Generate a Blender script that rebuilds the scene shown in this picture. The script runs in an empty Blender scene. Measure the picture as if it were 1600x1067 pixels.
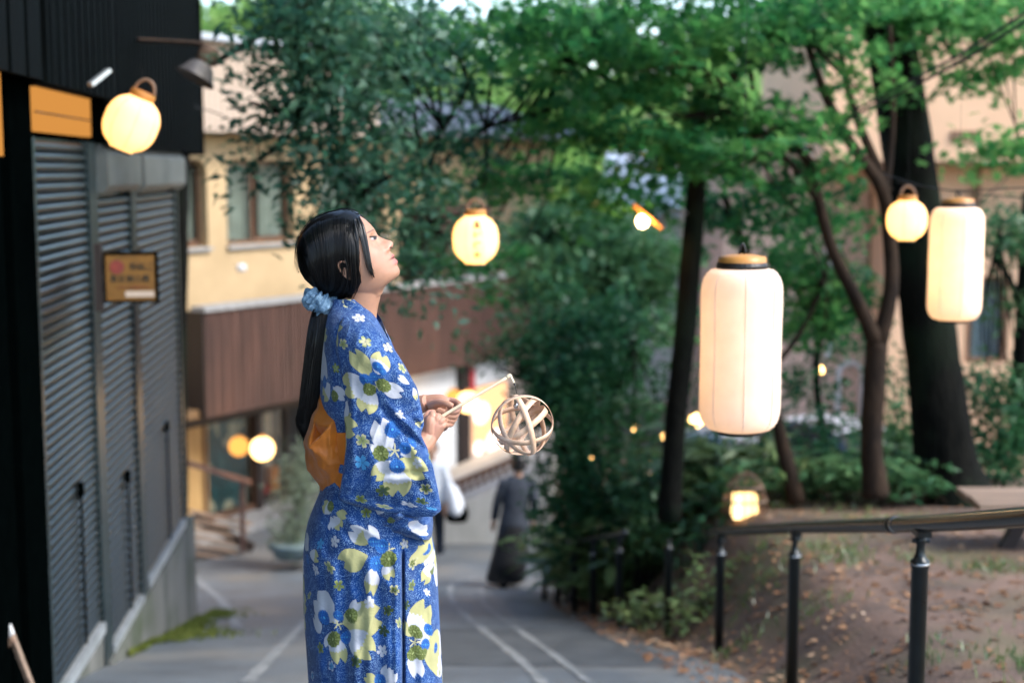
import bpy, math, random
import numpy as np
from mathutils import Vector, Matrix

random.seed(7)
RNG = np.random.default_rng(7)
R = math.radians
SC = bpy.context.scene
COL = SC.collection

# ------------------------------------------------------------------ camera
ZC = 5.2                      # camera height above the lower plaza
FPX = 1600 * 50 / 36          # focal length in photograph pixels
PITCH = math.atan(268 / FPX)
FOCUS = 3.36
cam_data = bpy.data.cameras.new('camera')
cam = bpy.data.objects.new('camera', cam_data)
COL.objects.link(cam)
cam.location = (0, 0, ZC)
cam.rotation_euler = (math.pi / 2 - PITCH, 0, 0)
cam_data.lens = 50
cam_data.sensor_width = 36
cam_data.clip_start = 0.05
cam_data.clip_end = 600
cam_data.dof.use_dof = True
cam_data.dof.focus_distance = FOCUS
cam_data.dof.aperture_fstop = 2.3
SC.camera = cam

# ------------------------------------------------------------------ sky and sun
SUN_EL, SUN_AZ = 44.0, 112.0        # azimuth measured clockwise from the view direction (+Y)
world = bpy.data.worlds.new('World')
SC.world = world
world.use_nodes = True
wn, wl = world.node_tree.nodes, world.node_tree.links
wn.clear()
w_out = wn.new('ShaderNodeOutputWorld')
w_bg = wn.new('ShaderNodeBackground')
w_sky = wn.new('ShaderNodeTexSky')
w_sky.sky_type = 'NISHITA'
w_sky.sun_disc = False
w_sky.sun_elevation = R(SUN_EL)
w_sky.sun_rotation = R(SUN_AZ)
w_sky.air_density = 1.0
w_sky.dust_density = 1.0
w_sky.ozone_density = 1.0
w_bg.inputs['Strength'].default_value = 0.135
wl.new(w_sky.outputs['Color'], w_bg.inputs['Color'])
wl.new(w_bg.outputs['Background'], w_out.inputs['Surface'])
sun_data = bpy.data.lights.new('sun', 'SUN')
sun_data.energy = 1.4
sun_data.angle = R(25)
sun_data.color = (1.0, 0.95, 0.88)
sun = bpy.data.objects.new('sun', sun_data)
COL.objects.link(sun)
az, el = R(SUN_AZ), R(SUN_EL)
sun_dir = Vector((math.sin(az) * math.cos(el), math.cos(az) * math.cos(el), math.sin(el)))
sun.rotation_euler = sun_dir.to_track_quat('Z', 'Y').to_euler()
sun.location = (6, -6, 14)

SC.view_settings.view_transform = 'Standard'
SC.view_settings.look = 'None'
SC.view_settings.gamma = 1.0
SC.view_settings.use_curve_mapping = False
SC.view_settings.exposure = 1.85
SC.render.engine = 'CYCLES'
cy = SC.cycles
cy.use_denoising = True
cy.use_adaptive_sampling = True
cy.adaptive_threshold = 0.02
cy.max_bounces = 7
cy.diffuse_bounces = 3
cy.glossy_bounces = 3
cy.transmission_bounces = 5
cy.transparent_max_bounces = 8
cy.caustics_reflective = False
cy.caustics_refractive = False
cy.sample_clamp_indirect = 5.0

# ------------------------------------------------------------------ geometry helpers
CP, SP = math.cos(PITCH), math.sin(PITCH)

def ray(px, py):
    a = (px - 800) / FPX
    b = (533.5 - py) / FPX
    return np.array([a, CP + b * SP, -SP + b * CP])

def P(px, py, Y):
    """point of the place seen at a photograph position, Y metres ahead"""
    d = ray(px, py)
    return np.array([0, 0, ZC]) + d * (Y / d[1])

def Parr(px, py, Y):
    px, py, Y = np.broadcast_arrays(np.asarray(px, float), np.asarray(py, float), np.asarray(Y, float))
    a = (px - 800) / FPX
    b = (533.5 - py) / FPX
    dy = CP + b * SP
    dz = -SP + b * CP
    k = Y / dy
    return np.stack([a * k, Y * np.ones_like(k), ZC + dz * k], -1)

def hit(px, py, p0, n):
    d = ray(px, py)
    o = np.array([0, 0, ZC])
    n = np.asarray(n, float)
    return o + d * (np.dot(np.asarray(p0, float) - o, n) / np.dot(d, n))

def project(V):
    V = np.asarray(V, float)
    x, y, z = V[..., 0], V[..., 1], V[..., 2] - ZC
    f = y * CP - z * SP
    u = y * SP + z * CP
    return 800 + FPX * x / f, 533.5 - FPX * u / f

def sstep(a, b, x):
    t = np.clip((np.asarray(x, float) - a) / (b - a), 0, 1)
    return t * t * (3 - 2 * t)

def cat(geos):
    V, F, n = [], [], 0
    if all(isinstance(f, np.ndarray) for _, f in geos):
        off = np.cumsum([0] + [len(v) for v, _ in geos])[:-1]
        return np.concatenate([np.asarray(v, float) for v, _ in geos]), np.concatenate([f + o for (_, f), o in zip(geos, off)])
    for v, f in geos:
        v = np.asarray(v, float).reshape(-1, 3)
        V.append(v)
        F.extend([tuple(int(i) + n for i in q) for q in f])
        n += len(v)
    return np.concatenate(V), F

BOXF = [(0, 3, 2, 1), (4, 5, 6, 7), (0, 1, 5, 4), (1, 2, 6, 5), (2, 3, 7, 6), (3, 0, 4, 7)]

def box(x0, x1, y0, y1, z0, z1):
    return np.array([(x0, y0, z0), (x1, y0, z0), (x1, y1, z0), (x0, y1, z0),
                     (x0, y0, z1), (x1, y0, z1), (x1, y1, z1), (x0, y1, z1)], float), list(BOXF)

class Frame:
    """a vertical-walled local frame: t along the wall, n out of it, z up"""
    def __init__(self, o, t):
        self.o = np.array([o[0], o[1], 0.0])
        t = np.array([t[0], t[1], 0.0]); self.t = t / np.linalg.norm(t)
        self.n = np.array([self.t[1], -self.t[0], 0.0])
    def __call__(self, t, n, z):
        return self.o + self.t * t + self.n * n + np.array([0, 0, z])
    def arr(self, a):
        a = np.asarray(a, float)
        return self.o + a[..., :1] * self.t + a[..., 1:2] * self.n + a[..., 2:3] * np.array([0, 0, 1.0])
    def box(self, t0, t1, n0, n1, z0, z1):
        v, f = box(t0, t1, n0, n1, z0, z1)
        return self.arr(v), [tuple(reversed(q)) for q in f]
    def hit(self, px, py, n=0.0):
        p = hit(px, py, self.o + self.n * n, self.n) - self.o
        return float(p @ self.t), float(p[2])

def beam(p0, p1, w, h=None, up=(0, 0, 1)):
    h = h or w
    p0, p1 = np.asarray(p0, float), np.asarray(p1, float)
    d = p1 - p0; d = d / np.linalg.norm(d)
    s = np.cross(d, np.asarray(up, float))
    if np.linalg.norm(s) < 1e-4: s = np.cross(d, (1, 0, 0))
    s /= np.linalg.norm(s); u = np.cross(s, d)
    v = []
    for p in (p0, p1):
        for a, b in ((-1, -1), (1, -1), (1, 1), (-1, 1)):
            v.append(p + s * a * w / 2 + u * b * h / 2)
    return np.array(v), [(0, 1, 2, 3), (7, 6, 5, 4), (0, 4, 5, 1), (1, 5, 6, 2), (2, 6, 7, 3), (3, 7, 4, 0)]

def resample(pts, n):
    """smooth Catmull-Rom through the points"""
    pts = np.asarray(pts, float)
    m = len(pts)
    ext = np.vstack([2 * pts[0] - pts[1], pts, 2 * pts[-1] - pts[-2]])
    t = np.linspace(0, m - 1 - 1e-9, n)
    i = t.astype(int); u = (t - i)[:, None]
    a, b, c, d = ext[i], ext[i + 1], ext[i + 2], ext[i + 3]
    return .5 * (2 * b + (c - a) * u + (2 * a - 5 * b + 4 * c - d) * u ** 2 + (3 * b - a - 3 * c + d) * u ** 3)

def tube(path, r, n=8, cap=True, flat=1.0, flatdir=None, wob=0.0):
    path = np.asarray(path, float)
    m = len(path)
    r = np.broadcast_to(np.asarray(r, float), (m,))
    tan = np.gradient(path, axis=0)
    tan /= np.linalg.norm(tan, axis=1)[:, None] + 1e-12
    if flatdir is not None:
        ref = np.asarray(flatdir, float)
    else:
        ref = np.array([0, 0, 1.0]) if abs(tan[0][2]) < .9 else np.array([1.0, 0, 0])
    V, F = [], []
    ang = np.linspace(0, 2 * math.pi, n, endpoint=False)
    s = None
    for i in range(m):
        if flatdir is None and s is not None:
            u = u - tan[i] * (u @ tan[i])
        else:
            u = ref - tan[i] * (ref @ tan[i])
        u = u / (np.linalg.norm(u) + 1e-12)
        s = np.cross(tan[i], u)
        rr = r[i] * (1 + wob * (np.sin(ang * 3 + i * .9) * .6 + np.sin(ang * 5 - i * 1.7) * .4))
        V.append(path[i] + np.cos(ang)[:, None] * s * rr[:, None] + np.sin(ang)[:, None] * u * (rr * flat)[:, None])
    V = np.concatenate(V)
    for i in range(m - 1):
        for k in range(n):
            F.append((i * n + k, i * n + (k + 1) % n, (i + 1) * n + (k + 1) % n, (i + 1) * n + k))
    if cap:
        F.append(tuple(reversed(range(n))))
        F.append(tuple((m - 1) * n + k for k in range(n)))
    return V, F

def strands(Pm, r, n=3):
    """many thin tubes at once: paths (count, steps, 3), radii broadcast to (count, steps)"""
    Pm = np.asarray(Pm, float); c, m = Pm.shape[:2]
    r = np.broadcast_to(np.asarray(r, float), (c, m))
    tan = np.gradient(Pm, axis=1); tan /= np.linalg.norm(tan, axis=2, keepdims=True) + 1e-12
    ref = np.where(np.abs(tan[:, :1, 1:2]) < .9, np.array([0, 1.0, 0]), np.array([1.0, 0, 0]))
    u = ref - tan * (ref * tan).sum(2, keepdims=True); u /= np.linalg.norm(u, axis=2, keepdims=True) + 1e-12
    s = np.cross(tan, u)
    a = np.arange(n) * 2 * math.pi / n
    V = Pm[:, :, None] + (np.cos(a)[:, None] * s[:, :, None] + np.sin(a)[:, None] * u[:, :, None]) * r[:, :, None, None]
    idx = np.arange(c * m * n).reshape(c, m, n); nx = np.roll(idx, -1, 2)
    F = np.stack([idx[:, :-1], nx[:, :-1], nx[:, 1:], idx[:, 1:]], -1).reshape(-1, 4)
    return V.reshape(-1, 3), F

def lathe(o, prof, n=24, M=None):
    """profile of (radius, height) turned about the vertical through o; M tilts it"""
    o = np.asarray(o, float)
    ang = np.linspace(0, 2 * math.pi, n, endpoint=False)
    V = np.array([[(r * math.cos(a), r * math.sin(a), z) for a in ang] for r, z in prof]).reshape(-1, 3)
    if M is not None: V = V @ np.asarray(M).T
    F = []
    for i in range(len(prof) - 1):
        for k in range(n):
            F.append((i * n + k, i * n + (k + 1) % n, (i + 1) * n + (k + 1) % n, (i + 1) * n + k))
    return V + o, F

def gridgeo(V):
    V = np.asarray(V, float)
    a, b = V.shape[:2]
    idx = np.arange(a * b).reshape(a, b)
    F = np.stack([idx[:-1, :-1], idx[:-1, 1:], idx[1:, 1:], idx[1:, :-1]], -1).reshape(-1, 4)
    return V.reshape(-1, 3), F

def ringgeo(V):
    """grid closed along its second axis"""
    V = np.asarray(V, float)
    a, b = V.shape[:2]
    idx = np.arange(a * b).reshape(a, b)
    nx = np.roll(idx, -1, axis=1)
    F = np.stack([idx[:-1], nx[:-1], nx[1:], idx[1:]], -1).reshape(-1, 4)
    return V.reshape(-1, 3), F

def prism(poly, p0, ax, ay, dep):
    """polygon (list of 2-D points along ax, ay) pushed along dep"""
    p0, ax, ay, dep = (np.asarray(q, float) for q in (p0, ax, ay, dep))
    n = len(poly)
    a = [p0 + ax * x + ay * y for x, y in poly]
    V = np.array(a + [q + dep for q in a])
    F = [tuple(range(n)), tuple(range(2 * n - 1, n - 1, -1))]
    F += [(k, n + k, n + (k + 1) % n, (k + 1) % n) for k in range(n)]
    return V, F

# ------------------------------------------------------------------ object helpers
WLOC = {}

def mk_mesh(name, geo, mat=None, smooth=False):
    V, F = geo
    me = bpy.data.meshes.new(name)
    V = np.asarray(V, np.float32)
    if isinstance(F, np.ndarray):
        k = F.shape[1]
        me.vertices.add(len(V)); me.vertices.foreach_set('co', V.ravel())
        me.loops.add(F.size); me.loops.foreach_set('vertex_index', F.astype(np.int32).ravel())
        me.polygons.add(len(F))
        me.polygons.foreach_set('loop_start', np.arange(0, F.size, k, dtype=np.int32))
        me.update(calc_edges=True)
    else:
        me.from_pydata([tuple(map(float, v)) for v in V], [], F)
    if smooth:
        me.polygons.foreach_set('use_smooth', np.ones(len(me.polygons), bool))
    if mat: me.materials.append(mat)
    me.update()
    return me

def tag(o, label=None, cat_=None, group=None, kind=None):
    if label: o['label'] = label
    if cat_: o['category'] = cat_
    if group: o['group'] = group
    if kind: o['kind'] = kind
    return o

def thing(name, label, cat_, loc, group=None):
    o = bpy.data.objects.new(name, None)
    o.empty_display_size = .1
    COL.objects.link(o)
    o.location = tuple(map(float, loc))
    WLOC[o.name] = np.asarray(loc, float)
    return tag(o, label, cat_, group)

def part(name, geo, mat, parent, smooth=False, label=None, kind=None):
    base = WLOC[parent.name]
    me = mk_mesh(name, (np.asarray(geo[0], float) - base, geo[1]), mat, smooth)
    o = bpy.data.objects.new(name, me)
    COL.objects.link(o)
    o.parent = parent
    WLOC[o.name] = base
    if label: o['label'] = label
    if kind: o['kind'] = kind
    return o

def piece(name, me, parent, loc, rot=None):
    """a child that shares mesh data; loc in world axes"""
    o = bpy.data.objects.new(name, me)
    COL.objects.link(o)
    o.parent = parent
    o.location = tuple(np.asarray(loc, float) - WLOC[parent.name])
    if rot is not None: o.rotation_euler = rot
    return o

def solo(name, geo, mat, label=None, cat_=None, group=None, kind=None, smooth=False):
    V = np.asarray(geo[0], float)
    base = np.array([(V[:, 0].min() + V[:, 0].max()) / 2, (V[:, 1].min() + V[:, 1].max()) / 2, V[:, 2].min()])
    me = mk_mesh(name, (V - base, geo[1]), mat, smooth)
    o = bpy.data.objects.new(name, me)
    COL.objects.link(o)
    o.location = tuple(base)
    WLOC[o.name] = base
    return tag(o, label, cat_, group, kind)

def lamp(parent, loc, watts, color, size=.03):
    l = bpy.data.lights.new('bulb', 'POINT')
    l.energy = watts; l.color = color; l.shadow_soft_size = size
    o = bpy.data.objects.new('bulb', l)
    COL.objects.link(o)
    o.parent = parent
    o.location = tuple(np.asarray(loc, float) - WLOC[parent.name])
    return o

def text_geo(body, size, extrude=.0015, bold=0.0):
    """flat lettering as a mesh in its own XY plane, centred"""
    cu = bpy.data.curves.new('lettering', 'FONT')
    cu.body = body; cu.size = size; cu.extrude = extrude
    cu.align_x = 'CENTER'; cu.align_y = 'CENTER'
    cu.resolution_u = 2; cu.offset = size * bold
    o = bpy.data.objects.new('lettering', cu)
    COL.objects.link(o)
    dg = bpy.context.evaluated_depsgraph_get()
    me = bpy.data.meshes.new_from_object(o.evaluated_get(dg))
    V = np.array([v.co[:] for v in me.vertices]).reshape(-1, 3)
    F = [tuple(p.vertices) for p in me.polygons]
    bpy.data.objects.remove(o); bpy.data.curves.remove(cu); bpy.data.meshes.remove(me)
    return V, F

def fuse(geos, voxel, smooth_it=4, name='fused'):
    """one continuous skin over overlapping shapes"""
    V, F = cat(geos)
    me = mk_mesh(name, (V, F))
    o = bpy.data.objects.new(name, me)
    COL.objects.link(o)
    m = o.modifiers.new('r', 'REMESH'); m.mode = 'VOXEL'; m.voxel_size = voxel
    s = o.modifiers.new('s', 'SMOOTH'); s.iterations = smooth_it; s.factor = .5
    dg = bpy.context.evaluated_depsgraph_get()
    ev = bpy.data.meshes.new_from_object(o.evaluated_get(dg))
    n = len(ev.vertices)
    VV = np.empty(n * 3, np.float32); ev.vertices.foreach_get('co', VV)
    FF = np.empty(len(ev.loops), np.int32); ev.loops.foreach_get('vertex_index', FF)
    bpy.data.objects.remove(o); bpy.data.meshes.remove(me)
    out = VV.reshape(-1, 3).astype(float), FF.reshape(-1, 4)
    bpy.data.meshes.remove(ev)
    return out

# ------------------------------------------------------------------ smooth value noise for shaping
_LAT = RNG.random((64, 64, 64)) * 2 - 1

def vnoise(x, y, z=0.0):
    x, y, z = np.broadcast_arrays(np.asarray(x, float), np.asarray(y, float), np.asarray(z, float))
    xi, yi, zi = np.floor(x).astype(int), np.floor(y).astype(int), np.floor(z).astype(int)
    fx, fy, fz = x - xi, y - yi, z - zi
    fx, fy, fz = (q * q * (3 - 2 * q) for q in (fx, fy, fz))
    out = 0
    for a in (0, 1):
        for b in (0, 1):
            for c in (0, 1):
                w = (fx if a else 1 - fx) * (fy if b else 1 - fy) * (fz if c else 1 - fz)
                out = out + w * _LAT[(xi + a) % 64, (yi + b) % 64, (zi + c) % 64]
    return out

# ------------------------------------------------------------------ materials
def srgb(r, g, b):
    f = lambda c: c / 12.92 if c <= .04045 else ((c + .055) / 1.055) ** 2.4
    return (f(r / 255), f(g / 255), f(b / 255), 1)

def nd(nt, kind, **kw):
    n = nt.nodes.new(kind)
    for k, v in kw.items(): setattr(n, k, v)
    return n

def surf(name, c1, c2=None, rough=.6, scale=8.0, detail=4.0, bump=.15, bscale=None, metal=0.0, spec=.5,
         stretch=(1, 1, 1), lo=.35, hi=.65, dirt=None, rvar=.1):
    """principled surface with noise-broken colour, roughness and fine relief"""
    m = bpy.data.materials.new(name); m.use_nodes = True
    nt = m.node_tree; bs = nt.nodes['Principled BSDF']
    bs.inputs['Roughness'].default_value = rough
    bs.inputs['Metallic'].default_value = metal
    bs.inputs['Specular IOR Level'].default_value = spec
    c1 = tuple(c1[:3]) + (1,); c2 = tuple((c2 or tuple(c * .7 for c in c1[:3]))[:3]) + (1,)
    tc = nd(nt, 'ShaderNodeTexCoord'); mp = nd(nt, 'ShaderNodeMapping')
    mp.inputs['Scale'].default_value = stretch
    nt.links.new(tc.outputs['Object'], mp.inputs['Vector'])
    nz = nd(nt, 'ShaderNodeTexNoise'); nz.inputs['Scale'].default_value = scale; nz.inputs['Detail'].default_value = detail
    nz.inputs['Roughness'].default_value = .65
    nt.links.new(mp.outputs['Vector'], nz.inputs['Vector'])
    rp = nd(nt, 'ShaderNodeValToRGB')
    rp.color_ramp.elements[0].position = lo; rp.color_ramp.elements[0].color = c2
    rp.color_ramp.elements[1].position = hi; rp.color_ramp.elements[1].color = c1
    nt.links.new(nz.outputs['Fac'], rp.inputs['Fac'])
    col = rp.outputs['Color']
    if dirt:
        n2 = nd(nt, 'ShaderNodeTexNoise'); n2.inputs['Scale'].default_value = dirt[1]; n2.inputs['Detail'].default_value = 6
        nt.links.new(tc.outputs['Object'], n2.inputs['Vector'])
        r2 = nd(nt, 'ShaderNodeValToRGB')
        r2.color_ramp.elements[0].position = .48; r2.color_ramp.elements[1].position = .7
        nt.links.new(n2.outputs['Fac'], r2.inputs['Fac'])
        mx = nd(nt, 'ShaderNodeMixRGB'); mx.inputs['Color2'].default_value = tuple(dirt[0][:3]) + (1,)
        nt.links.new(r2.outputs['Color'], mx.inputs['Fac']); nt.links.new(col, mx.inputs['Color1'])
        col = mx.outputs['Color']
    nt.links.new(col, bs.inputs['Base Color'])
    if rvar:
        mr = nd(nt, 'ShaderNodeMapRange')
        mr.inputs['To Min'].default_value = max(.02, rough - rvar); mr.inputs['To Max'].default_value = min(1, rough + rvar)
        nt.links.new(nz.outputs['Fac'], mr.inputs['Value']); nt.links.new(mr.outputs['Result'], bs.inputs['Roughness'])
    if bump:
        nb = nd(nt, 'ShaderNodeTexNoise'); nb.inputs['Scale'].default_value = bscale or scale * 6; nb.inputs['Detail'].default_value = 5
        nt.links.new(mp.outputs['Vector'], nb.inputs['Vector'])
        bp = nd(nt, 'ShaderNodeBump'); bp.inputs['Strength'].default_value = bump; bp.inputs['Distance'].default_value = .02
        nt.links.new(nb.outputs['Fac'], bp.inputs['Height']); nt.links.new(bp.outputs['Normal'], bs.inputs['Normal'])
    return m

def glow(name, color, strength):
    m = bpy.data.materials.new(name); m.use_nodes = True
    nt = m.node_tree; nt.nodes.clear()
    o = nd(nt, 'ShaderNodeOutputMaterial'); e = nd(nt, 'ShaderNodeEmission')
    e.inputs['Color'].default_value = tuple(color[:3]) + (1,); e.inputs['Strength'].default_value = strength
    nt.links.new(e.outputs[0], o.inputs['Surface'])
    return m

def leafmat(name, cols, trans=.4, gloss=.05, rough=.35):
    """leaf tissue: each leaf its own shade, light passing through"""
    m = bpy.data.materials.new(name); m.use_nodes = True
    nt = m.node_tree; nt.nodes.clear()
    o = nd(nt, 'ShaderNodeOutputMaterial')
    g = nd(nt, 'ShaderNodeNewGeometry')
    rp = nd(nt, 'ShaderNodeValToRGB')
    el_ = rp.color_ramp.elements
    el_[0].position = 0; el_[0].color = tuple(cols[0][:3]) + (1,)
    el_[1].position = 1; el_[1].color = tuple(cols[-1][:3]) + (1,)
    for i, c in enumerate(cols[1:-1]):
        e = el_.new((i + 1) / (len(cols) - 1)); e.color = tuple(c[:3]) + (1,)
    ln = nd(nt, 'ShaderNodeTexNoise'); ln.inputs['Scale'].default_value = .9; ln.inputs['Detail'].default_value = 2
    nt.links.new(g.outputs['Position'], ln.inputs['Vector'])
    mr = nd(nt, 'ShaderNodeMapRange'); mr.inputs['From Min'].default_value = .32; mr.inputs['From Max'].default_value = .68
    nt.links.new(ln.outputs['Fac'], mr.inputs['Value'])
    av = nd(nt, 'ShaderNodeMix'); av.inputs[0].default_value = .5
    nt.links.new(g.outputs['Random Per Island'], av.inputs[2]); nt.links.new(mr.outputs['Result'], av.inputs[3])
    nt.links.new(av.outputs[0], rp.inputs['Fac'])
    d = nd(nt, 'ShaderNodeBsdfDiffuse'); t = nd(nt, 'ShaderNodeBsdfTranslucent'); s = nd(nt, 'ShaderNodeBsdfGlossy')
    s.inputs['Roughness'].default_value = rough
    hs = nd(nt, 'ShaderNodeHueSaturation'); hs.inputs['Hue'].default_value = .48; hs.inputs['Value'].default_value = 1.5
    nt.links.new(rp.outputs['Color'], d.inputs['Color']); nt.links.new(rp.outputs['Color'], hs.inputs['Color'])
    nt.links.new(hs.outputs['Color'], t.inputs['Color'])
    m1 = nd(nt, 'ShaderNodeMixShader'); m1.inputs[0].default_value = trans
    m2 = nd(nt, 'ShaderNodeMixShader'); m2.inputs[0].default_value = gloss
    nt.links.new(d.outputs[0], m1.inputs[1]); nt.links.new(t.outputs[0], m1.inputs[2])
    nt.links.new(m1.outputs[0], m2.inputs[1]); nt.links.new(s.outputs[0], m2.inputs[2])
    nt.links.new(m2.outputs[0], o.inputs['Surface'])
    return m

def paper(name, color, trans=.5, emit=0.0):
    m = bpy.data.materials.new(name); m.use_nodes = True
    nt = m.node_tree; nt.nodes.clear()
    o = nd(nt, 'ShaderNodeOutputMaterial')
    tc = nd(nt, 'ShaderNodeTexCoord')
    nz = nd(nt, 'ShaderNodeTexNoise'); nz.inputs['Scale'].default_value = 14; nz.inputs['Detail'].default_value = 5
    nt.links.new(tc.outputs['Object'], nz.inputs['Vector'])
    rp = nd(nt, 'ShaderNodeValToRGB')
    rp.color_ramp.elements[0].position = .3; rp.color_ramp.elements[0].color = tuple(c * .9 for c in color[:3]) + (1,)
    rp.color_ramp.elements[1].position = .7; rp.color_ramp.elements[1].color = tuple(color[:3]) + (1,)
    nt.links.new(nz.outputs['Fac'], rp.inputs['Fac'])
    d = nd(nt, 'ShaderNodeBsdfDiffuse'); t = nd(nt, 'ShaderNodeBsdfTranslucent')
    mx = nd(nt, 'ShaderNodeMixShader'); mx.inputs[0].default_value = trans
    nt.links.new(rp.outputs['Color'], d.inputs['Color']); nt.links.new(rp.outputs['Color'], t.inputs['Color'])
    nt.links.new(d.outputs[0], mx.inputs[1]); nt.links.new(t.outputs[0], mx.inputs[2])
    e = nd(nt, 'ShaderNodeEmission'); e.inputs['Color'].default_value = (1, .50, .16, 1); e.inputs['Strength'].default_value = emit
    ad = nd(nt, 'ShaderNodeAddShader')
    nt.links.new(mx.outputs[0], ad.inputs[0]); nt.links.new(e.outputs[0], ad.inputs[1])
    nt.links.new(ad.outputs[0], o.inputs['Surface'])
    return m

def glassmat(name, color, rough=.03):
    m = bpy.data.materials.new(name); m.use_nodes = True
    nt = m.node_tree; nt.nodes.clear()
    o = nd(nt, 'ShaderNodeOutputMaterial')
    tr = nd(nt, 'ShaderNodeBsdfTransparent'); gl = nd(nt, 'ShaderNodeBsdfGlossy')
    tr.inputs['Color'].default_value = tuple(color[:3]) + (1,)
    gl.inputs['Roughness'].default_value = rough
    mx = nd(nt, 'ShaderNodeMixShader'); mx.inputs[0].default_value = .07
    nt.links.new(tr.outputs[0], mx.inputs[1]); nt.links.new(gl.outputs[0], mx.inputs[2])
    nt.links.new(mx.outputs[0], o.inputs['Surface'])
    return m

M = {}
M['asphalt'] = surf('asphalt', (.14, .16, .175), (.08, .092, .102), rough=.58, scale=1.3, bump=.35, bscale=160, dirt=((.17, .165, .15), .9))
M['paint'] = surf('worn_paint', (.30, .31, .31), (.135, .15, .158), rough=.7, scale=9, bump=.25, bscale=120, lo=.38, hi=.66)
M['dirt'] = surf('dirt', (.20, .125, .092), (.09, .062, .048), rough=.95, scale=1.6, bump=.6, bscale=45, dirt=((.10, .095, .045), 1.1))
M['concrete'] = surf('concrete', (.17, .17, .155), (.08, .085, .075), rough=.9, scale=2.5, bump=.3, stretch=(1, 1, .25), dirt=((.05, .065, .035), 2.0))
M['pale_concrete'] = surf('pale_concrete', (.55, .54, .5), (.36, .36, .33), rough=.9, scale=1.6, bump=.2, stretch=(1, 1, .4))
M['black_wood'] = surf('charred_wood', (.0026, .0048, .0050), (.0006, .0013, .0014), spec=.05, rough=.8, scale=6, bump=.35, stretch=(4, 4, .4), rvar=.15)
M['black_trim'] = surf('black_trim', (.0007, .0014, .0014), spec=.0, rough=.8, scale=10, bump=.1)
M['shutter'] = surf('shutter_steel', (.046, .061, .063), (.024, .033, .035), rough=.30, scale=1.8, bump=.05, metal=.8, stretch=(1, 1, .25), dirt=((.09, .09, .08), 2.2), rvar=.08)
M['shutter_post'] = surf('shutter_guide', (.03, .05, .055), (.018, .03, .033), rough=.35, scale=5, bump=.05, metal=.4)
M['aluminium'] = surf('brushed_aluminium', (.62, .66, .68), (.45, .49, .5), rough=.35, scale=6, bump=.05, metal=.6)
M['hood'] = surf('shutter_hood', (.15, .165, .16), (.10, .115, .11), rough=.5, scale=3, bump=.08, metal=.2)
M['stucco'] = surf('ochre_stucco', (.52, .375, .21), (.44, .315, .17), rough=.9, scale=1.2, bump=.3, bscale=60)
M['brown_slat'] = surf('brown_slat', (.115, .058, .043), (.062, .034, .027), rough=.6, scale=3, bump=.1, stretch=(3, 3, .3))
M['brown_dark'] = surf('brown_dark', (.028, .017, .014), (.016, .010, .008), rough=.6, scale=3, bump=.1, stretch=(3, 3, .3))
M['fascia'] = surf('ochre_fascia', (.17, .10, .042), (.12, .07, .03), rough=.8, scale=2, bump=.15)
M['ribbed_beige'] = surf('ribbed_beige', (.62, .50, .40), (.50, .40, .31), rough=.6, scale=2, bump=.05)
M['window_wood'] = surf('window_wood', (.13, .065, .035), (.08, .042, .024), rough=.55, scale=6, bump=.1)
M['curtain'] = surf('curtain', (.52, .53, .48), (.40, .41, .37), rough=.95, scale=4, bump=.1)
M['glass'] = glassmat('window_glass', (.80, .84, .82))
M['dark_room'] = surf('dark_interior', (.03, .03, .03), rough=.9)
M['sill'] = surf('grey_sill', (.36, .36, .35), rough=.6)
M['peach'] = surf('peach_stucco', (.78, .50, .31), (.70, .44, .27), rough=.9, scale=.9, bump=.25, bscale=50)
M['pink'] = surf('pink_stucco', (.70, .48, .37), (.62, .42, .32), rough=.9, scale=.9, bump=.25, bscale=50)
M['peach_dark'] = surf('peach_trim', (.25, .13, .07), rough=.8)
M['white'] = surf('white_paint', (.75, .76, .76), (.62, .63, .63), rough=.5, bump=.05)
M['metal_roof'] = surf('metal_roof', (.52, .58, .64), (.42, .48, .54), rough=.35, scale=2, bump=.05, metal=.2)
M['rail_metal'] = surf('rail_metal', (.008, .013, .015), (.005, .008, .009), rough=.3, scale=8, bump=.0, metal=.2, rvar=.08)
M['rail_top'] = surf('rail_handgrip', (.008, .010, .011), (.005, .006, .007), rough=.24, scale=6, bump=.0, rvar=.05)
M['chrome'] = surf('bare_steel', (.55, .56, .57), rough=.25, metal=.9, bump=.02)
M['wood'] = surf('weathered_wood', (.30, .21, .15), (.18, .125, .09), rough=.75, scale=5, bump=.3, stretch=(.5, 6, 6))
M['fence_wood'] = surf('fence_wood', (.16, .085, .055), (.09, .05, .035), rough=.7, scale=5, bump=.2)
M['yellow_wood'] = surf('yellow_boards', (.52, .33, .13), (.40, .24, .09), rough=.6, scale=4, bump=.15, stretch=(4, 4, .4))
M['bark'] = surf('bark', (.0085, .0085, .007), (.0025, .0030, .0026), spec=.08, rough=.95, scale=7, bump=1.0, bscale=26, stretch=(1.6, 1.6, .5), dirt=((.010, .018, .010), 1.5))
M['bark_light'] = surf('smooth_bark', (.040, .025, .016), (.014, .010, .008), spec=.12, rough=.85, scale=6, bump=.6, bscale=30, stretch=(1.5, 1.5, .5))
M['ring_orange'] = surf('lacquer_ring', (.55, .25, .06), (.45, .19, .04), rough=.4, bump=.03)
M['ring_black'] = surf('black_ring', (.012, .011, .010), rough=.4, bump=.03)
M['cord'] = surf('dark_cord', (.02, .02, .02), rough=.7)
M['grey_pipe'] = surf('grey_pipe', (.22, .20, .18), (.14, .12, .11), rough=.5, metal=.4)
M['rust'] = surf('rusty_pipe', (.23, .14, .09), (.12, .075, .05), rough=.75, scale=12, bump=.2)
M['lampshade'] = surf('enamel_shade', (.06, .06, .06), (.035, .035, .035), rough=.35, bump=.03)
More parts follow.
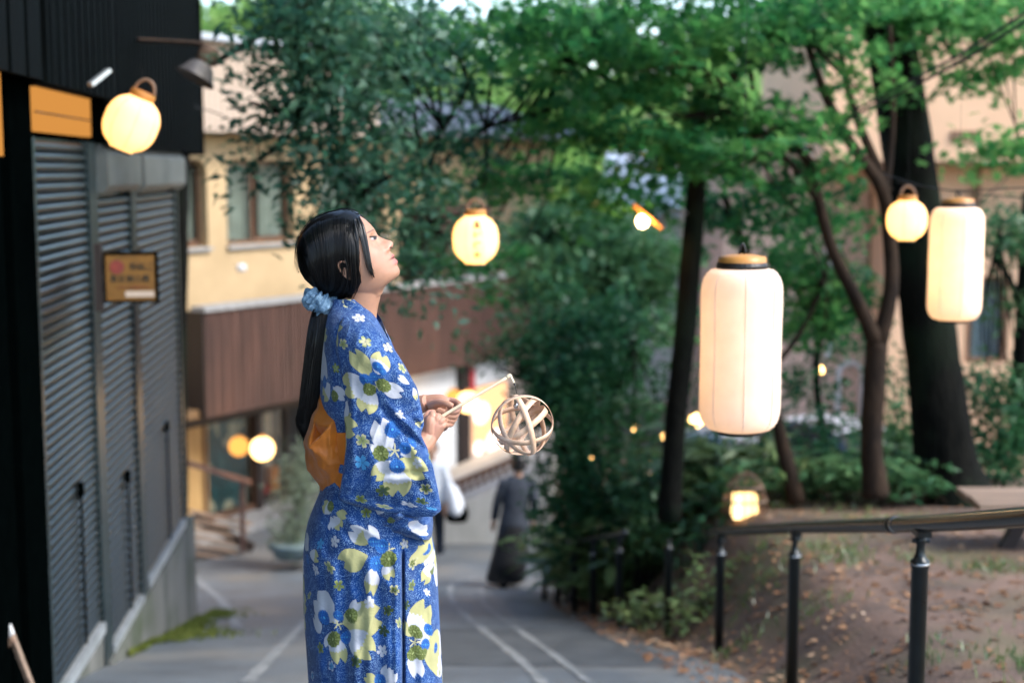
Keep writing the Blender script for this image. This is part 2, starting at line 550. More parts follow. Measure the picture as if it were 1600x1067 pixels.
M['paper_round'] = paper('lantern_paper_round', (.95, .82, .58), .55, .20)
M['paper_long'] = paper('lantern_paper_long', (.90, .82, .76), .42, .06)
M['ink'] = surf('brush_ink', (.14, .05, .008), rough=.9, bump=0)
M['ink_black'] = surf('sign_ink', (.02, .025, .02), rough=.8, bump=0)
M['ink_grey'] = surf('sign_ink_grey', (.16, .15, .14), rough=.8, bump=0)
M['ink_red'] = surf('sign_ink_red', (.25, .045, .03), (.12, .03, .03), rough=.8, bump=0)
M['sign_orange'] = surf('sign_board', (.25, .115, .018), (.16, .075, .013), rough=.6, scale=5, bump=.1)
M['sign_panel'] = surf('backlit_panel_acrylic', (.85, .52, .16), rough=.5, bump=.03)
M['bulb_warm'] = glow('bulb_warm', (1, .62, .25), 14)
M['bulb_soft'] = glow('bulb_soft', (1, .72, .40), 5)
M['panel_glow'] = glow('panel_glow', (1, .42, .09), .2)
M['shop_glow'] = glow('shop_sign_glow', (1, .50, .25), .55)
M['shop_white'] = glow('shop_sign_white', (1, .85, .75), .75)
M['hair_dark'] = None

# ================================================================== ground and road
def zroad(Y):
    a = 4.28 - .25 * np.asarray(Y, float)
    z = .3 * np.logaddexp(0, a / .3)                       # eases out into the plaza
    return 3.55 - .25 * np.logaddexp(0, (3.55 - z) / .25) + .0   # eases off towards the top of the lane

def xright(Y):
    return 1.50 - .0855 * (np.asarray(Y, float) - 4.9)

def zterrace(Y):
    Y = np.asarray(Y, float)
    t = ZC - (1.75 + .086 * Y)
    return t + (.15 - t) * sstep(13.2, 18.0, Y)

def zground(x, Y):
    x, Y = np.asarray(x, float), np.asarray(Y, float)
    wb = .7 + .05 * np.clip(Y - 5, 0, 12)
    s = sstep(0, 1, (x - xright(Y)) / wb)
    z = zroad(Y) * (1 - s) + zterrace(Y) * s
    n = vnoise(x * 1.1, Y * 1.1, 3.3) * .05 + vnoise(x * 4, Y * 4, 9.1) * .018
    z = z + n * s
    hill = np.clip(Y - 34, 0, 60)
    return z + hill * .17 + vnoise(x * .12, Y * .12, 5) * hill * .05

xs = np.concatenate([np.linspace(-90, -8, 14), np.linspace(-7.5, -1, 14), np.linspace(-.8, 7, 80), np.linspace(7.6, 16, 18), np.linspace(18, 90, 14)])
ys = np.concatenate([np.linspace(-30, 0, 10), np.linspace(.4, 18, 110), np.linspace(18.5, 40, 36), np.linspace(43, 130, 22)])
XX, YY = np.meshgrid(xs, ys)
ground = solo('ground', gridgeo(np.stack([XX, YY, zground(XX, YY)], -1)), M['dirt'], 'bare brown earth bank and terrace beside the sloping lane', kind='structure', smooth=True)

# road sheet, a little above the ground sheet
def road_edges(Y):
    Y = np.asarray(Y, float)
    xl = -1.74 - .0855 * Y - 1.2 - 8 * sstep(13.3, 14.5, Y)
    xr = xright(Y) + 7 * sstep(17.0, 19.5, Y) + .10 * np.sin(Y * 1.7) * (Y < 17)
    return xl, xr
def road_z(x, Y):
    xl, xr = road_edges(Y)
    return zroad(Y) + .012 + .02 * (1 - np.clip((x - xl) / (xr - xl), 0, 1))
yr = np.concatenate([np.linspace(-10, 2, 8), np.linspace(2.4, 22, 100), np.linspace(23, 33, 10)])
rows = []
for Y in yr:
    xl, xr = (float(q) for q in road_edges(Y))
    t = np.linspace(0, 1, 60)
    x = xl + (xr - xl) * t
    rows.append(np.stack([x, np.full_like(x, Y), zroad(np.full_like(x, Y)) + .012 + .02 * (1 - t)], -1))
road = solo('road', gridgeo(np.array(rows)), M['asphalt'], 'grey asphalt lane running down to the small square', kind='structure', smooth=True)

def ground_strip(pts_px, w, lift=.018):
    """worn painted line laid on the road along photograph positions"""
    pts = []
    for px, py in pts_px:
        Yv = np.linspace(4, 32, 1200)
        q = Parr(px, py, Yv)
        dz = q[:, 2] - zroad(Yv)
        k = np.where(dz <= 0)[0]
        pts.append(q[k[0]] if len(k) else q[-1])
    p = resample(np.array(pts), 40)
    tan = np.gradient(p, axis=0); s = np.stack([tan[:, 1], -tan[:, 0], 0 * tan[:, 0]], -1)
    s /= np.linalg.norm(s, axis=1)[:, None]
    w = w * (1 + .25 * vnoise(np.arange(40) * .9, 3.0))[:, None]
    G = np.stack([p - s * w / 2, p + s * w / 2], 1)
    G[..., 2] = road_z(G[..., 0], G[..., 1]) + .006
    return gridgeo(G)

xq = np.linspace(-.9, 1.05, 14)
yq = np.linspace(8.3, 11.2, 16)
XQ, YQ = np.meshgrid(xq, yq)
XQ = XQ - .085 * (YQ - 8.3) + .02 * vnoise(XQ * 3, YQ * 3, 1.5)
solo('road_patch', gridgeo(np.stack([XQ, YQ, road_z(XQ, YQ) + .0025], -1)), surf('patch_asphalt', (.085, .095, .102), (.05, .058, .064), rough=.7, scale=3, bump=.35, bscale=170), 'darker repaired asphalt patch in the lane', kind='structure')
for k, (pp, w, lab) in enumerate([
        ([(742, 905), (712, 912), (703, 930), (722, 960), (770, 1000), (812, 1035), (850, 1075)], .065, 'bent pale painted line in the middle of the lane'),
        ([(752, 918), (756, 945), (800, 980), (862, 1025), (925, 1075)], .055, 'pale painted line running beside the leafy verge'),
        ([(478, 975), (440, 1015), (385, 1075)], .08, 'pale painted line left of the kimono skirt'),
        ([(305, 905), (345, 940), (372, 985)], .09, 'faint pale line near the concrete wall end')]):
    solo('lane_marking', ground_strip(pp, w), M['paint'], lab, kind='structure')

# ================================================================== dark shop with roller shutters
FS = Frame((-1.74, 0), (-.0852, .9964))
t10, _ = FS.hit(66, 600); t11, _ = FS.hit(147, 600)
t20, _ = FS.hit(160, 600); t21, _ = FS.hit(211, 600)
t30, _ = FS.hit(220, 600); t31, _ = FS.hit(281, 600)
tend, _ = FS.hit(297, 800)
_, z1t = FS.hit(105, 219); _, z1b = FS.hit(130, 1032)
_, z2t = FS.hit(185, 300); _, z2b = FS.hit(195, 985)
_, z3t = FS.hit(250, 297); _, z3b = FS.hit(257, 870)
shop = thing('shuttered_shop', 'dark shop clad in black boards with three closed steel roller shutters', 'shop building', FS(9.5, -1.5, float(zroad(9.5))))
# masses behind the shutters
part('wall', cat([FS.box(2.0, t10 - .02, -3.0, -.05, 0, 5.75), FS.box(t10 - .02, tend, -3.0, -.14, 0, 7.6)]), M['black_trim'], shop)
part('base', cat([FS.box(t11 + .05, tend + .05, -.35, .03, -.5, z3b - .03), FS.box(t11 + .05, t30 - .06, -.35, .018, z3b - .2, z2b - .03),
                  FS.box(2.0, t11 + .05, -.35, .0, .8, z1b - .03)]), M['concrete'], shop, label='stained concrete footing under the shutters')
for (ta, tb) in ((5.2, 6.42), (6.55, t10 - .06)):
    part('pillar', FS.box(ta, tb, -.05, .012 if ta > 6 else .006, 1.6, 5.62), M['black_trim'], shop)

def shutter(t0, t1, zb, zt, label, pitch=.052):
    sh = part('shutter', FS.box(t0 + .005, t1 - .005, -.065, -.040, zb, zt), M['shutter'], shop, label=label)
    # one curved interlocking slat, shared by all
    prof = [(-.034, -.5), (-.008, -.34), (.002, -.1), (.0, .16), (-.016, .40), (-.034, .47)]
    L = t1 - t0 - .012
    a = np.array([[(t, n, q * pitch) for n, q in prof] for t in (0, L)])
    V = a.reshape(-1, 3)
    F = [(k, k + 1, 6 + k + 1, 6 + k) for k in range(5)]
    Vw = V[:, :1] * FS.t + V[:, 1:2] * FS.n + V[:, 2:3] * np.array([0, 0, 1.0])
    me = mk_mesh('slat', (Vw, [tuple(reversed(f)) for f in F]), M['shutter'], smooth=True)
    n = int((zt - zb - .05) / pitch)
    for k in range(n):
        piece('slat', me, sh, FS(t0 + .006, 0, zb + .06 + (k + .5) * pitch))
    part('bottom_rail', FS.box(t0 + .01, t1 - .01, -.028, .022, zb - .012, zb + .05), M['aluminium'], sh)
    # lock bar
    tm = (t0 + t1) / 2 + .12
    part('lock', cat([beam(FS(tm, .010, zb + .08), FS(tm, .010, zb + .95), .012, .012, FS.n), FS.box(tm - .03, tm + .03, -.005, .022, zb + .93, zb + 1.0)]), M['black_trim'], sh)
    return sh
shutter(t10, t11, z1b, z1t, 'tall near steel shutter below the lit transom')
shutter(t20, t21, z2b, z2t, 'narrow middle steel shutter behind the hanging sign', .058)
shutter(t30, t31, z3b, z3t, 'far steel shutter at the corner', .064)
for (ta, tb, zb, zt) in ((t10 - .07, t10, z1b - .1, z1t), (t11, t20, z2b - .12, z1t), (t21, t30, z3b - .15, z2t), (t31, t31 + .09, z3b - .05, z3t)):
    part('shutter_post', FS.box(ta + .004, tb - .004, -.05, .012, zb, zt), M['shutter_post'], shop)
_, zht = FS.hit(250, 243); 
part('shutter_hood', prism([(-.13, 0), (.05, 0), (.08, .04), (.08, .23), (.04, .29), (-.13, .29)], FS(t20 - .02, 0, z2t + .005), FS.n, (0, 0, 1), FS.t * (t21 - t20 + .06)), M['hood'], shop)
part('shutter_hood', prism([(-.13, 0), (.05, 0), (.08, .04), (.08, .23), (.04, .29), (-.13, .29)], FS(t30 - .03, 0, z3t + .005), FS.n, (0, 0, 1), FS.t * (t31 - t30 + .12)), M['hood'], shop)
# lit transom above the near shutter
_, zp0 = FS.hit(120, 212); _, zp1 = FS.hit(110, 148)
tr = part('transom_panel', FS.box(t10 + .12, t20, -.04, -.004, z1t + .03, zp1), M['panel_glow'], shop, label='amber backlit transom panel over the near shutter')
part('transom_frame', cat([FS.box(t10 + .08, t20, -.04, .004, zp1 + .002, zp1 + .05), FS.box(t10 + .08, t20 - .01, -.006, .002, z1t + .12, z1t + .128)]), M['brown_dark'], tr)
part('transom_panel', FS.box(5.4, 6.36, -.03, .035, z1t - .1, zp1 + .1), M['panel_glow'], shop)
# black cladding above
zA = FS.hit(70, 121, .15)[1]
zB = FS.hit(300, 236, .12)[1]
ta_end = t20 - .05
tb_end = FS.hit(315, 150, .12)[0]
part('cladding_backing', cat([FS.box(2, ta_end, -.04, .10, zA, 9.5), FS.box(ta_end, tb_end, -3.0, .08, zB, 9.5)]), M['black_trim'], shop)
tw = FS.hit(78, 60, .15)[0]
me = mk_mesh('plank', (FS.arr(box(0, .235, .102, .128, 0, 9.5 - zA - .01)[0]) - FS.o, [tuple(reversed(q)) for q in BOXF]), M['black_wood'])
t = tw - .02 - .30
while t > 4.0:
    piece('plank', me, shop, FS(t, 0, zA - .01)); t -= .30
bat = []
t = tw
k = 0
while t < tb_end - .03:
    zz = zA - .02 if t < ta_end else zB - .015
    n0 = .102 if t < ta_end else .082
    bat.append(FS.box(t, t + .042, n0, n0 + .035 + .004 * (k % 2), zz, 9.5)); t += .0815; k += 1
part('batten_cladding', cat(bat), M['black_wood'], shop, kind='stuff')
part('corner_board', FS.box(tb_end - .028, tb_end + .03, -.2, .13, zB - .03, 9.5), M['black_trim'], shop)
part('bracket', beam(FS.o * 0 + P(141, 133, 7.4), P(170, 110, 7.5), .035, .02), M['aluminium'], shop, label='short bare metal bracket under the black boards')

# hanging wooden sign
FG = Frame(P(205, 433, 8.05)[:2] * np.array([1, 1]), (1, .12))
zs = P(205, 433, 8.05)[2]
sg = thing('hanging_sign', 'orange wooden sign with dark lettering hung before the narrow shutter', 'sign', (FG.o[0], FG.o[1], zs - .14))
sw, sh_ = 76 / FPX * 8.05, 72 / FPX * 8.05
part('board', FG.box(-sw / 2, sw / 2, -.012, .012, zs - sh_ / 2, zs + sh_ / 2), M['sign_orange'], sg)
part('frame', cat([FG.box(-sw / 2 - .012, sw / 2 + .012, -.016, .018, zs + sh_ / 2, zs + sh_ / 2 + .014), FG.box(-sw / 2 - .012, sw / 2 + .012, -.016, .018, zs - sh_ / 2 - .014, zs - sh_ / 2),
                   FG.box(-sw / 2 - .012, -sw / 2, -.016, .018, zs - sh_ / 2, zs + sh_ / 2), FG.box(sw / 2, sw / 2 + .012, -.016, .018, zs - sh_ / 2, zs + sh_ / 2)]), M['black_trim'], sg)
part('mount', cat([FG.box(-sw / 2 - .06, -sw / 2 - .02, -.03, .03, zs - .19, zs + .19), FG.box(-sw / 2 - .03, -sw / 2 - .012, -.008, .008, zs + .05, zs + .07), FG.box(-sw / 2 - .03, -sw / 2 - .012, -.008, .008, zs - .07, zs - .05)]), M['brown_dark'], sg)
def sign_text(body, size, t, z, mat, par=None, frame=None, n=.014, nm='lettering'):
    f = frame or FG
    V, F = text_geo(body, size, .0008)
    Vw = f.arr(np.stack([t + V[:, 0], n + V[:, 2], z + V[:, 1]], -1))
    return part(nm, (Vw, F), mat, par or sg)
sign_text('季船ご', .046, sw * .22, zs + sh_ * .22, M['ink_black'])
sign_text('夏花酒公園', .044, -.005, zs - sh_ * .04, M['ink_black'])
sign_text('とれたて自家製あずき', .018, .01, zs - sh_ * .22, M['ink_red'])
part('label_strip', FG.box(-sw * .12, sw * .46, .0125, .0145, zs - sh_ * .43, zs - sh_ * .30), M['ribbed_beige'], sg)
part('emblem', (FG.arr(np.array([[-sw * .27 + .04 * math.cos(a), .0145, zs + sh_ * .22 + .04 * math.sin(a)] for a in np.linspace(0, 2 * math.pi, 20, endpoint=False)])), [tuple(range(19, -1, -1))]), M['ink_red'], sg)

# folding sign stand at the very left edge
bs_ = thing('sign_stand', 'white sign stand with wooden legs leaning at the lower left edge', 'sign stand', P(10, 1150, 6.2))
q = [P(-60, 880, 6.3), P(-5, 930, 6.25), P(20, 990, 6.2), P(-40, 1040, 6.2)]
nrm = np.cross(q[1] - q[0], q[3] - q[0]); nrm /= np.linalg.norm(nrm)
part('panel', (np.array(q + [p + nrm * .02 for p in q]), list(BOXF)), M['white'], bs_)
part('leg', beam(P(-6, 928, 6.262), P(58, 1095, 6.2), .022, .022), M['wood'], bs_)
part('leg', beam(P(-62, 878, 6.30), P(-60, 1100, 6.2), .022, .022), M['wood'], bs_)
part('rail', beam(P(-42, 1050, 6.2), P(21, 998, 6.2), .03, .03), M['rust'], bs_)

# flood lamp on a pipe from the black wall
fl = thing('flood_lamp', 'dark bell shaped lamp on a rusty pipe above the shuttered shop', 'lamp', P(318, 130, 8.6))
part('pipe', tube(resample([P(212, 63, 9.4), P(270, 66, 9.0), P(316, 70, 8.6), P(328, 82, 8.55)], 14), .013, 8), M['rust'], fl, smooth=True)
def axis_frame(a, b):
    d = (b - a) / np.linalg.norm(b - a); s = np.cross(d, (0, 1, 0)); s /= np.linalg.norm(s)
    return np.stack([s, np.cross(d, s), d], 1)
a0, b0 = P(331, 76, 8.55), P(306, 122, 8.5)
Ml = axis_frame(b0, a0); Ll = np.linalg.norm(a0 - b0)
part('socket', lathe(b0, [(.0, Ll), (.05, Ll), (.062, Ll * .85), (.058, Ll * .8), (.064, Ll * .75), (.058, Ll * .7), (.062, Ll * .6), (.045, Ll * .5)], 16, Ml), M['rust'], fl, smooth=True)
part('shade', lathe(b0, [(.045, Ll * .5), (.075, Ll * .4), (.10, Ll * .12), (.118, 0), (.122, -.006), (.11, .0), (.07, Ll * .35), (.0, Ll * .36)], 20, Ml), M['grey_pipe'], fl, smooth=True)
pole = solo('slanting_pipe', tube([P(334, 100, 8.9), P(410, 52, 8.6), P(490, -2, 8.3), P(600, -80, 7.9)], .021, 10), M['grey_pipe'], 'grey slanting steel pipe crossing the foliage at the upper left', 'pipe', smooth=True)

# ================================================================== ochre inn with brown slatted balcony
FI = Frame((-4.08, 18.8), (.54, .842))
NW = -1.25
inn = thing('inn_building', 'ochre inn with curtained windows and a brown slatted balcony wall', 'building', FI(3, -3, 0))
zbt = FI.hit(330, 484)[1]; zbb = FI.hit(330, 650)[1]
tL, tR = 0.0, 9.5
bal = part('balcony', cat([FI.box(tL + .03, tR, -.10, -.03, zbb, zbt - .03), FI.box(tL, tR, -NW * -1, -.10, zbb + .10, zbb + .22)]), M['brown_dark'], inn)
sl = []
t = tL
k = 0
while t < tR:
    sl.append(FI.box(t, t + .045, -.028, .012 + .003 * ((k * 7) % 3), zbb - .01, zbt - .02)); t += .0655; k += 1
part('slat_panel', cat(sl), M['brown_slat'], bal, kind='stuff')
part('cap', FI.box(tL - .06, tR, -.2, .06, zbt - .015, zbt + .05), M['sill'], bal)
part('end_panel', FI.box(tL - .035, tL - .003, NW, -.005, zbb - .01, zbt - .018), M['brown_dark'], bal)
# upper tower of slats further right
zt1 = FI.hit(725, 322, -.4)[1]
tt0, tt1 = FI.hit(690, 400, -.4)[0], FI.hit(768, 400, -.4)[0]
tw_ = part('slat_tower', FI.box(tt0, tt1, -1.6, -.42, zbt, zt1), M['brown_dark'], inn)
sl = []
t = tt0
while t < tt1 - .03:
    sl.append(FI.box(t, t + .045, -.418, -.385, zbt + .06, zt1)); t += .0655
part('slat_panel', cat(sl), M['brown_slat'], tw_, kind='stuff')
# ochre wall with window openings
_, zwh = FI.hit(400, 250, NW); _, zws = FI.hit(400, 381, NW)
_, zwt = FI.hit(400, 206, NW)
op = [(FI.hit(262, 315, NW)[0], FI.hit(324, 315, NW)[0]), (FI.hit(354, 315, NW)[0], FI.hit(461, 315, NW)[0]), (FI.hit(500, 315, NW)[0], FI.hit(600, 315, NW)[0])]
wl_ = [FI.box(-6, 11, NW - .3, NW, zbb + .2, zws), FI.box(-6, 11, NW - .3, NW, zwh, zwt)]
edges = [-6] + [e for o_ in op for e in o_] + [11]
for k in range(0, len(edges), 2):
    wl_.append(FI.box(edges[k], edges[k + 1], NW - .3, NW, zws, zwh))
part('wall', cat(wl_ + [FI.box(-6, 11, -7, NW - .75, 0, zwt)]), M['stucco'], inn)
cr = .20
for (ta, tb) in op:      # rounded upper corners
    for sgn, tc_ in ((1, ta), (-1, tb)):
        poly = [(0, 0)] + [(sgn * (cr - cr * math.sin(a)), -cr + cr * math.cos(a)) for a in np.linspace(0, math.pi / 2, 7)][::-1]
        part('corner_fillet', prism(poly, FI(tc_, NW - .29, zwh), FI.t, (0, 0, 1), FI.n * .285), M['stucco'], inn)
for k, (ta, tb) in enumerate(op):
    w_ = part('window', cat([FI.box(ta, tb, NW - .22, NW - .15, zws, zws + .06), FI.box(ta, tb, NW - .22, NW - .15, zwh - .07, zwh),
                             FI.box(ta, ta + .05, NW - .22, NW - .15, zws + .06, zwh - .07), FI.box(tb - .05, tb, NW - .22, NW - .15, zws + .06, zwh - .07)]), M['window_wood'], inn)
    tm = ta + (tb - ta) * .47
    part('sash', cat([FI.box(tm - .03, tm + .03, NW - .20, NW - .155, zws + .06, zwh - .07), FI.box(tm + .03, tb - .05, NW - .20, NW - .17, zws + .06, zws + .10)]), M['window_wood'], w_)
    part('sill', FI.box(ta - .03, tb + .03, NW - .16, NW + .07, zws - .05, zws - .004), M['sill'], w_)
    part('pane', FI.box(ta + .05, tb - .05, NW - .182, NW - .178, zws + .06, zwh - .07), M['glass'], w_)
    for (ca, cb, nm) in ((ta + .03, ta + (tb - ta) * .58, 0), (ta + (tb - ta) * .62, ta + (tb - ta) * .97, 1)):
        tt = np.linspace(ca, cb, 60)
        nn = NW - .265 + .022 * np.sin(tt * 52) + .008 * np.sin(tt * 131)
        part('curtain', gridgeo(np.array([FI.arr(np.stack([tt, nn, np.full_like(tt, z)], -1)) for z in (zws + .03, zwh - .05)])), M['curtain'], w_, smooth=True)
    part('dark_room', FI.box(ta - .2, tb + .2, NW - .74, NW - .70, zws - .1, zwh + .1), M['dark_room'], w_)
part('vent_cap', lathe(P(377, 418, 19.62), [(.0, .05), (.05, .045), (.065, .02), (.07, -.05), (.0, -.05)], 14), M['white'], inn, smooth=True)
# fascia under the ribbed upper storey
zf0, zf1 = FI.hit(380, 249, NW + .5)[1], FI.hit(380, 208, NW + .5)[1]
TUP = FI.hit(560, 150, NW)[0]
part('eave', FI.box(-6, TUP, NW - .28, NW + .45, zwt + .004, zf1), M['fascia'], inn)
zu1 = FI.hit(380, 70, NW + .5)[1]
up = part('upper_storey', FI.box(-6, TUP - .1, -6, NW + .48, zf1 + .004, zu1), M['ribbed_beige'], inn)
me = mk_mesh('rib', (FI.arr(np.array([(0, 0, 0), (.025, .04, 0), (.055, .04, 0), (.08, 0, 0), (0, 0, zu1 - zf1 - .02), (.025, .04, zu1 - zf1 - .02), (.055, .04, zu1 - zf1 - .02), (.08, 0, zu1 - zf1 - .02)])) - FI.o,
                     [(0, 4, 5, 1), (1, 5, 6, 2), (2, 6, 7, 3), (4, 7, 6, 5), (0, 1, 2, 3)]), M['ribbed_beige'])
t = -2.0
while t < TUP - .25:
    piece('rib', me, up, FI(t, NW + .482, zf1 + .0)); t += .115
part('roof', prism([(-6.2, 0), (NW + .7, 0), (NW + .7, .08), (-3, .35), (-6.2, .08)], FI(-6, 0, zu1 + .003), FI.n, (0, 0, 1), FI.t * (TUP + 6.3)), M['metal_roof'], inn)
part('lower_roof', prism([(-6.2, 0), (NW + .8, 0), (NW + .8, .08), (-3, .8), (-6.2, .08)], FI(TUP + .05, 0, zwt + .004), FI.n, (0, 0, 1), FI.t * (11.2 - TUP)), surf('slate_roof', (.14, .15, .165), (.09, .1, .11), rough=.6, scale=4), inn)
# ground floor below the balcony
NG = -.95
zgf = FI.hit(355, 806, NG)[1]
part('soffit', FI.box(-4, tR, NG, -.105, zbb - .02, zbb + .09), M['fascia'], inn)
part('beam', FI.box(-4, tR, NG - .2, NG + .03, zbb - .34, zbb - .022), M['brown_dark'], inn)
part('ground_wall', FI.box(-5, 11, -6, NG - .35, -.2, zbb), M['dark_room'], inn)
def gt(px): return FI.hit(px, 740, NG)[0]
for k in range(9):
    ta = gt(272) + k * .075
    part('board', FI.box(ta, ta + .072, NG - .04, NG + .004 * (k % 2), zgf, zbb - .345), M['yellow_wood'], inn)
# show window with a painted scene
ta, tb = gt(322), gt(394)
mw = part('show_window', cat([FI.box(ta - .05, ta, NG - .05, NG + .03, zgf, zbb - .345), FI.box(tb, tb + .05, NG - .05, NG + .03, zgf, zbb - .345), FI.box(ta, tb, NG - .05, NG + .03, zgf, zgf + .08)]), M['window_wood'], inn)
def mural():
    m = bpy.data.materials.new('painted_scene'); m.use_nodes = True
    nt = m.node_tree; b_ = nt.nodes['Principled BSDF']; b_.inputs['Roughness'].default_value = .5
    tc = nd(nt, 'ShaderNodeTexCoord'); mp = nd(nt, 'ShaderNodeMapping'); mp.inputs['Scale'].default_value = (1, 1, .5); mp.inputs['Location'].default_value = (3.1, .7, .4)
    nz = nd(nt, 'ShaderNodeTexNoise'); nz.inputs['Scale'].default_value = 3.2; nz.inputs['Detail'].default_value = 2; nz.inputs['Distortion'].default_value = 1.2
    rp = nd(nt, 'ShaderNodeValToRGB'); e = rp.color_ramp.elements
    e[0].position = .30; e[0].color = (.012, .10, .11, 1); e[1].position = .62; e[1].color = (.60, .50, .36, 1)
    x = e.new(.46); x.color = (.02, .045, .05, 1); x = e.new(.54); x.color = (.03, .16, .18, 1); x = e.new(.57); x.color = (.5, .4, .28, 1)
    nt.links.new(tc.outputs['Object'], mp.inputs['Vector']); nt.links.new(mp.outputs['Vector'], nz.inputs['Vector'])
    nt.links.new(nz.outputs['Fac'], rp.inputs['Fac']); nt.links.new(rp.outputs['Color'], b_.inputs['Base Color'])
    return m
M['mural'] = mural()
part('painting', FI.box(ta, tb, NG - .12, NG - .10, zgf + .08, zbb - .345), M['mural'], mw, label='teal and cream painted scene behind the show window')
part('pane', FI.box(ta, tb, NG - .022, NG - .018, zgf + .08, zbb - .345), M['glass'], mw)
part('post', FI.box(gt(396), gt(404), NG - .05, NG + .09, -.2, zbb - .345), M['brown_dark'], inn)
ta, tb = gt(410), gt(446)
mw = part('show_window', cat([FI.box(ta - .04, ta, NG - .05, NG + .03, zgf + .1, zbb - .345), FI.box(tb, tb + .06, NG - .05, NG + .03, zgf + .1, zbb - .345), FI.box(ta, tb, NG - .05, NG + .05, zgf + .08, zgf + .14)]), M['brown_dark'], inn)
part('backboard', FI.box(ta, tb, NG - .30, NG - .27, zgf + .14, zbb - .345), M['ribbed_beige'], mw)
part('goods', cat([FI.box(ta + .04, ta + .22, NG - .2, NG - .08, zgf + .141, zgf + .28)]), surf('red_goods', (.5, .03, .02), rough=.4), mw)
part('goods', cat([FI.box(ta + .28, ta + .46, NG - .2, NG - .08, zgf + .141, zgf + .52)]), surf('orange_goods', (.75, .22, .04), rough=.4), mw)
part('pane', FI.box(ta, tb, NG - .022, NG - .018, zgf + .14, zbb - .345), M['glass'], mw)
part('deck', FI.box(-4, gt(452), NG - .3, -.30, zgf - .12, zgf - .01), M['sill'], inn)
# right hand shop front seen past the kimono
def gq(px, n=-.35): return FI.hit(px, 680, n)[0]
part('plaster_wall', FI.box(gq(640), gq(713), -.9, -.35, -.2, zbb - .02), M['white'], inn)
part('post', FI.box(gq(714), gq(728), -.55, -.25, -.2, zbb - .02), M['brown_dark'], inn)
part('plaster_wall', FI.box(gq(729), gq(840), -.9, -.40, -.2, zbb - .02), M['ribbed_beige'], inn)
sp = part('shop_panel', FI.box(gq(742), gq(792), -.39, -.36, zbb - 1.7, zbb - .55), M['shop_glow'], inn, label='glowing orange and white shop panel')
zsp = zbb - 1.12
for (px, py, r_) in ((752, 645, .20), (775, 690, .24), (748, 700, .13)):
    tq, zq = FI.hit(px, py, -.35)
    part('disc', (FI.arr(np.array([[tq + r_ * 1.3 * math.cos(a), -.352, zq + r_ * math.sin(a)] for a in np.linspace(0, 2 * math.pi, 22, endpoint=False)])), [tuple(range(21, -1, -1))]), M['shop_white'], sp)
part('banner', FI.box(gq(731), gq(739), -.32, -.30, zbb - .75, zbb - .18), surf('red_banner', (.55, .05, .06), rough=.8), inn)
part('banner', FI.box(gq(741), gq(790), -.34, -.32, zbb - .50, zbb - .12), M['white'], inn)

# ramp handrail and slatted ramp at the inn
rp_ = thing('ramp_rail', 'brown handrail with one post on the inn ramp', 'handrail', P(385, 862, 18.5))
part('rail', beam(P(278, 718, 18.2), P(392, 754, 18.5), .075, .06), M['brown_slat'], rp_)
part('post', beam(P(379, 752, 18.5), P(379, 862, 18.5), .06, .06), M['brown_slat'], rp_)
rs = thing('slatted_ramp', 'low wooden slatted ramp in front of the inn show window', 'ramp', P(345, 858, 18.4))
for k in range(6):
    y0 = 800 + k * 11
    part('slat', beam(P(296, y0 - 2 + k * 2, 18.35 - k * .05), P(392 - k * 5, y0 + 18, 18.75 - k * .05), .10, .035), M['wood'], rs)
part('stringer', beam(P(300, 806, 18.6), P(396, 856, 18.7), .06, .12), M['brown_dark'], rs)

# ================================================================== pale ramp wall with a baluster fence behind the plaza
rw = thing('retaining_wall', 'pale concrete retaining wall rising to the right behind the plaza', 'wall', P(760, 868, 19.2))
pts = [P(560, 868, 19.2), P(860, 868, 19.2), P(860, 728, 19.2), P(690, 800, 19.2), P(560, 850, 19.2)]
V = np.array(pts + [p + np.array([.2, 3.4, 0]) for p in pts]); V[0, 2] = V[1, 2] = V[5, 2] = V[6, 2] = -.1
part('wall', (V, [(0, 1, 2, 3, 4), (9, 8, 7, 6, 5), (0, 5, 6, 1), (1, 6, 7, 2), (2, 7, 8, 3), (3, 8, 9, 4), (4, 9, 5, 0)]), M['pale_concrete'], rw)
fe = thing('baluster_fence', 'low brown baluster fence on the rising ramp behind the passers-by', 'fence', P(745, 780, 20.0))
a_, b_ = P(676, 770, 19.9), P(806, 716, 20.1)
part('rail', beam(a_, b_, .07, .07), M['fence_wood'], fe)
part('rail', beam(a_ - (0, 0, .42), b_ - (0, 0, .42), .06, .06), M['fence_wood'], fe)
me = mk_mesh('baluster', (box(-.03, .03, -.03, .03, -.60, -.036)[0], BOXF), M['fence_wood'])
for k in range(12):
    piece('baluster', me, fe, a_ + (b_ - a_) * (k + .4) / 12)

# ================================================================== peach building at the right
FP = Frame((0, 23.4), (1, 0.0))          # faces the camera, n towards it
pb = thing('peach_building', 'peach stucco building with an overhanging upper block behind the big trunk', 'building', (10, 26, 0))
def ft(px, n=0.0, py=300): return FP.hit(px, py, n)[0]
def fz(py, n=0.0): return FP.hit(1500, py, n)[1]
zov = fz(252, .8)
ov0 = ft(1286, .8)
part('upper_block', FP.box(ov0, 17, -5, .8, zov, 13), M['peach'], pb)
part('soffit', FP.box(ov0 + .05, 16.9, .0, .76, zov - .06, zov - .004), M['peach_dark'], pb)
wx0, wx1 = ft(1516), ft(1584)
wz0, wz1 = fz(566), fz(432)
part('lower_wall', cat([FP.box(ft(1395), wx0, -5, 0, -.4, zov - .065), FP.box(wx1, 17, -5, 0, -.4, zov - .065), FP.box(wx0, wx1, -5, 0, -.4, wz0), FP.box(wx0, wx1, -5, 0, wz1, zov - .065), FP.box(wx0, wx1, -5, -.6, wz0, wz1)]), M['peach'], pb)
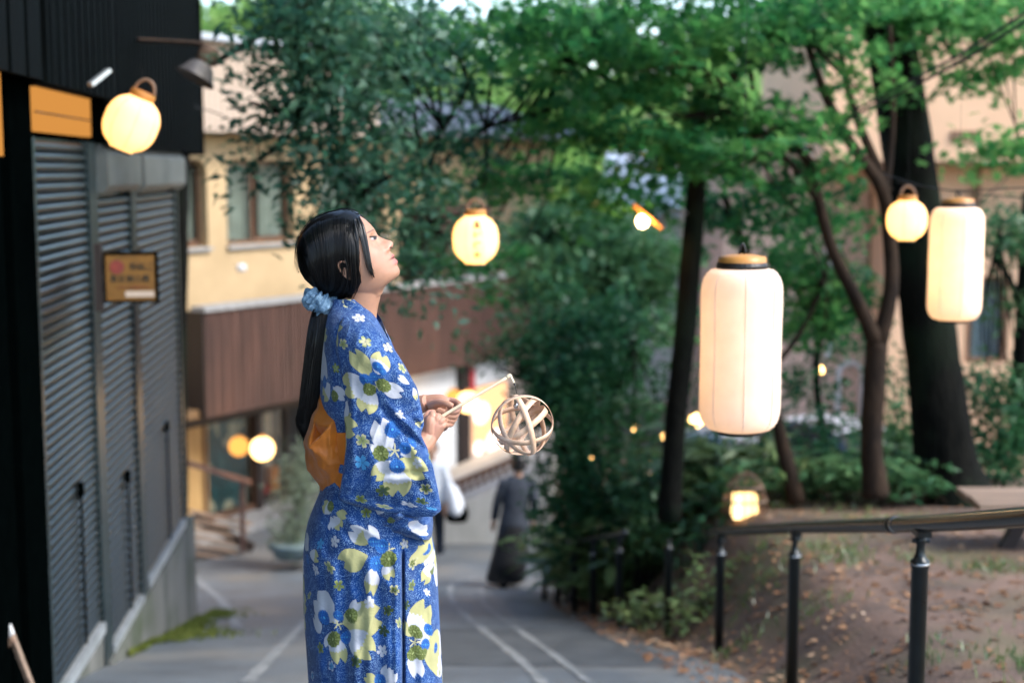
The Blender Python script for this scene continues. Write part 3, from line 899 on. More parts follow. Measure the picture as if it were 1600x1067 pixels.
wv = part('window', cat([FP.box(wx0, wx0 + .09, -.12, -.04, wz0, wz1), FP.box(wx1 - .07, wx1, -.12, -.04, wz0, wz1), FP.box(wx0 + .09, wx1 - .07, -.12, -.04, wz1 - .07, wz1), FP.box(wx0 + .09, wx1 - .07, -.12, -.04, wz0, wz0 + .07)]), M['peach_dark'], pb)
tt = np.linspace(wx0 + .16, wx1 - .05, 50)
part('curtain', gridgeo(np.array([FP.arr(np.stack([tt, -.28 + .03 * np.sin(tt * 40), np.full_like(tt, z)], -1)) for z in (wz0, wz1)])), surf('blue_curtain', (.42, .55, .62), (.3, .42, .5), rough=.9), wv, smooth=True)
part('pane', FP.box(wx0 + .09, wx1 - .07, -.082, -.078, wz0 + .07, wz1 - .07), M['glass'], wv)
part('downpipe', FP.box(ft(1521), ft(1529), .02, .12, fz(420), zov - .07), M['peach_dark'], pb)
gx0, gx1, gz0, gz1 = ft(1482, .8), ft(1521, .8), fz(221, .8), fz(205, .8)
vg = part('vent', cat([FP.box(gx0, gx1, .80, .83, gz0, gz0 + .02), FP.box(gx0, gx1, .80, .83, gz1 - .02, gz1), FP.box(gx0, gx0 + .02, .80, .83, gz0 + .02, gz1 - .02), FP.box(gx1 - .02, gx1, .80, .83, gz0 + .02, gz1 - .02)]), M['peach_dark'], pb)
for k in range(6):
    x_ = gx0 + .02 + (gx1 - gx0 - .04) * (k + .35) / 6
    part('louvre', FP.box(x_, x_ + .018, .80, .822, gz0 + .02, gz1 - .02), M['peach_dark'], vg)
# pink wing
pk = thing('pink_building', 'pink stucco house wing with a white arched doorway behind the maples', 'building', (6, 26, 0))
FK = Frame((0, 24.6), (1, .03))
def kt(px): return FK.hit(px, 500)[0]
def kz(py): return FK.hit(1300, py)[1]
part('wall', FK.box(kt(1128), kt(1420), -5, 0, -.4, kz(228)), M['pink'], pk)
rx0, rx1 = kt(1236), kt(1392)
part('roof', prism([(0, 0), (1.3, -.42), (1.3, -.34), (0, .10)], FK(rx0, .005, kz(216)), FK.n, (0, 0, 1), FK.t * (rx1 - rx0)), M['metal_roof'], pk)
ax, aw, az0, az1 = (kt(1308) + kt(1352)) / 2, (kt(1352) - kt(1308)) / 2, kz(720), kz(585)
arc = [(-aw, 0)] + [(aw * math.cos(a), az1 - az0 + aw * math.sin(a)) for a in np.linspace(math.pi, 0, 14)] + [(aw, 0)]
inner = [(x * .72, z - (0 if z == 0 else .0)) for x, z in arc]
V = [FK(ax + x, n, az0 + z) for n in (.0, .10) for x, z in arc] + [FK(ax + x, n, az0 + (z if z <= az1 - az0 else (az1 - az0) + (z - az1 + az0) * .72)) for n in (.0, .10) for x, z in inner]
n_ = len(arc)
F = []
for k in range(n_ - 1):
    F += [(n_ + k, n_ + k + 1, 3 * n_ + k + 1, 3 * n_ + k), (k, n_ + k, n_ + k + 1, k + 1)[::-1], (2 * n_ + k, 3 * n_ + k, 3 * n_ + k + 1, 2 * n_ + k + 1)]
part('arch_frame', (np.array(V), F), M['white'], pk, smooth=False)
part('door', FK.box(ax - aw * .7, ax + aw * .7, .004, .03, az0, az1 + aw * .4), M['pink'], pk)
part('air_conditioner', FK.box(kt(1358), kt(1382), .02, .35, kz(368), kz(335)), M['white'], pk)
part('air_conditioner', FK.box(kt(1285), kt(1306), .02, .25, kz(402), kz(378)), M['white'], pk)
part('downpipe', FK.box(kt(1291), kt(1298), .02, .09, kz(560), kz(403)), M['white'], pk)
part('downpipe', FK.box(kt(1352), kt(1356), .02, .07, kz(560), kz(300)), M['peach_dark'], pk)
part('meter_box', FK.box(kt(1384), kt(1402), .02, .25, kz(560), kz(515)), M['white'], pk)

# pale house glimpsed between the trunks
fh = thing('pale_house', 'pale house with a grey roof glimpsed between the dark trunk and the long lantern', 'house', (3.0, 32, 0))
FH = Frame((0, 31.0), (1, .0))
hx0, hx1, hz = FH.hit(985, 400)[0], FH.hit(1180, 400)[0], FH.hit(1100, 330)[1]
part('wall', FH.box(hx0, hx1, -5, 0, -.3, hz), M['white'], fh)
part('roof', prism([(-5.4, -.1), (.5, -.1), (.5, 0), (-2.4, 1.3), (-5.4, 0)], FH(hx0 - .4, 0, hz), FH.n, (0, 0, 1), FH.t * (hx1 - hx0 + .8)), M['metal_roof'], fh)
for k in range(3):
    xx = hx0 + .4 + k * .9
    w_ = part('window', FH.box(xx, xx + .55, .004, .06, hz - 1.7, hz - .7), M['sill'], fh)
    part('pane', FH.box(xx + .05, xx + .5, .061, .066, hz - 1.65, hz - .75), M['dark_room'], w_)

# ================================================================== foliage
L_MAPLE = leafmat('maple_leaf', [(.010, .066, .034), (.022, .115, .044), (.055, .20, .057), (.14, .33, .088)], .55, .012)
L_BRIGHT = leafmat('bright_leaf', [(.03, .15, .06), (.06, .23, .07), (.11, .31, .09), (.18, .38, .12)], .5, .012)  # bright green is the leaf's own colour
L_EVERGREEN = leafmat('evergreen_leaf', [(.012, .065, .048), (.026, .10, .07), (.055, .15, .09), (.13, .25, .14)], .4, .035, .5)
L_DARK = leafmat('dark_leaf', [(.008, .045, .026), (.017, .076, .036), (.034, .115, .046), (.08, .19, .068)], .3, .02, .4)  # dark green is the leaf's own colour
L_SHRUB = leafmat('shrub_leaf', [(.02, .075, .04), (.035, .11, .05), (.06, .15, .06), (.11, .20, .085)], .35, .025, .4)
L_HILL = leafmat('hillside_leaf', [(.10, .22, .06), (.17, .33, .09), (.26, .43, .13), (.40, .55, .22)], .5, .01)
L_GRASS = leafmat('sasa_leaf', [(.05, .10, .035), (.08, .15, .05), (.13, .20, .07), (.20, .25, .10)], .35, .06)
L_DEAD = leafmat('dead_leaf', [(.09, .045, .025), (.17, .085, .045), (.28, .16, .09), (.42, .30, .20)], .1, .03)
L_MOSS = leafmat('moss', [(.07, .10, .025), (.13, .16, .04), (.20, .22, .06)], .2, .0)

def leaf_quads(C, A, N, L, W):
    """kite shaped leaves: centres C, axis A, normal N, length L, width W"""
    A = A / (np.linalg.norm(A, axis=1)[:, None] + 1e-9)
    S = np.cross(A, N); S /= np.linalg.norm(S, axis=1)[:, None] + 1e-9
    n = len(C)
    L, W = np.broadcast_to(L, (n,))[:, None], np.broadcast_to(W, (n,))[:, None]
    Nn = np.cross(S, A)
    p0 = C - A * L * .5
    p1 = C - A * L * .06 + S * W * .5 + Nn * W * .10
    p2 = C + A * L * .5 - Nn * L * .08
    p3 = C - A * L * .06 - S * W * .5 + Nn * W * .10
    V = np.stack([p0, p1, p2, p3], 1).reshape(-1, 3)
    F = np.arange(4 * n).reshape(n, 4)
    return V, F

def maple_leaves(C, A, N, L):
    """five pointed leaves"""
    A = A / (np.linalg.norm(A, axis=1)[:, None] + 1e-9)
    S = np.cross(A, N); S /= np.linalg.norm(S, axis=1)[:, None] + 1e-9
    Nn = np.cross(S, A)
    n = len(C); L = np.broadcast_to(L, (n,))[:, None]
    pol = [(-.45, .0), (-.1, .18), (-.28, .5), (.05, .30), (.30, .48), (.16, .14), (.62, 0), (.16, -.14), (.30, -.48), (.05, -.30), (-.28, -.5), (-.1, -.18)]
    V = np.stack([C + A * L * a + S * L * b - Nn * L * (a * a + b * b) * .22 for a, b in pol], 1).reshape(-1, 3)
    F = np.arange(12 * n).reshape(n, 12)
    return V, F

def unit(n):
    v = RNG.normal(size=(n, 3))
    return v / np.linalg.norm(v, axis=1)[:, None]

def clump_leaves(clumps, size, per=55, spray=.32, flat=.25, kind='kite', droop=.0, aspect=.5):
    """clumps of (centre, (rx, ry, rz), count): leaves gathered in sprays inside each ellipsoid"""
    Cs, As, Ns = [], [], []
    for c, rr, n in clumps:
        ns = max(1, int(n / per))
        u = unit(ns) * (RNG.random((ns, 1)) ** .45)
        sc_ = np.asarray(c) + u * np.asarray(rr)
        tilt = np.array([0, 0, 1.0]) + RNG.normal(size=(ns, 3)) * .22
        tilt /= np.linalg.norm(tilt, axis=1)[:, None]
        k = np.repeat(np.arange(ns), per)
        r_ = spray * (.6 + .8 * RNG.random(ns))[k] * np.sqrt(RNG.random(len(k)))
        a = RNG.random(len(k)) * 2 * math.pi
        t1 = np.cross(tilt, np.array([.3, 1, .1])); t1 /= np.linalg.norm(t1, axis=1)[:, None]
        t2 = np.cross(tilt, t1)
        d = np.cos(a)[:, None] * t1[k] + np.sin(a)[:, None] * t2[k]
        pos = sc_[k] + d * r_[:, None] + tilt[k] * (RNG.normal(size=(len(k), 1)) * spray * flat) - np.array([0, 0, 1.0]) * (droop * r_[:, None] ** 2 / spray)
        ax = d + RNG.normal(size=d.shape) * .6
        nn = tilt[k] + RNG.normal(size=d.shape) * .55
        Cs.append(pos); As.append(ax); Ns.append(nn)
    C, A, N = np.concatenate(Cs), np.concatenate(As), np.concatenate(Ns)
    L = size * (.65 + .7 * RNG.random(len(C)))
    if kind == 'maple': return maple_leaves(C, A, N, L)
    return leaf_quads(C, A, N, L, L * aspect * (.8 + .4 * RNG.random(len(C))))

def limb(pts, radii, n=28, seg=10, wob=.06):
    p = resample(np.array(pts), n)
    r = np.interp(np.linspace(0, 1, n), np.linspace(0, 1, len(radii)), radii)
    return tube(p, r, seg, True, wob=wob)

def rpx(w, Y): return w / FPX * Y

def tree(name, label, base, trunk, limbs, clumps, lmat, bark, size, group=None, **kw):
    """trunk / limbs: [( [(px,py,Y)...], [radius px ...] )]; clumps: (px,py,Y, rx px, rz px, depth m, count)"""
    o = thing(name, label, 'tree', base, group)
    tp, tr_ = trunk
    part('trunk', limb([P(*q) for q in tp], [rpx(w, q[2]) for w, q in zip(tr_, tp)], seg=12), bark, o, smooth=True)
    for lp, lr in limbs:
        part('branch', limb([P(*q) for q in lp], [rpx(w, q[2]) for w, q in zip(lr, lp)], n=20, seg=8), bark, o, smooth=True)
    # twigs from limb ends into the clumps
    cl = [(P(px, py, Y), (rpx(rx, Y), dep, rpx(rz, Y)), n) for px, py, Y, rx, rz, dep, n in clumps]
    part('crown', clump_leaves(cl, size, **kw), lmat, o)
    if limbs:
        tw2 = []
        ends = [P(*lp[-1]) for lp, _ in limbs]
        for c, rr, n in cl:
            e = min(ends, key=lambda q: np.linalg.norm(q - c))
            for _ in range(3):
                tgt = c + (RNG.random(3) - .5) * np.array(rr) * 1.4
                mid = (e + tgt) / 2 + RNG.normal(size=3) * .12
                tw2.append(tube(resample([e, mid, tgt], 8), np.linspace(.014, .004, 8), 5))
        part('twig', cat(tw2), bark, o, smooth=True, kind='stuff')
    return o

# -- big dark trunk on the terrace
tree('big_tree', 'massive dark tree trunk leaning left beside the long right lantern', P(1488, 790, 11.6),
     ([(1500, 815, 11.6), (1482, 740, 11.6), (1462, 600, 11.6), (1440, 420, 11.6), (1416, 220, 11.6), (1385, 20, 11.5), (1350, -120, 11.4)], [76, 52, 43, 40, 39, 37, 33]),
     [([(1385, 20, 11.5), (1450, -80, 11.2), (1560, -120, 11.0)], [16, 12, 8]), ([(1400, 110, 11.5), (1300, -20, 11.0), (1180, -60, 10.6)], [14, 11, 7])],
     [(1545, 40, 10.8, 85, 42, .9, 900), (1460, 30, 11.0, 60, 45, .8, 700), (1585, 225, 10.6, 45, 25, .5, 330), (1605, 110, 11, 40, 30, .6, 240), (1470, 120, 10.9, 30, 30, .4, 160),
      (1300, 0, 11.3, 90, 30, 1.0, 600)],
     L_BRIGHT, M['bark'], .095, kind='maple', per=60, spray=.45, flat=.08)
# -- forked maple
tree('maple_tree', 'forked maple with slim brown trunks left of the massive dark trunk', P(1366, 765, 10.4),
     ([(1368, 775, 10.4), (1362, 690, 10.4), (1366, 600, 10.4), (1370, 535, 10.4)], [22, 17, 18, 17]),
     [([(1372, 545, 10.4), (1340, 470, 10.3), (1300, 390, 10.2), (1276, 300, 10.1), (1262, 250, 10.1), (1215, 205, 10.0), (1178, 165, 9.9)], [14, 11, 9.5, 8.5, 8, 7, 6]),
      ([(1372, 545, 10.4), (1392, 450, 10.4), (1388, 350, 10.4), (1375, 290, 10.3), (1330, 225, 10.2), (1290, 150, 10.1), (1258, 60, 10.0)], [14, 12, 11, 10, 8.5, 7, 5.5]),
      ([(1388, 300, 10.4), (1345, 200, 10.4), (1320, 120, 10.5), (1308, 20, 10.6)], [8, 7, 5, 4]),
      ([(1276, 310, 10.1), (1240, 260, 10.0), (1190, 215, 9.8)], [6, 5, 4]),
      ([(1384, 300, 10.4), (1395, 180, 10.4), (1390, 40, 10.4)], [7, 5, 4])],
     [(1130, 60, 9.8, 150, 60, 1.1, 1456), (1010, 120, 9.6, 110, 60, 1.0, 1520), (1170, 190, 10.0, 75, 50, .9, 880), (1080, 235, 9.8, 100, 45, .9, 988), (1280, 50, 10.1, 70, 50, .9, 480),
      (1330, 150, 10.2, 30, 25, .5, 96), (1230, 310, 10.8, 55, 34, .6, 480), (1290, 250, 10.0, 34, 24, .4, 184), (930, 40, 9.4, 110, 40, .9, 988), (960, 225, 9.9, 70, 30, .8, 560), (1180, 5, 9.8, 170, 26, 1.0, 936)],
     L_MAPLE, M['bark_light'], .085, kind='maple', per=120, spray=.50, flat=.07, group='maples on the terrace')
# -- slim dark leaning trunk
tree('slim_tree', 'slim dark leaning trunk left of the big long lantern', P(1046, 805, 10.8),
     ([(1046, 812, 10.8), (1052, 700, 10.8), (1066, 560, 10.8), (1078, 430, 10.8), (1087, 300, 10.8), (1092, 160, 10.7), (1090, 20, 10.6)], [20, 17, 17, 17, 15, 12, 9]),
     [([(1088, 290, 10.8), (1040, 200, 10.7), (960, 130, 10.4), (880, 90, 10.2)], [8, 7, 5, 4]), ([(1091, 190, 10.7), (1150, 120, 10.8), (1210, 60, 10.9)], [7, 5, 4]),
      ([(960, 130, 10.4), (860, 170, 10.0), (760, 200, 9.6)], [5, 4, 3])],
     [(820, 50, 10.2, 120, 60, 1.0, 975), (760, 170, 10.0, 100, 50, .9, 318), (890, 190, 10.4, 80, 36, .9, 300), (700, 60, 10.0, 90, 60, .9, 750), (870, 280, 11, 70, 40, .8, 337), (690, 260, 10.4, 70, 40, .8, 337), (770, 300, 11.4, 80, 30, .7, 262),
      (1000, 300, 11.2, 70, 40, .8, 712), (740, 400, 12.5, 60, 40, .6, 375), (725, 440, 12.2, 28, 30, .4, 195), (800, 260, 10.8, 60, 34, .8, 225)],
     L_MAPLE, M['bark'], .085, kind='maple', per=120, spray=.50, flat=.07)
# -- evergreen reaching in from above at the left
tree('evergreen_tree', 'blue green evergreen bough hanging over the inn windows', P(262, 880, 14.0),
     ([(262, 890, 14.0), (262, 600, 14.0), (268, 300, 13.9), (280, 60, 13.6), (300, -90, 13.2)], [34, 30, 27, 24, 20]),
     [([(296, -60, 13.2), (420, -50, 11.5), (560, 20, 9.4), (640, 130, 9.0), (690, 200, 9.1)], [14, 11, 7, 4, 2.5]), ([(420, -50, 11.5), (470, 60, 9.6), (500, 150, 8.8), (470, 190, 8.6)], [7, 5, 4, 2.5]), ([(560, 20, 9.4), (570, 150, 8.9), (590, 260, 8.8), (560, 310, 8.7)], [4, 3.5, 3, 2]), ([(640, 130, 9.0), (660, 260, 9.2), (670, 350, 9.4)], [4, 3, 2])],
     [(560, 60, 8.9, 120, 60, .8, 1120), (450, 110, 8.6, 70, 60, .6, 595), (560, 170, 8.8, 90, 50, .7, 630), (640, 130, 9.0, 90, 70, .8, 385), (470, 185, 8.6, 70, 24, .5, 434), (400, 215, 8.6, 40, 14, .3, 140), (600, 300, 8.9, 80, 50, .6, 560), (545, 280, 8.8, 55, 40, .5, 489),
      (680, 350, 9.4, 60, 50, .6, 268), (650, 420, 9.4, 44, 34, .5, 251), (500, 10, 8.4, 100, 30, .6, 909), (660, 20, 9.0, 90, 40, .7, 538), (505, 300, 8.7, 24, 40, .3, 182), (520, 110, 8.6, 60, 50, .5, 630), (700, 200, 9.2, 60, 50, .6, 346)],
     L_EVERGREEN, M['bark'], .085, per=80, spray=.30, aspect=.42, flat=.5, droop=.5)
# -- dense dark evergreen shrub-tree behind the railing
tree('dense_tree', 'dense dark green shrubby tree behind the dark clothed passer-by', P(915, 860, 13.6),
     ([(918, 870, 13.6), (915, 760, 13.6), (910, 620, 13.7), (905, 500, 13.8)], [13, 11, 8, 4]),
     [([(915, 760, 13.6), (870, 680, 13.4), (840, 600, 13.2)], [6, 4, 2]), ([(912, 690, 13.6), (960, 620, 13.5), (990, 540, 13.4)], [6, 4, 2])],
     [(910, 520, 13.8, 100, 90, .9, 2880), (880, 620, 13.4, 74, 90, .9, 2400), (960, 590, 13.7, 90, 110, .9, 1496), (915, 740, 13.5, 74, 80, .8, 2240), (990, 720, 13.9, 60, 100, .8, 748), (830, 540, 13.4, 40, 40, .5, 400), (800, 560, 13.2, 40, 14, .3, 144),
      (893, 805, 13.2, 42, 40, .6, 800), (960, 800, 13.0, 60, 50, .7, 960), (760, 545, 13.2, 40, 9, .3, 88)],
     L_DARK, M['bark'], .085, per=50, spray=.25, flat=.6)
# -- brighter tree behind it
tree('bright_tree', 'brighter green round tree behind the tilted glowing lamp', P(960, 760, 19.0),
     ([(965, 770, 19), (955, 600, 19), (940, 420, 19), (930, 330, 19)], [9, 8, 6, 3]), [([(945, 480, 19), (880, 400, 18.6), (840, 360, 18.4)], [4, 3, 2])],
     [(900, 370, 18.8, 110, 60, 1.6, 3000), (980, 420, 19, 80, 60, 1.4, 2200), (850, 430, 18.6, 50, 40, 1, 700), (1010, 500, 19, 40, 50, 1, 700)],
     L_SHRUB, M['bark'], .15, per=40, spray=.5)
tree('pale_tree', 'pale green tree rising behind the beige ribbed storey', P(430, 700, 31.0),
     ([(430, 760, 31), (428, 400, 31), (424, 150, 31), (420, 20, 31)], [9, 8, 6, 3]), [([(425, 160, 31), (380, 70, 31), (340, 20, 31)], [4, 3, 2]), ([(424, 120, 31), (480, 60, 31), (540, 10, 31)], [4, 3, 2])],
     [(370, 45, 31, 60, 40, 2.2, 900), (450, 20, 31, 80, 40, 2.2, 1100), (540, 50, 31, 70, 40, 2.2, 800), (640, 90, 32, 60, 40, 2.2, 600)],
     L_HILL, M['bark'], .30, per=35, spray=.8)
# -- thin trunks by the big lantern
tree('thin_tree', 'thin brown trunk emerging below the big long lantern', P(1243, 780, 11.2),
     ([(1246, 785, 11.2), (1226, 710, 11.2), (1212, 640, 11.2), (1200, 540, 11.3), (1178, 430, 11.4), (1150, 360, 11.5), (1130, 300, 11.6)], [15, 12, 9, 9, 8, 7, 5]),
     [([(1172, 415, 11.4), (1150, 350, 11.6), (1120, 320, 11.8)], [5, 4, 3]), ([(1205, 580, 11.3), (1250, 520, 11.5), (1290, 440, 11.6)], [5, 4, 2.5])],
     [(1250, 420, 12.2, 60, 40, .7, 700), (1290, 480, 12.2, 50, 36, .6, 520), (1130, 330, 11.8, 40, 40, .6, 450), (1275, 350, 12.4, 40, 30, .6, 380), (1240, 500, 12.0, 40, 24, .5, 260)],
     L_MAPLE, M['bark_light'], .085, kind='maple', per=45)
tree('young_tree', 'young slender tree with dark stem between the two long lanterns', P(1296, 770, 13.5),
     ([(1298, 780, 13.5), (1290, 700, 13.5), (1276, 600, 13.5), (1280, 500, 13.6), (1268, 440, 13.6)], [6, 6, 6, 5, 3]), [([(1278, 540, 13.5), (1300, 480, 13.6), (1322, 430, 13.6)], [3, 2.5, 2])],
     [(1270, 520, 13.6, 50, 30, .6, 480), (1310, 440, 13.6, 40, 30, .5, 300), (1240, 600, 13.4, 40, 30, .5, 320), (1330, 540, 13.8, 30, 24, .4, 170)], L_DARK, M['bark'], .085, per=40)
tree('edge_tree', 'dark trunk with leafy shoots at the right picture edge', P(1592, 690, 13.0),
     ([(1590, 700, 13.0), (1594, 600, 13), (1602, 460, 13), (1610, 300, 13)], [15, 14, 13, 12]), [([(1600, 480, 13), (1570, 420, 12.8), (1560, 370, 12.6)], [6, 4, 3])],
     [(1580, 370, 12.8, 45, 40, .7, 900), (1590, 480, 12.9, 22, 40, .5, 200), (1555, 600, 13.0, 30, 30, .5, 240), (1590, 620, 13.2, 34, 50, .6, 500)], L_SHRUB, M['bark'], .08, per=40)

# -- unseen tree added behind the viewer, its crown placed to shade the foreground
o = thing('unseen_shade_tree', 'unseen tree added behind the viewer to shade the upper lane', 'tree', (-4.6, -2.5, 3.4))
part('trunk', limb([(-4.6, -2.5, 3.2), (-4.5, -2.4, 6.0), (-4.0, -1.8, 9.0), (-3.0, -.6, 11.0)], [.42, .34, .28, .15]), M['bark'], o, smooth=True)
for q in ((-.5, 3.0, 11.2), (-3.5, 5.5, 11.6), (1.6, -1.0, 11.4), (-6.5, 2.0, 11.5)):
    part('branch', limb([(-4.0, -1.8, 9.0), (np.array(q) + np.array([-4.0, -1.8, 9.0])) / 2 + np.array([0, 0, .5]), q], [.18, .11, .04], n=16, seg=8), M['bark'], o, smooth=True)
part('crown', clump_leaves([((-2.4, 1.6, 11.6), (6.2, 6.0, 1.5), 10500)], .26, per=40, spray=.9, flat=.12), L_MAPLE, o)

# ------------------------------------------------------------------ shrubs and ground plants
def shrub(name, label, px, py, Y, clumps, lmat, size, group, stems=5, onground=True, **kw):
    b = P(px, py, Y)
    if onground: b[2] = float(zground(b[0], b[1]))
    o = thing(name, label, 'shrub', b, group)
    st = []
    cl = [(P(cx, cy_, cY), (rpx(rx, cY), dep, rpx(rz, cY)), n) for cx, cy_, cY, rx, rz, dep, n in clumps]
    for k in range(stems):
        c, rr, _ = cl[k % len(cl)]
        tgt = c + (RNG.random(3) - .5) * np.array(rr)
        s0 = b + np.array([RNG.normal() * .06, RNG.normal() * .06, -.03])
        st.append(tube(resample([s0, (s0 + tgt) / 2 + RNG.normal(size=3) * .05, tgt], 8), np.linspace(.016, .005, 8), 5))
    part('stem', cat(st), M['bark'], o, smooth=True)
    part('foliage', clump_leaves(cl, size, **kw), lmat, o)
    return o
G1 = 'shrubs below the terrace trees'
shrub('shrub', 'dark glossy shrub right of the slim dark trunk', 1110, 770, 12.8, [(1115, 730, 12.8, 55, 32, .6, 700), (1090, 650, 13, 24, 34, .5, 140)], L_DARK, .075, G1, per=40, spray=.22, flat=.6)
shrub('shrub', 'dark glossy shrub between the thin trunk and the lit basket', 1190, 775, 12.6, [(1180, 735, 12.6, 60, 30, .6, 800), (1200, 660, 12.8, 40, 30, .5, 200)], L_DARK, .075, G1, per=40, spray=.22, flat=.6)
shrub('shrub', 'leafy shrub between the thin trunk and the forked maple', 1300, 770, 12.2, [(1290, 730, 12.2, 60, 34, .6, 700), (1310, 650, 12.6, 40, 36, .5, 260)], L_DARK, .08, G1, per=40, spray=.22, flat=.6)
shrub('shrub', 'light green shrub right of the forked maple trunk', 1410, 770, 12.6, [(1410, 700, 12.6, 45, 50, .6, 600), (1400, 600, 12.8, 34, 40, .5, 200), (1430, 740, 12.3, 40, 30, .4, 420)], L_SHRUB, .085, G1, per=40, spray=.24, flat=.6)
shrub('shrub', 'dark shrub at the foot of the massive trunk by the bench', 1555, 760, 12.8, [(1560, 700, 12.8, 60, 50, .6, 1200), (1540, 620, 13, 40, 40, .5, 500)], L_DARK, .08, G1, per=40, spray=.24, flat=.6)
shrub('shrub', 'low bright shrub between the dark shrubby tree and slim trunk', 1000, 815, 12.0, [(1000, 770, 12.2, 34, 40, .4, 520), (1025, 800, 12, 30, 24, .4, 320)], L_SHRUB, .08, G1, per=35, spray=.2, flat=.6)

def sasa(name, label, px, py, Y, n, spread, h, group, lmat=None, wide=.02, cat_='plant'):
    """tuft of arching narrow leaves"""
    b = P(px, py, Y); b[2] = float(zground(b[0], b[1]))
    o = thing(name, label, cat_, b, group)
    a = RNG.random(n) * 2 * math.pi
    rad = spread * np.sqrt(RNG.random(n))
    root = np.stack([b[0] + rad * np.cos(a), b[1] + rad * np.sin(a) * .8, np.zeros(n)], -1)
    root[:, 2] = zground(root[:, 0], root[:, 1])
    hh = h * (.4 + .8 * RNG.random(n))
    lean = RNG.normal(size=(n, 2)) * .45
    tip = root + np.stack([lean[:, 0] * hh, lean[:, 1] * hh, hh], -1)
    m = 3
    Cs, As, Ns, Ls = [], [], [], []
    for j in range(m):
        f = .45 + .55 * RNG.random(n)
        c = root + (tip - root) * f[:, None]
        ax = np.stack([np.cos(a * 3 + j * 2.1), np.sin(a * 3 + j * 2.1), .15 - .5 * RNG.random(n)], -1)
        Cs.append(c + ax * hh[:, None] * .16); As.append(ax); Ns.append(np.array([0, 0, 1.0]) + RNG.normal(size=(n, 3)) * .4); Ls.append(hh * (.32 + .25 * RNG.random(n)))
    C, A, N, L = (np.concatenate(q) for q in (Cs, As, Ns, Ls))
    part('foliage', leaf_quads(C, A, N, L, L * .26), lmat or L_GRASS, o)
    st = [tube(resample([root[k] - (0, 0, .02), (root[k] + tip[k]) / 2 + (0, 0, .01), tip[k]], 4), [.005, .004, .003, .002], 4) for k in range(0, n, 4)]
    part('stem', cat(st), M['bark_light'], o)
    return o
G2 = 'leafy undergrowth along the lower handrail'
for (px, py, Y, n, sp_, h, lab) in [
        (890, 950, 15.4, 80, .2, .6, 'leafy undergrowth beside the dark skirt of the passer-by'),
        (905, 950, 14.6, 120, .30, .7, 'leafy undergrowth at the far end of the lower handrail'),
        (945, 960, 13.6, 130, .34, .7, 'leafy undergrowth behind the middle of the lower handrail'),
        (990, 965, 12.8, 130, .36, .65, 'leafy undergrowth behind the near post of the lower handrail'),
        (1020, 930, 12.6, 130, .4, .7, 'leafy undergrowth in the gap between the two handrails'),
        (1008, 1035, 10.9, 60, .22, .28, 'low leafy plants at the foot of the lone post'),
        (1085, 1035, 10.0, 60, .25, .26, 'low leafy plants left of the near handrail end'),
        (1065, 890, 12.4, 110, .4, .6, 'leafy undergrowth behind the lone post'),
        (1090, 845, 12.4, 110, .45, .5, 'leafy undergrowth left of the lit basket'),
        (1225, 812, 11.8, 100, .45, .4, 'leafy undergrowth right of the lit basket')]:
    sasa('undergrowth', lab, px, py, Y, int(n * 1.3), sp_, h, G2, L_GRASS if px < 1000 else None)

# low plants at the back edge of the terrace
G3 = 'fern tufts along the back of the terrace'
for k, (px, py, Y, lab) in enumerate([(1290, 800, 11.6, 'fern tuft behind the near handrail, next to the thin trunk'), (1345, 800, 11.4, 'fern tuft at the foot of the forked maple'),
                                      (1410, 800, 11.4, 'fern tuft between maple and massive trunk'), (1440, 790, 12.3, 'fern tuft left of the massive trunk base'), (1130, 850, 11.4, 'fern tuft below the lit basket')]):
    sasa('fern', lab, px, py, Y, 110, .4, .38, G3, L_SHRUB)

# potted shrub by the inn
pot = thing('potted_shrub', 'feathery grey green shrub in a blue grey pot before the inn', 'potted plant', P(462, 868, 17.6))
b = P(462, 868, 17.6)
part('pot', lathe(b, [(.0, 0), (.26, 0), (.34, .16), (.36, .20), (.31, .20), (.0, .17)], 20), surf('blue_grey_pot', (.20, .27, .28), rough=.4), pot, smooth=True)
part('foliage', clump_leaves([(P(465, 800, 17.6), (.22, .25, .50), 900), (P(470, 745, 17.6), (.2, .2, .30), 500), (P(445, 840, 17.6), (.15, .15, .15), 200)], .12, per=30, spray=.2, aspect=.16, flat=.8), leafmat('grey_leaf', [(.10, .15, .10), (.17, .22, .15), (.26, .31, .22)], .3, .03), pot)
part('stem', cat([tube(resample([b + (0, 0, .15), P(462, 810, 17.6), P(470 + d, 740, 17.6)], 8), np.linspace(.02, .006, 8), 5) for d in (-10, 0, 12)]), M['bark'], pot)

# fallen leaves, twigs, grass on the terrace (uncountable)
n = 3400
Yv = 4.6 + 9.4 * RNG.random(n) ** .8
off = np.abs(RNG.normal(size=n)) * 1.1 + RNG.random(n) * 2.0 * (RNG.random(n) < .45)
xv = xright(Yv) - .35 + off
zv = np.maximum(zground(xv, Yv), np.where(xv < xright(Yv) + .2, zroad(Yv) + .035, -9)) + .008
C = np.stack([xv, Yv, zv], -1)
A = np.stack([RNG.normal(size=n), RNG.normal(size=n), RNG.normal(size=n) * .12], -1)
N = np.array([0, 0, 1.0]) + RNG.normal(size=(n, 3)) * .28
ll = .03 + .055 * RNG.random(n) ** 2
solo('fallen_leaves', leaf_quads(C, A, N, ll, ll * .6), L_DEAD, 'brown fallen leaves strewn over the earth by the handrails', kind='stuff')
n = 2600
Yv = 5.0 + 8.5 * RNG.random(n)
cx_ = np.stack([RNG.random(60) * 5, 5 + 8 * RNG.random(60)], -1)
k = RNG.integers(0, 60, n)
xv = xright(cx_[k, 1]) + .1 + cx_[k, 0] + RNG.normal(size=n) * .12
Yv = cx_[k, 1] + RNG.normal(size=n) * .12
C = np.stack([xv, Yv, zground(xv, Yv) + .025], -1)
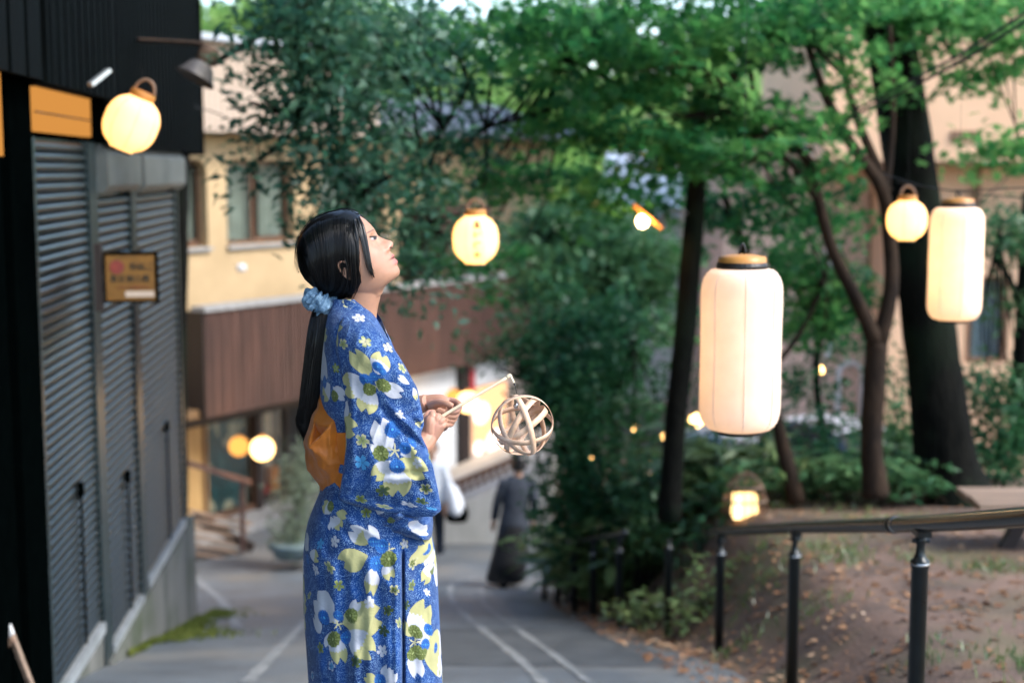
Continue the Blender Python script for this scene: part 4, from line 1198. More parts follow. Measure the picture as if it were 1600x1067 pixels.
A = np.stack([RNG.normal(size=n) * .5, RNG.normal(size=n) * .5, .5 + RNG.random(n)], -1)
solo('grass_tufts', leaf_quads(C, A, unit(n), .05 + .06 * RNG.random(n), .012), L_GRASS, 'sparse short grass tufts on the bare earth', kind='stuff')
# moss and weeds along the shop footing
n = 2600
tv = 8.8 + 4.2 * RNG.random(n)
nv = .04 + np.abs(RNG.normal(size=n)) * .17 * np.clip(.5 + 1.6 * vnoise(tv * 2.6, 4.0), .05, 2) 
pv = FS.arr(np.stack([tv, nv, np.zeros(n)], -1)); pv[:, 2] = zroad(pv[:, 1]) + .045 + RNG.random(n) * .02
solo('moss', leaf_quads(pv, unit(n) + np.array([0, 0, .6]), unit(n), .03 + .03 * RNG.random(n), .018), L_MOSS, 'yellow green moss along the foot of the stained concrete', kind='stuff')

# far wooded hillside behind everything
cl = []
for k in range(380):
    x = RNG.uniform(-30, 36); Y = RNG.uniform(36, 70)
    g = float(zground(x, Y))
    h = RNG.uniform(2.0, 7.0)
    cl.append(((x, Y, g + h * .6), (1.9, 1.9, h * .6), 200))
solo('hillside_wood', clump_leaves(cl, .50, per=25, spray=.9, flat=.45), L_HILL, 'pale green wooded hillside filling the background', kind='stuff')

# ================================================================== paper lanterns
WARM = (1.0, .58, .22)
def lantern(px, py, Y, wpx, hpx, kind, label, watts, group, tilt=0.0, text=None, hang=1.2):
    c = P(px, py, Y); r = wpx / 2 / FPX * Y; h = hpx / FPX * Y
    o = thing('paper_lantern', label, 'lantern', c - (0, 0, h / 2), group)
    ca, sa = math.cos(tilt), math.sin(tilt)
    Mt = np.array([[ca, 0, sa], [0, 1, 0], [-sa, 0, ca]])
    prof = []
    if kind == 'long':
        nr = 46; sh = .15
        for k in range(nr * 2 + 1):
            s = k / (nr * 2); z = -h / 2 + h * s
            e = min(s, 1 - s) / sh
            q = (.62 + .38 * math.sqrt(max(0, 1 - (1 - min(1, e)) ** 2.4)))
            prof.append((r * q * (1.0 if k % 2 else .970), z))
    else:
        nr = 17
        for k in range(nr * 2 + 1):
            s = k / (nr * 2); z = -h / 2 + h * s
            u = 2 * s - 1
            q = max(.46, (1 - abs(u) ** 2.5) ** (1 / 2.2) if abs(u) < 1 else 0)
            prof.append((r * q * (1.0 if k % 2 else .965), z))
    part('paper_shade', lathe(c, prof, 48, Mt), M['paper_long' if kind == 'long' else 'paper_round'], o, smooth=True)
    rt = prof[-1][0]
    ringm = M['ring_black'] if kind == 'long' else M['ring_orange']
    th = .020 if kind == 'long' else .028
    part('top_ring', lathe(c, [(rt * .78, h / 2 - .004), (rt * 1.03, h / 2 - .004), (rt * 1.05, h / 2 + th * .5), (rt * 1.0, h / 2 + th), (rt * .80, h / 2 + th), (rt * .78, h / 2 - .004)], 32, Mt), ringm, o, smooth=False)
    part('bottom_ring', lathe(c, [(.0, -h / 2 - .012), (rt * .9, -h / 2 - .012), (rt * .93, -h / 2 + .006), (rt * .8, -h / 2 + .010), (0, -h / 2 + .008)], 32, Mt), M['ring_black'], o)
    if kind == 'long':
        part('top_cap', lathe(c, [(rt * .99, h / 2 + th * 1.02), (rt * .97, h / 2 + th * 1.9), (rt * .5, h / 2 + th * 2.3), (.0, h / 2 + th * 2.4)], 24, Mt), M['ring_orange'], o, smooth=True)
    top = c + Mt @ np.array([0, 0, h / 2 + th * (2.2 if kind == 'long' else .8)])
    a = np.linspace(0, math.pi, 14)
    arc = np.stack([rt * (.12 if kind == 'long' else .85) * np.cos(a), np.full_like(a, .0), rt * (.45 if kind == 'long' else 1.15) * np.sin(a)], -1)
    part('handle', tube(arc @ Mt.T + top, .0045 if kind == 'long' else .008, 6), M['ring_black' if kind == 'long' else 'rust'], o, smooth=True)
    if kind == 'long':      # paper joins
        zz = np.linspace(-h / 2 + .01, h / 2 - .01, 24)
        rr = np.interp(zz, [p[1] for p in prof], [p[0] for p in prof]) + .0012
        me = mk_mesh('seam', tube(np.stack([rr, 0 * zz, zz], -1), .0016, 4), surf('seam_%d' % len(bpy.data.materials), (.74, .62, .54), bump=0))
        for k in range(8):
            s_ = piece('seam', me, o, c, (0, 0, k * math.pi / 4 - 1.62))
    else:
        zz = np.linspace(-h / 2 + .012, h / 2 - .012, 20)
        rr = np.interp(zz, [p[1] for p in prof], [p[0] for p in prof]) + .001
        sv = []
        for k in range(8):
            an = k * math.pi / 4 - 1.2
            sv.append(tube(np.stack([rr * math.cos(an), rr * math.sin(an), zz], -1) @ Mt.T + c, .0012, 4))
        part('seam', cat(sv), M['ring_orange'], o)
    if text:
        tz = h * .30
        step = h * .62 / (len(text) - 1)
        for k, ch in enumerate(text):
            V, F = text_geo(ch, h * .18, 0, .025)
            z = tz - k * step + V[:, 1]
            an = -math.pi / 2 + .10 + V[:, 0] / r
            rr = np.interp(z, [p[1] for p in prof], [p[0] for p in prof]) + .0025
            part('character', (np.stack([rr * np.cos(an), rr * np.sin(an), z], -1) + c, F), M['ink'], o)
    ht = top + np.array([0, 0, rt * 1.1])
    part('hanging_cord', tube([ht, ht + np.array([0, 0, hang])], .0007, 5), M['cord'], o)
    for f_ in ((-.24, .04, .30) if kind == 'long' else (0,)):
        lamp(o, c + Mt @ np.array([0, 0, h * f_]), watts * (.42 if kind == 'long' else 1), WARM, .035)
    return o
GL = 'tall white paper lanterns on the right'
lantern(1157, 546, 4.75, 128, 256, 'long', 'big tall white paper lantern hanging right of centre, nearest of all', .30, GL)
lantern(1493, 412, 6.9, 84, 176, 'long', 'smaller tall paper lantern hanging in front of the massive dark trunk', .68, GL)
GR = 'round glowing paper lanterns'
lantern(205, 193, 6.6, 84, 86, 'round', 'tilted round glowing lantern on the black boarded shop', .42, GR, tilt=.42, hang=.05)
lantern(743, 374, 7.6, 72, 76, 'round', 'round glowing lantern with brushed characters in front of the foliage', .7, GR, text='高村焼寺')
lantern(1417, 344, 8.8, 62, 62, 'round', 'small round glowing lantern left of the smaller tall lantern', .7, GR)

def globe(name, label, px, py, Y, rp_, mat, group, watts=0):
    c = P(px, py, Y); r = rp_ / FPX * Y
    o = thing(name, label, 'lamp', c - (0, 0, r), group)
    a = np.linspace(-math.pi / 2 + .05, math.pi / 2 - .25, 14)
    part('globe', lathe(c, [(r * math.cos(q), r * math.sin(q)) for q in a], 22), mat, o, smooth=True)
    part('cap', lathe(c, [(r * .26, r * .95), (r * .30, r * 1.0), (r * .28, r * 1.15), (0, r * 1.2)], 14), M['ring_orange'], o, smooth=True)
    part('hanging_cord', tube([c + (0, 0, r * 1.18), c + (0, 0, r * 1.18 + .35)], .004, 5), M['cord'], o)
    if watts: lamp(o, c + np.array([.0, -r * 1.6, 0]), watts, WARM, .05)
    return o
GB = 'round shop lamps on the inn front'
bulb_inn = glow('inn_lamp_glow', (1, .58, .22), 2.0)
dim_glow = glow('inn_dim_glow', (1, .42, .09), .5)
globe('round_lamp', 'round glowing lamp in front of the dark inn post', 410, 701, 18.6, 19, bulb_inn, GB, 6)
globe('round_lamp', 'dim amber globe imitating the lamp reflection in the inn show window', 373, 697, 19.95, 16, dim_glow, GB)  # added globe stands in for the inn lamp's reflection in the glass
globe('round_lamp', 'round glowing lamp beside the hands at the right shop front', 731, 628, 22.5, 17, bulb_inn, GB, 8)
globe('round_lamp', 'amber lamp half hidden behind the raised hands', 708, 622, 23.2, 14, dim_glow, GB)
GS = 'small lamps glimpsed through the leaves'
bulb_far = glow('far_lamp_glow', (1, .55, .18), 6)
for px, py, Y, r_, lab in [(1280, 578, 17.5, 6.5, 'small lamp glimpsed right of the big tall lantern'), (990, 667, 17, 6, 'small lamp glimpsed left of the slim dark trunk, upper one'),
                           (985, 741, 16.5, 5, 'small lamp glimpsed left of the slim dark trunk, lower one'), (1040, 682, 17, 6, 'small lamp glimpsed just behind the slim dark trunk'),
                           (1088, 656, 17.5, 11, 'larger lamp glimpsed between slim trunk and big tall lantern'), (924, 712, 16.5, 4, 'tiny lamp deep in the dark shrubby tree')]:
    globe('small_lamp', lab, px, py, Y, r_, bulb_far, GS)

# ------------------------------------------------------------------ tilted glowing lamp by the slim trunk
tl = thing('tilted_lamp', 'tilted glowing lamp plate with bare bulb by the slim dark trunk', 'lamp', P(1010, 360, 10.6))
a0, b0 = P(989, 320, 10.6), P(1032, 357, 10.6)
part('reflector', beam(a0, b0, .026, .20, (0, 1, 0)), M['ring_orange'], tl)
cb = P(1004, 346, 10.55)
part('bulb', lathe(cb, [(0, -.05), (.03, -.04), (.048, 0), (.03, .04), (0, .05)], 16), M['bulb_warm'], tl, smooth=True)
part('arm', tube(resample([P(1024, 346, 10.62), P(1050, 330, 10.7), P(1080, 335, 10.78)], 10), .012, 6), M['grey_pipe'], tl, smooth=True)
lamp(tl, cb + np.array([0, -.09, -.02]), 3, WARM, .05)

# ------------------------------------------------------------------ handrails
def snap_ground(p):
    return float(max(zground(p[0], p[1]), zroad(p[1])))

def railing(label, pts, posts, r, group, joints=()):
    path = resample([P(*q) for q in pts], 40)
    o = thing('handrail', label, 'handrail', (path[0][0], path[0][1], snap_ground(path[0])), group)
    part('rail', tube(path, r, 14), M['rail_top'], o, smooth=True)
    ppx, _ = project(path)
    fine = resample(path, 600); fpx, _ = project(fine)
    for px in posts:
        p = fine[int(np.argmin(np.abs(fpx - px)))]
        zg = snap_ground(p) - .15
        ztop = p[2] - r
        po = part('post', lathe((p[0], p[1], 0), [(0, zg), (.030, zg), (.030, ztop - .13), (.033, ztop - .125), (.033, ztop - .10), (.024, ztop - .095), (.017, ztop - .075), (.015, ztop - .045), (.020, ztop - .03), (.020, ztop - .015), (0, ztop - .01)], 16), M['rail_metal'], o, smooth=True)
        part('saddle', cat([beam(p + (-.0, -.045, -r + .002), p + (.0, .045, -r + .002), .05, .022), tube([p + (-.03, 0, -r - .03), p + (.03, 0, -r - .03)], .009, 8)]), M['rail_metal'], po)
        part('collar', lathe((p[0], p[1], ztop - .112), [(.034, -.004), (.036, 0), (.034, .004)], 16), M['chrome'], po, smooth=True)
    for px in joints:
        i = int(np.argmin(np.abs(fpx - px)))
        d = fine[i + 1] - fine[i]; d /= np.linalg.norm(d)
        part('joint', tube([fine[i] - d * .016, fine[i] + d * .016], r + .002, 14), M['chrome'], o, smooth=True)
        part('joint', tube([fine[i] - d * .055, fine[i] - d * .032], r + .0035, 14), M['rail_metal'], o, smooth=True)
    for e, s in ((0, 1), (-1, -1)):
        d = path[e] - path[e + s]; d /= np.linalg.norm(d)
        part('end_cap', tube([path[e] - d * .003, path[e] + d * .010, path[e] + d * .016], [r + .002, r + .002, r * .6], 12), M['rail_metal'], o, smooth=True)
    return o
GH = 'black metal handrails along the lane'
railing('near black handrail with three posts crossing the lower right corner', [(1110, 832, 9.3), (1126, 830, 8.9), (1242, 824, 7.0), (1440, 818, 4.9), (1660, 803, 3.75)], [1126, 1242, 1440], .0305, GH, joints=[1402])
railing('far black handrail descending among the leafy undergrowth', [(977, 832, 11.2), (930, 840, 12.3), (880, 848, 13.7), (834, 853, 15.4)], [968, 928, 898, 871, 851], .028, GH)
p = P(1045, 850, 10.3)
lp = thing('lone_post', 'lone black metal post in the gap between the two handrails', 'post', (p[0], p[1], snap_ground(p) - .02), GH)
zg, zt = snap_ground(p) - .15, p[2]
part('post', lathe((p[0], p[1], 0), [(0, zg), (.030, zg), (.030, zt - .05), (.033, zt - .045), (.033, zt - .02), (.018, zt - .01), (.014, zt + .02), (.018, zt + .03), (0, zt + .035)], 16), M['rail_metal'], lp, smooth=True)

# ------------------------------------------------------------------ bench at the right edge
bp = P(1560, 780, 9.5)
be = thing('bench', 'weathered wooden bench with splayed legs at the right edge', 'bench', (bp[0], bp[1], float(zground(bp[0], bp[1]))))
x0 = P(1507, 778, 9.6)[0]; zt = P(1550, 787, 9.3)[2]
for k in range(4):
    part('plank', box(x0 + .01 * (k % 2), x0 + 1.9, 9.28 + k * .135, 9.28 + k * .135 + .128, zt - .045, zt + .003 * (k % 3)), M['wood'], be)
part('apron', box(x0 + .12, x0 + 1.8, 9.36, 9.42, zt - .14, zt - .046), M['brown_dark'], be)
for (xa, dx) in ((x0 + .42, -.16), (x0 + .42, .16), (x0 + 1.5, -.16), (x0 + 1.5, .16)):
    pz = float(zground(xa + dx * 1.6, 9.5)) - .03
    part('leg', beam((xa, 9.5, zt - .047), (xa + dx, 9.5 + .02, pz), .09, .09), M['brown_dark'], be)

# ------------------------------------------------------------------ lit basket lantern on the ground
bc = P(1163, 826, 11.05); bc[2] = float(zground(bc[0], bc[1]))
bl = thing('basket_lantern', 'glowing paper block under a woven bamboo basket behind the near handrail', 'lantern', bc)
w2 = 20 / FPX * 10.8
hz_ = .19
V = np.array([(-w2, -w2 * .8, 0), (w2, -w2 * .8, 0), (w2, w2 * .8, 0), (-w2, w2 * .8, 0), (-w2 * .9, -w2 * .7, hz_ * .9), (w2 * .85, -w2 * .7, hz_ * .9), (w2 * .85, w2 * .7, hz_ * .9), (-w2 * .9, w2 * .7, hz_ * .9), ]) + bc
part('paper_block', (V, BOXF), glow('basket_glow', (1, .60, .24), 1.1), bl)
part('paper_block', lathe(bc + (-w2 * .75, -w2 * .9, 0), [(.0, 0), (.035, 0), (.035, hz_ * .85), (0, hz_ * .9)], 12), glow('basket_glow_pale', (1, .66, .30), 1.5), bl)
rb = 36 / FPX * 10.8
hb = .33
for k in range(7):
    an = k * math.pi / 7
    a = np.linspace(0, math.pi, 18)
    pth = np.stack([rb * np.cos(a) * math.cos(an), rb * np.cos(a) * math.sin(an), .02 + hb * np.sin(a) ** .8], -1) + bc
    part('rib', tube(pth, .006, 6, flat=.5), M['fence_wood'], bl, smooth=True)
for f in (.35, .68):
    a = np.linspace(0, 2 * math.pi, 28)
    rr = rb * math.sqrt(max(0, 1 - f ** 2.4))
    part('hoop', tube(np.stack([rr * np.cos(a), rr * np.sin(a), np.full_like(a, .02 + hb * f)], -1) + bc, .009, 6), M['wood'], bl, smooth=True)

# ------------------------------------------------------------------ cables
def cable(label, pts, r=.006, group='overhead cables', n=24):
    return solo('cable', tube(resample([P(*q) for q in pts], n), r, 6), M['cord'], label, 'cable', group, smooth=True)
cable('thin lantern wire strung right above the smaller tall lantern', [(1380, 272, 7.4), (1440, 290, 7.2), (1495, 298, 6.9), (1620, 292, 6.4)], .003)
cable('thin lantern wire strung just above the first right wire', [(1400, 284, 8.8), (1500, 300, 8), (1620, 312, 7)], .003)
cable('thick twin cable rising to the upper right corner, lower strand', [(1318, 190, 9.6), (1440, 128, 9.2), (1520, 85, 9.0), (1640, 10, 8.7)], .011)
cable('thick twin cable rising to the upper right corner, upper strand', [(1330, 176, 9.6), (1440, 118, 9.2), (1520, 74, 9.0), (1640, -5, 8.7)], .009)
cable('thin wire sagging from the black boards over the beige ribbed wall', [(300, 166, 12), (340, 178, 12.2), (400, 205, 12.5), (520, 240, 13)], .006)
cable('thin wire crossing the peach wall below the overhang', [(1480, 360, 16), (1560, 290, 16), (1620, 230, 16)], .008)

# ------------------------------------------------------------------ parked car below the terrace
def car(label, c, ang, paint):
    o = thing('parked_car', label, 'car', c)
    ca, sa = math.cos(ang), math.sin(ang)
    Rz = np.array([[ca, -sa, 0], [sa, ca, 0], [0, 0, 1]])
    tf = lambda g: (np.asarray(g[0]) @ Rz.T + c, g[1])
    xs_ = [-2.0, -1.9, -1.5, -.9, -.2, .6, 1.2, 1.75, 1.98, 2.02]
    ht = [.62, .78, .88, .92, .94, .93, .88, .78, .66, .5]
    wd = [.70, .78, .82, .84, .85, .85, .84, .80, .72, .62]
    rows = []
    for x, h, w in zip(xs_, ht, wd):
        rows.append([(x, -w * .96, .28), (x, -w, .5), (x, -w * .97, h - .08), (x, -w * .86, h), (x, 0, h + .02), (x, w * .86, h), (x, w * .97, h - .08), (x, w, .5), (x, w * .96, .28), (x, 0, .24)])
    g = ringgeo(np.array(rows)); F = [tuple(f) for f in g[1]] + [tuple(range(9, -1, -1)), tuple(range(90, 100))]
    part('body', tf((g[0], F)), paint, o, smooth=True)
    rows = []
    for x, h, w in [(-1.75, .90, .70), (-1.35, 1.34, .60), (-.6, 1.46, .60), (.1, 1.45, .60), (.45, 1.34, .60), (1.05, .92, .70)]:
        rows.append([(x, -w - .08, .88), (x, -w, h - .06), (x, -w * .85, h), (x, w * .85, h), (x, w, h - .06), (x, w + .08, .88)])
    g = gridgeo(np.array(rows))
    part('cabin', tf(g), surf('car_glass', (.02, .03, .035), rough=.06, bump=0), o, smooth=True)
    part('roof', tf(gridgeo(np.array([[(x, y, 1.475 - abs(y) * .06 - abs(x + .35) * .04) for y in np.linspace(-.56, .56, 5)] for x in np.linspace(-1.15, .3, 5)]))), paint, o, smooth=True)
    wm = mk_mesh('wheel', (lathe((0, 0, 0), [(0, -.09), (.2, -.1), (.3, -.1), (.32, -.06), (.32, .06), (.3, .1), (.2, .1), (0, .09)], 22, np.array([[1, 0, 0], [0, 0, 1], [0, -1, 0]]))), M['black_trim'], True)
    for x in (-1.3, 1.3):
        for y in (-.78, .78):
            piece('wheel', wm, o, c + Rz @ np.array([x, y, .32]), (0, 0, ang))
    for y in (-.58, .58):
        part('headlight', tf(box(1.86, 2.0, y - .15, y + .15, .60, .72)), M['white'], o)
    part('bumper', tf(box(1.95, 2.07, -.72, .72, .30, .48)), paint, o)
    return o
cp = P(1165, 800, 19.5); cp[2] = 0.04
car('silver parked car glimpsed through the shrubs under the big tall lantern', cp, R(-62), surf('silver_paint', (.55, .60, .64), (.5, .55, .6), rough=.18, metal=.4, bump=0))
cp = P(1335, 800, 20.5); cp[2] = 0.04
car('white parked car glimpsed behind the forked maple', cp, R(-70), surf('white_paint_car', (.75, .77, .8), rough=.15, bump=0))

# ================================================================== passers-by
M['skin_far'] = surf('skin_plain', (.55, .32, .22), (.48, .27, .18), rough=.5, bump=.03)
M['hair_far'] = surf('hair_plain', (.010, .009, .009), rough=.4, bump=.2)

def passer(label, base, H, ang, hair, hair_len, top, bottom, skirt, stride=0.10, lean=(0, 0), top_len=.50, sleeve=True):
    """walking figure: local x right, y forward, z up"""
    o = thing('person', label, 'person', base)
    ca, sa = math.cos(ang), math.sin(ang)
    Rz = np.array([[ca, -sa, 0], [sa, ca, 0], [0, 0, 1]])
    def tf(v):
        v = np.array(v, float) * H
        v = v + np.outer(v[:, 2] / H, np.array([lean[0], lean[1], 0])) * H
        return v @ Rz.T + base
    G = []
    def tb(pts, rr, n=12, **k):
        G.append((tf(resample(pts, 14)), np.interp(np.linspace(0, 1, 14), np.linspace(0, 1, len(rr)), rr) * H, n))
    out = []
    for s in (-1, 1):
        f = s * stride
        out.append((resample([(s * .05, 0, .50), (s * .052, f * .5 + .012, .28), (s * .05, f, .05)], 14), [.052, .036, .022]))
        out.append((resample([(s * .05, f - .02, .025), (s * .052, f + .05, .018), (s * .054, f + .09, .014)], 8), [.024, .024, .016]))
        out.append((resample([(s * .105, 0, .80), (s * .135, -f * .3 - .01, .64), (s * .14, -f * .5 + .03, .48)], 14), [.030, .025, .017]))
        out.append((resample([(s * .14, -f * .5 + .03, .48), (s * .142, -f * .5 + .045, .44), (s * .138, -f * .5 + .05, .41)], 8), [.019, .024, .012]))
        for q in range(4):
            out.append((resample([(s * (.13 + .006 * q), -f * .5 + .04 + .006 * q, .43), (s * (.13 + .006 * q), -f * .5 + .05 + .006 * q, .40), (s * (.128 + .006 * q), -f * .5 + .045 + .006 * q, .385)], 6), [.006, .0055, .0045]))
        out.append((resample([(s * .13, -f * .5 + .035, .45), (s * .125, -f * .5 + .062, .43), (s * .123, -f * .5 + .068, .41)], 6), [.007, .006, .005]))
    out.append((resample([(0, 0, .48), (0, 0, .58), (0, 0, .72), (0, 0, .82)], 14), [.07, .055, .055, .04]))
    out.append((resample([(0, 0, .80), (0, .005, .86), (0, .01, .90)], 8), [.034, .030, .034]))
    geos = []
    for pts, rr in out:
        m = len(pts)
        geos.append(tube(tf(pts), np.interp(np.linspace(0, 1, m), np.linspace(0, 1, len(rr)), rr) * H, 12))
    an = np.linspace(-math.pi / 2, math.pi / 2, 14)
    hd = lathe((0, 0, 0), [(.046 * math.cos(a) * (1 - .12 * (a < 0) * abs(math.sin(a))), .068 * math.sin(a)) for a in an], 18)
    geos.append((tf(hd[0] * np.array([1, 1.15, 1]) + np.array([0, .012, .932])), hd[1]))
    geos.append(tube(tf([(0, .055, .938), (0, .072, .922), (0, .058, .915)]), np.array([.006, .009, .006]) * H, 8))
    for s in (-1, 1):
        geos.append(tube(tf([(s * .046, .008, .945), (s * .053, .0, .938), (s * .047, .006, .915)]), np.array([.008, .01, .006]) * H, 8))
    part('body', fuse(geos, .011, 3), M['skin_far'], o, smooth=True)
    a = np.linspace(0, 2 * math.pi, 40, endpoint=False)
    def rings(lst):
        return ringgeo(np.array([tf(np.stack([cx + w * np.cos(a) * (1 + .02 * np.sin(5 * a + z * 30)), cy2 + d * np.sin(a) * (1 + .03 * np.cos(7 * a + z * 21)), np.full_like(a, z)], -1)) for z, w, d, cx, cy2 in lst]))
    tz0 = .82 - top_len
    part('top', rings([(.835, .045, .042, 0, 0), (.825, .075, .05, 0, 0), (.80, .11, .062, 0, 0), (.72, .108, .075, 0, 0), (.62, .098, .07, 0, 0), (max(tz0 + .06, .50), .112, .085, 0, 0), (tz0, .125, .095, 0, 0), (tz0 + .004, .115, .088, 0, 0)]), top, o, smooth=True)
    for s in (-1, 1):
        f = s * stride
        pts = resample([(s * .095, 0, .80), (s * .135, -f * .3 - .01, .64), (s * .14, -f * .5 + .025, .50 if sleeve else .66)], 14)
        part('sleeve', tube(tf(pts), np.linspace(.042, .030, 14) * H, 14, wob=.04), top, o, smooth=True)
        if not skirt:
            pts = resample([(s * .05, 0, .52), (s * .053, f * .5 + .012, .28), (s * .052, f, .035)], 16)
            part('trouser_leg', tube(tf(pts), np.interp(np.linspace(0, 1, 16), [0, .5, 1], [.062, .046, .036]) * H, 14, wob=.03), bottom, o, smooth=True)
        part('shoe', tube(tf([(s * .05, f - .03, .022), (s * .052, f + .02, .024), (s * .053, f + .07, .018), (s * .054, f + .105, .014)]), np.array([.022, .027, .026, .014]) * H, 12), M['black_trim'], o, smooth=True)
    if skirt:
        part('skirt', rings([(.54, .085, .075, 0, 0), (.40, .115, .10, 0, 0), (.22, .135, .13, -.01, 0), (.05, .15, .16, -.03, 0), (.055, .14, .15, -.03, 0)]), bottom, o, smooth=True)
    hz = np.linspace(1.012, .932 - hair_len, 16)
    hr = []
    for z in hz:
        u = np.clip((z - .945) / .062, 0, 1)
        q = math.sqrt(max(.02, 1 - u * u)) * .056
        q *= 1 + .25 * max(0, (.93 - z) / .1) if z > .93 - hair_len * .7 else .85
        fr = np.where(np.sin(a) > .35, (1 - .55 * sstep(.965, .94, z) if False else (.80 if z < .968 else 1.0)), 1.0)
        back = np.where((np.sin(a) > .35) & (z < .968), 0, 1)
        rad = q * (1 + .05 * np.sin(9 * a + 3)) * np.where(back > 0, 1, .62)
        hr.append(tf(np.stack([rad * np.cos(a), rad * np.sin(a) * 1.12 + .002, np.full_like(a, z)], -1)))
    g = ringgeo(np.array(hr))
    part('hair', (g[0], [tuple(f) for f in g[1]] + [tuple(range(39, -1, -1))]), hair, o, smooth=True)
    return o
top_dark = surf('slate_cloth', (.045, .055, .075), (.028, .035, .05), rough=.9, scale=12, bump=.3)
bot_dark = surf('black_cloth', (.010, .011, .013), rough=.9, bump=.3)
navy = surf('navy_cloth', (.012, .02, .035), rough=.9, bump=.3)
white_cloth = surf('white_cloth', (.70, .73, .76), (.58, .62, .68), rough=.9, scale=10, bump=.3)
b = P(795, 944, 16.2); b[2] = float(zroad(16.2)) + .03
passer('woman in dark slate tunic and black long skirt walking away down the lane', b, 1.56, R(8), M['hair_far'], .055, top_dark, bot_dark, True, .09, lean=(.085, 0), top_len=.48)
b = P(676, 882, 18.6); b[2] = .03
passer('passer-by in white shirt and dark trousers partly hidden behind the kimono', b, 1.60, R(165), surf('grey_hair', (.14, .09, .075), rough=.5, bump=.2), .03, white_cloth, navy, False, .05, top_len=.36)
b = P(714, 806, 18.5)
bg = thing('shoulder_bag', 'white cloth bag with dark base beside the white shirted passer-by', 'bag', b)
part('bag_body', tube(resample([b, b + (-.03, 0, .22), b + (-.10, 0, .46)], 10), [.12, .17, .19, .19, .18, .17, .15, .13, .10, .05], 14, flat=.6), white_cloth, bg, smooth=True)
part('bag_base', lathe(b + (0, 0, -.06), [(0, 0), (.14, 0), (.16, .10), (.13, .2)], 14), M['black_trim'], bg, smooth=True)
part('strap', tube(resample([b + (-.1, 0, .46), b + (-.18, .0, .62), b + (-.26, .0, .52)], 10), .014, 6), white_cloth, bg, smooth=True)

# ================================================================== woman in the blue floral kimono
YW = 3.42
def W(px, py, dy=0.0): return P(px, py, YW + dy)
KPX = YW / FPX * (1 / CP) ** 0          # metres per photograph pixel at her distance
base = W(590, 1400); base[2] = float(zroad(YW)) + .03
woman = thing('person', 'woman with a black ponytail in a blue floral kimono looking up, holding a stick', 'person', base)

# ---------------------------------------------------------------- head: profile frame tilted back 30 degrees
HC = W(545, 392)
TILT = R(30)
fx = np.array([math.cos(TILT), 0, math.sin(TILT)])
ux = np.array([-math.sin(TILT), 0, math.cos(TILT)])
sx = np.array([0, -1.0, 0])              # towards the camera
def to_fu(px, py):
    q = Parr(px, py, YW) - HC
    return q @ fx / KPX, q @ ux / KPX    # in photograph pixels
def from_fus(f, u, s):
    f, u, s = np.broadcast_arrays(np.asarray(f, float), np.asarray(u, float), np.asarray(s, float))
    return HC + (f[..., None] * fx + u[..., None] * ux + s[..., None] * sx) * KPX

prof_px = [(556, 333.5), (563.1, 338), (570.6, 343), (578.5, 350.4), (584.1, 357.1), (587.5, 363.0), (590.3, 367.6), (594.5, 370.8), (600, 373), (605.5, 374.9), (610.6, 376.3), (613.9, 379), (614.8, 381.9), (613.2, 386.2),
           (610.6, 389.8), (609.4, 392.3), (611.2, 395.2), (614.6, 397.4), (616.8, 399.0), (616.4, 401.0), (615.2, 402.6), (617.6, 404.6), (620.8, 407), (621.6, 409.6), (620.4, 412.6), (620.6, 415.0), (623.2, 418.4), (624.9, 423.5), (624, 429.1), (620.1, 433.6), (612.2, 439.2), (603, 445.6), (597.4, 455)]
pf, pu = np.array([to_fu(*q) for q in prof_px]).T
o_ = np.argsort(pu)
U_T = np.array([-84, -80, -76, -74, -70, -60, -45, -30, -10, 10, 25, 38, 48, 54, 57.0])
F_T = np.array([10, 14, 24, 34, 45, 48.5, 49, 48.5, 48, 49.5, 47, 42.5, 32, 18, 1])
B_T = np.array([18, 20, 24, 27, 33, 42, 54, 64, 73, 75, 72, 64, 50, 32, 8.0])
W_T = np.array([16, 19, 23, 26, 30, 36, 42, 45.5, 48.5, 50, 49, 45, 35, 22, 3.0])
def sm(T, u):        # smoothed table lookup
    return sum(np.interp(u + d, U_T, T) * w for d, w in ((-4, .15), (-2, .2), (0, .3), (2, .2), (4, .15)))
uu = np.concatenate([np.linspace(-84, -72, 14), np.linspace(-71, 57, 150)])
prof_f = np.interp(uu, pu[o_], pf[o_])
prof_f = np.where(uu > 40, sm(F_T, uu), prof_f)
prof_f = np.where(uu < -80, sm(F_T, uu), prof_f)
Fb, Bb, Wb = sm(F_T, uu), sm(B_T, uu), sm(W_T, uu)
ang = np.sort(np.unique(np.concatenate([np.linspace(-math.pi, math.pi, 140, endpoint=False), np.linspace(-.75, .75, 150)])))
UU, AA = np.meshgrid(uu, ang, indexing='ij')
FBm, BBm, WBm, PFm = (q[:, None] for q in (Fb, Bb, Wb, prof_f))
ca = np.cos(AA)
ex = .86
fr = np.where(ca >= 0, FBm * np.abs(ca) ** ex, -BBm * np.abs(ca) ** .95)
ss = WBm * np.sign(np.sin(AA)) * np.abs(np.sin(AA)) ** .95
sig = np.interp(uu, [-84, -74, -66, -58, -52, -44, -37, -32, -26, -14, -4, 4, 14, 30, 57], [14, 15, 17, 17, 15, 15, 13, 12.5, 10.5, 7.0, 6.5, 13, 26, 34, 36])[:, None]
front = np.clip(ca, 0, 1)
fr = fr + (PFm - FBm) * np.exp(-(ss / sig) ** 2) * (front > 0)
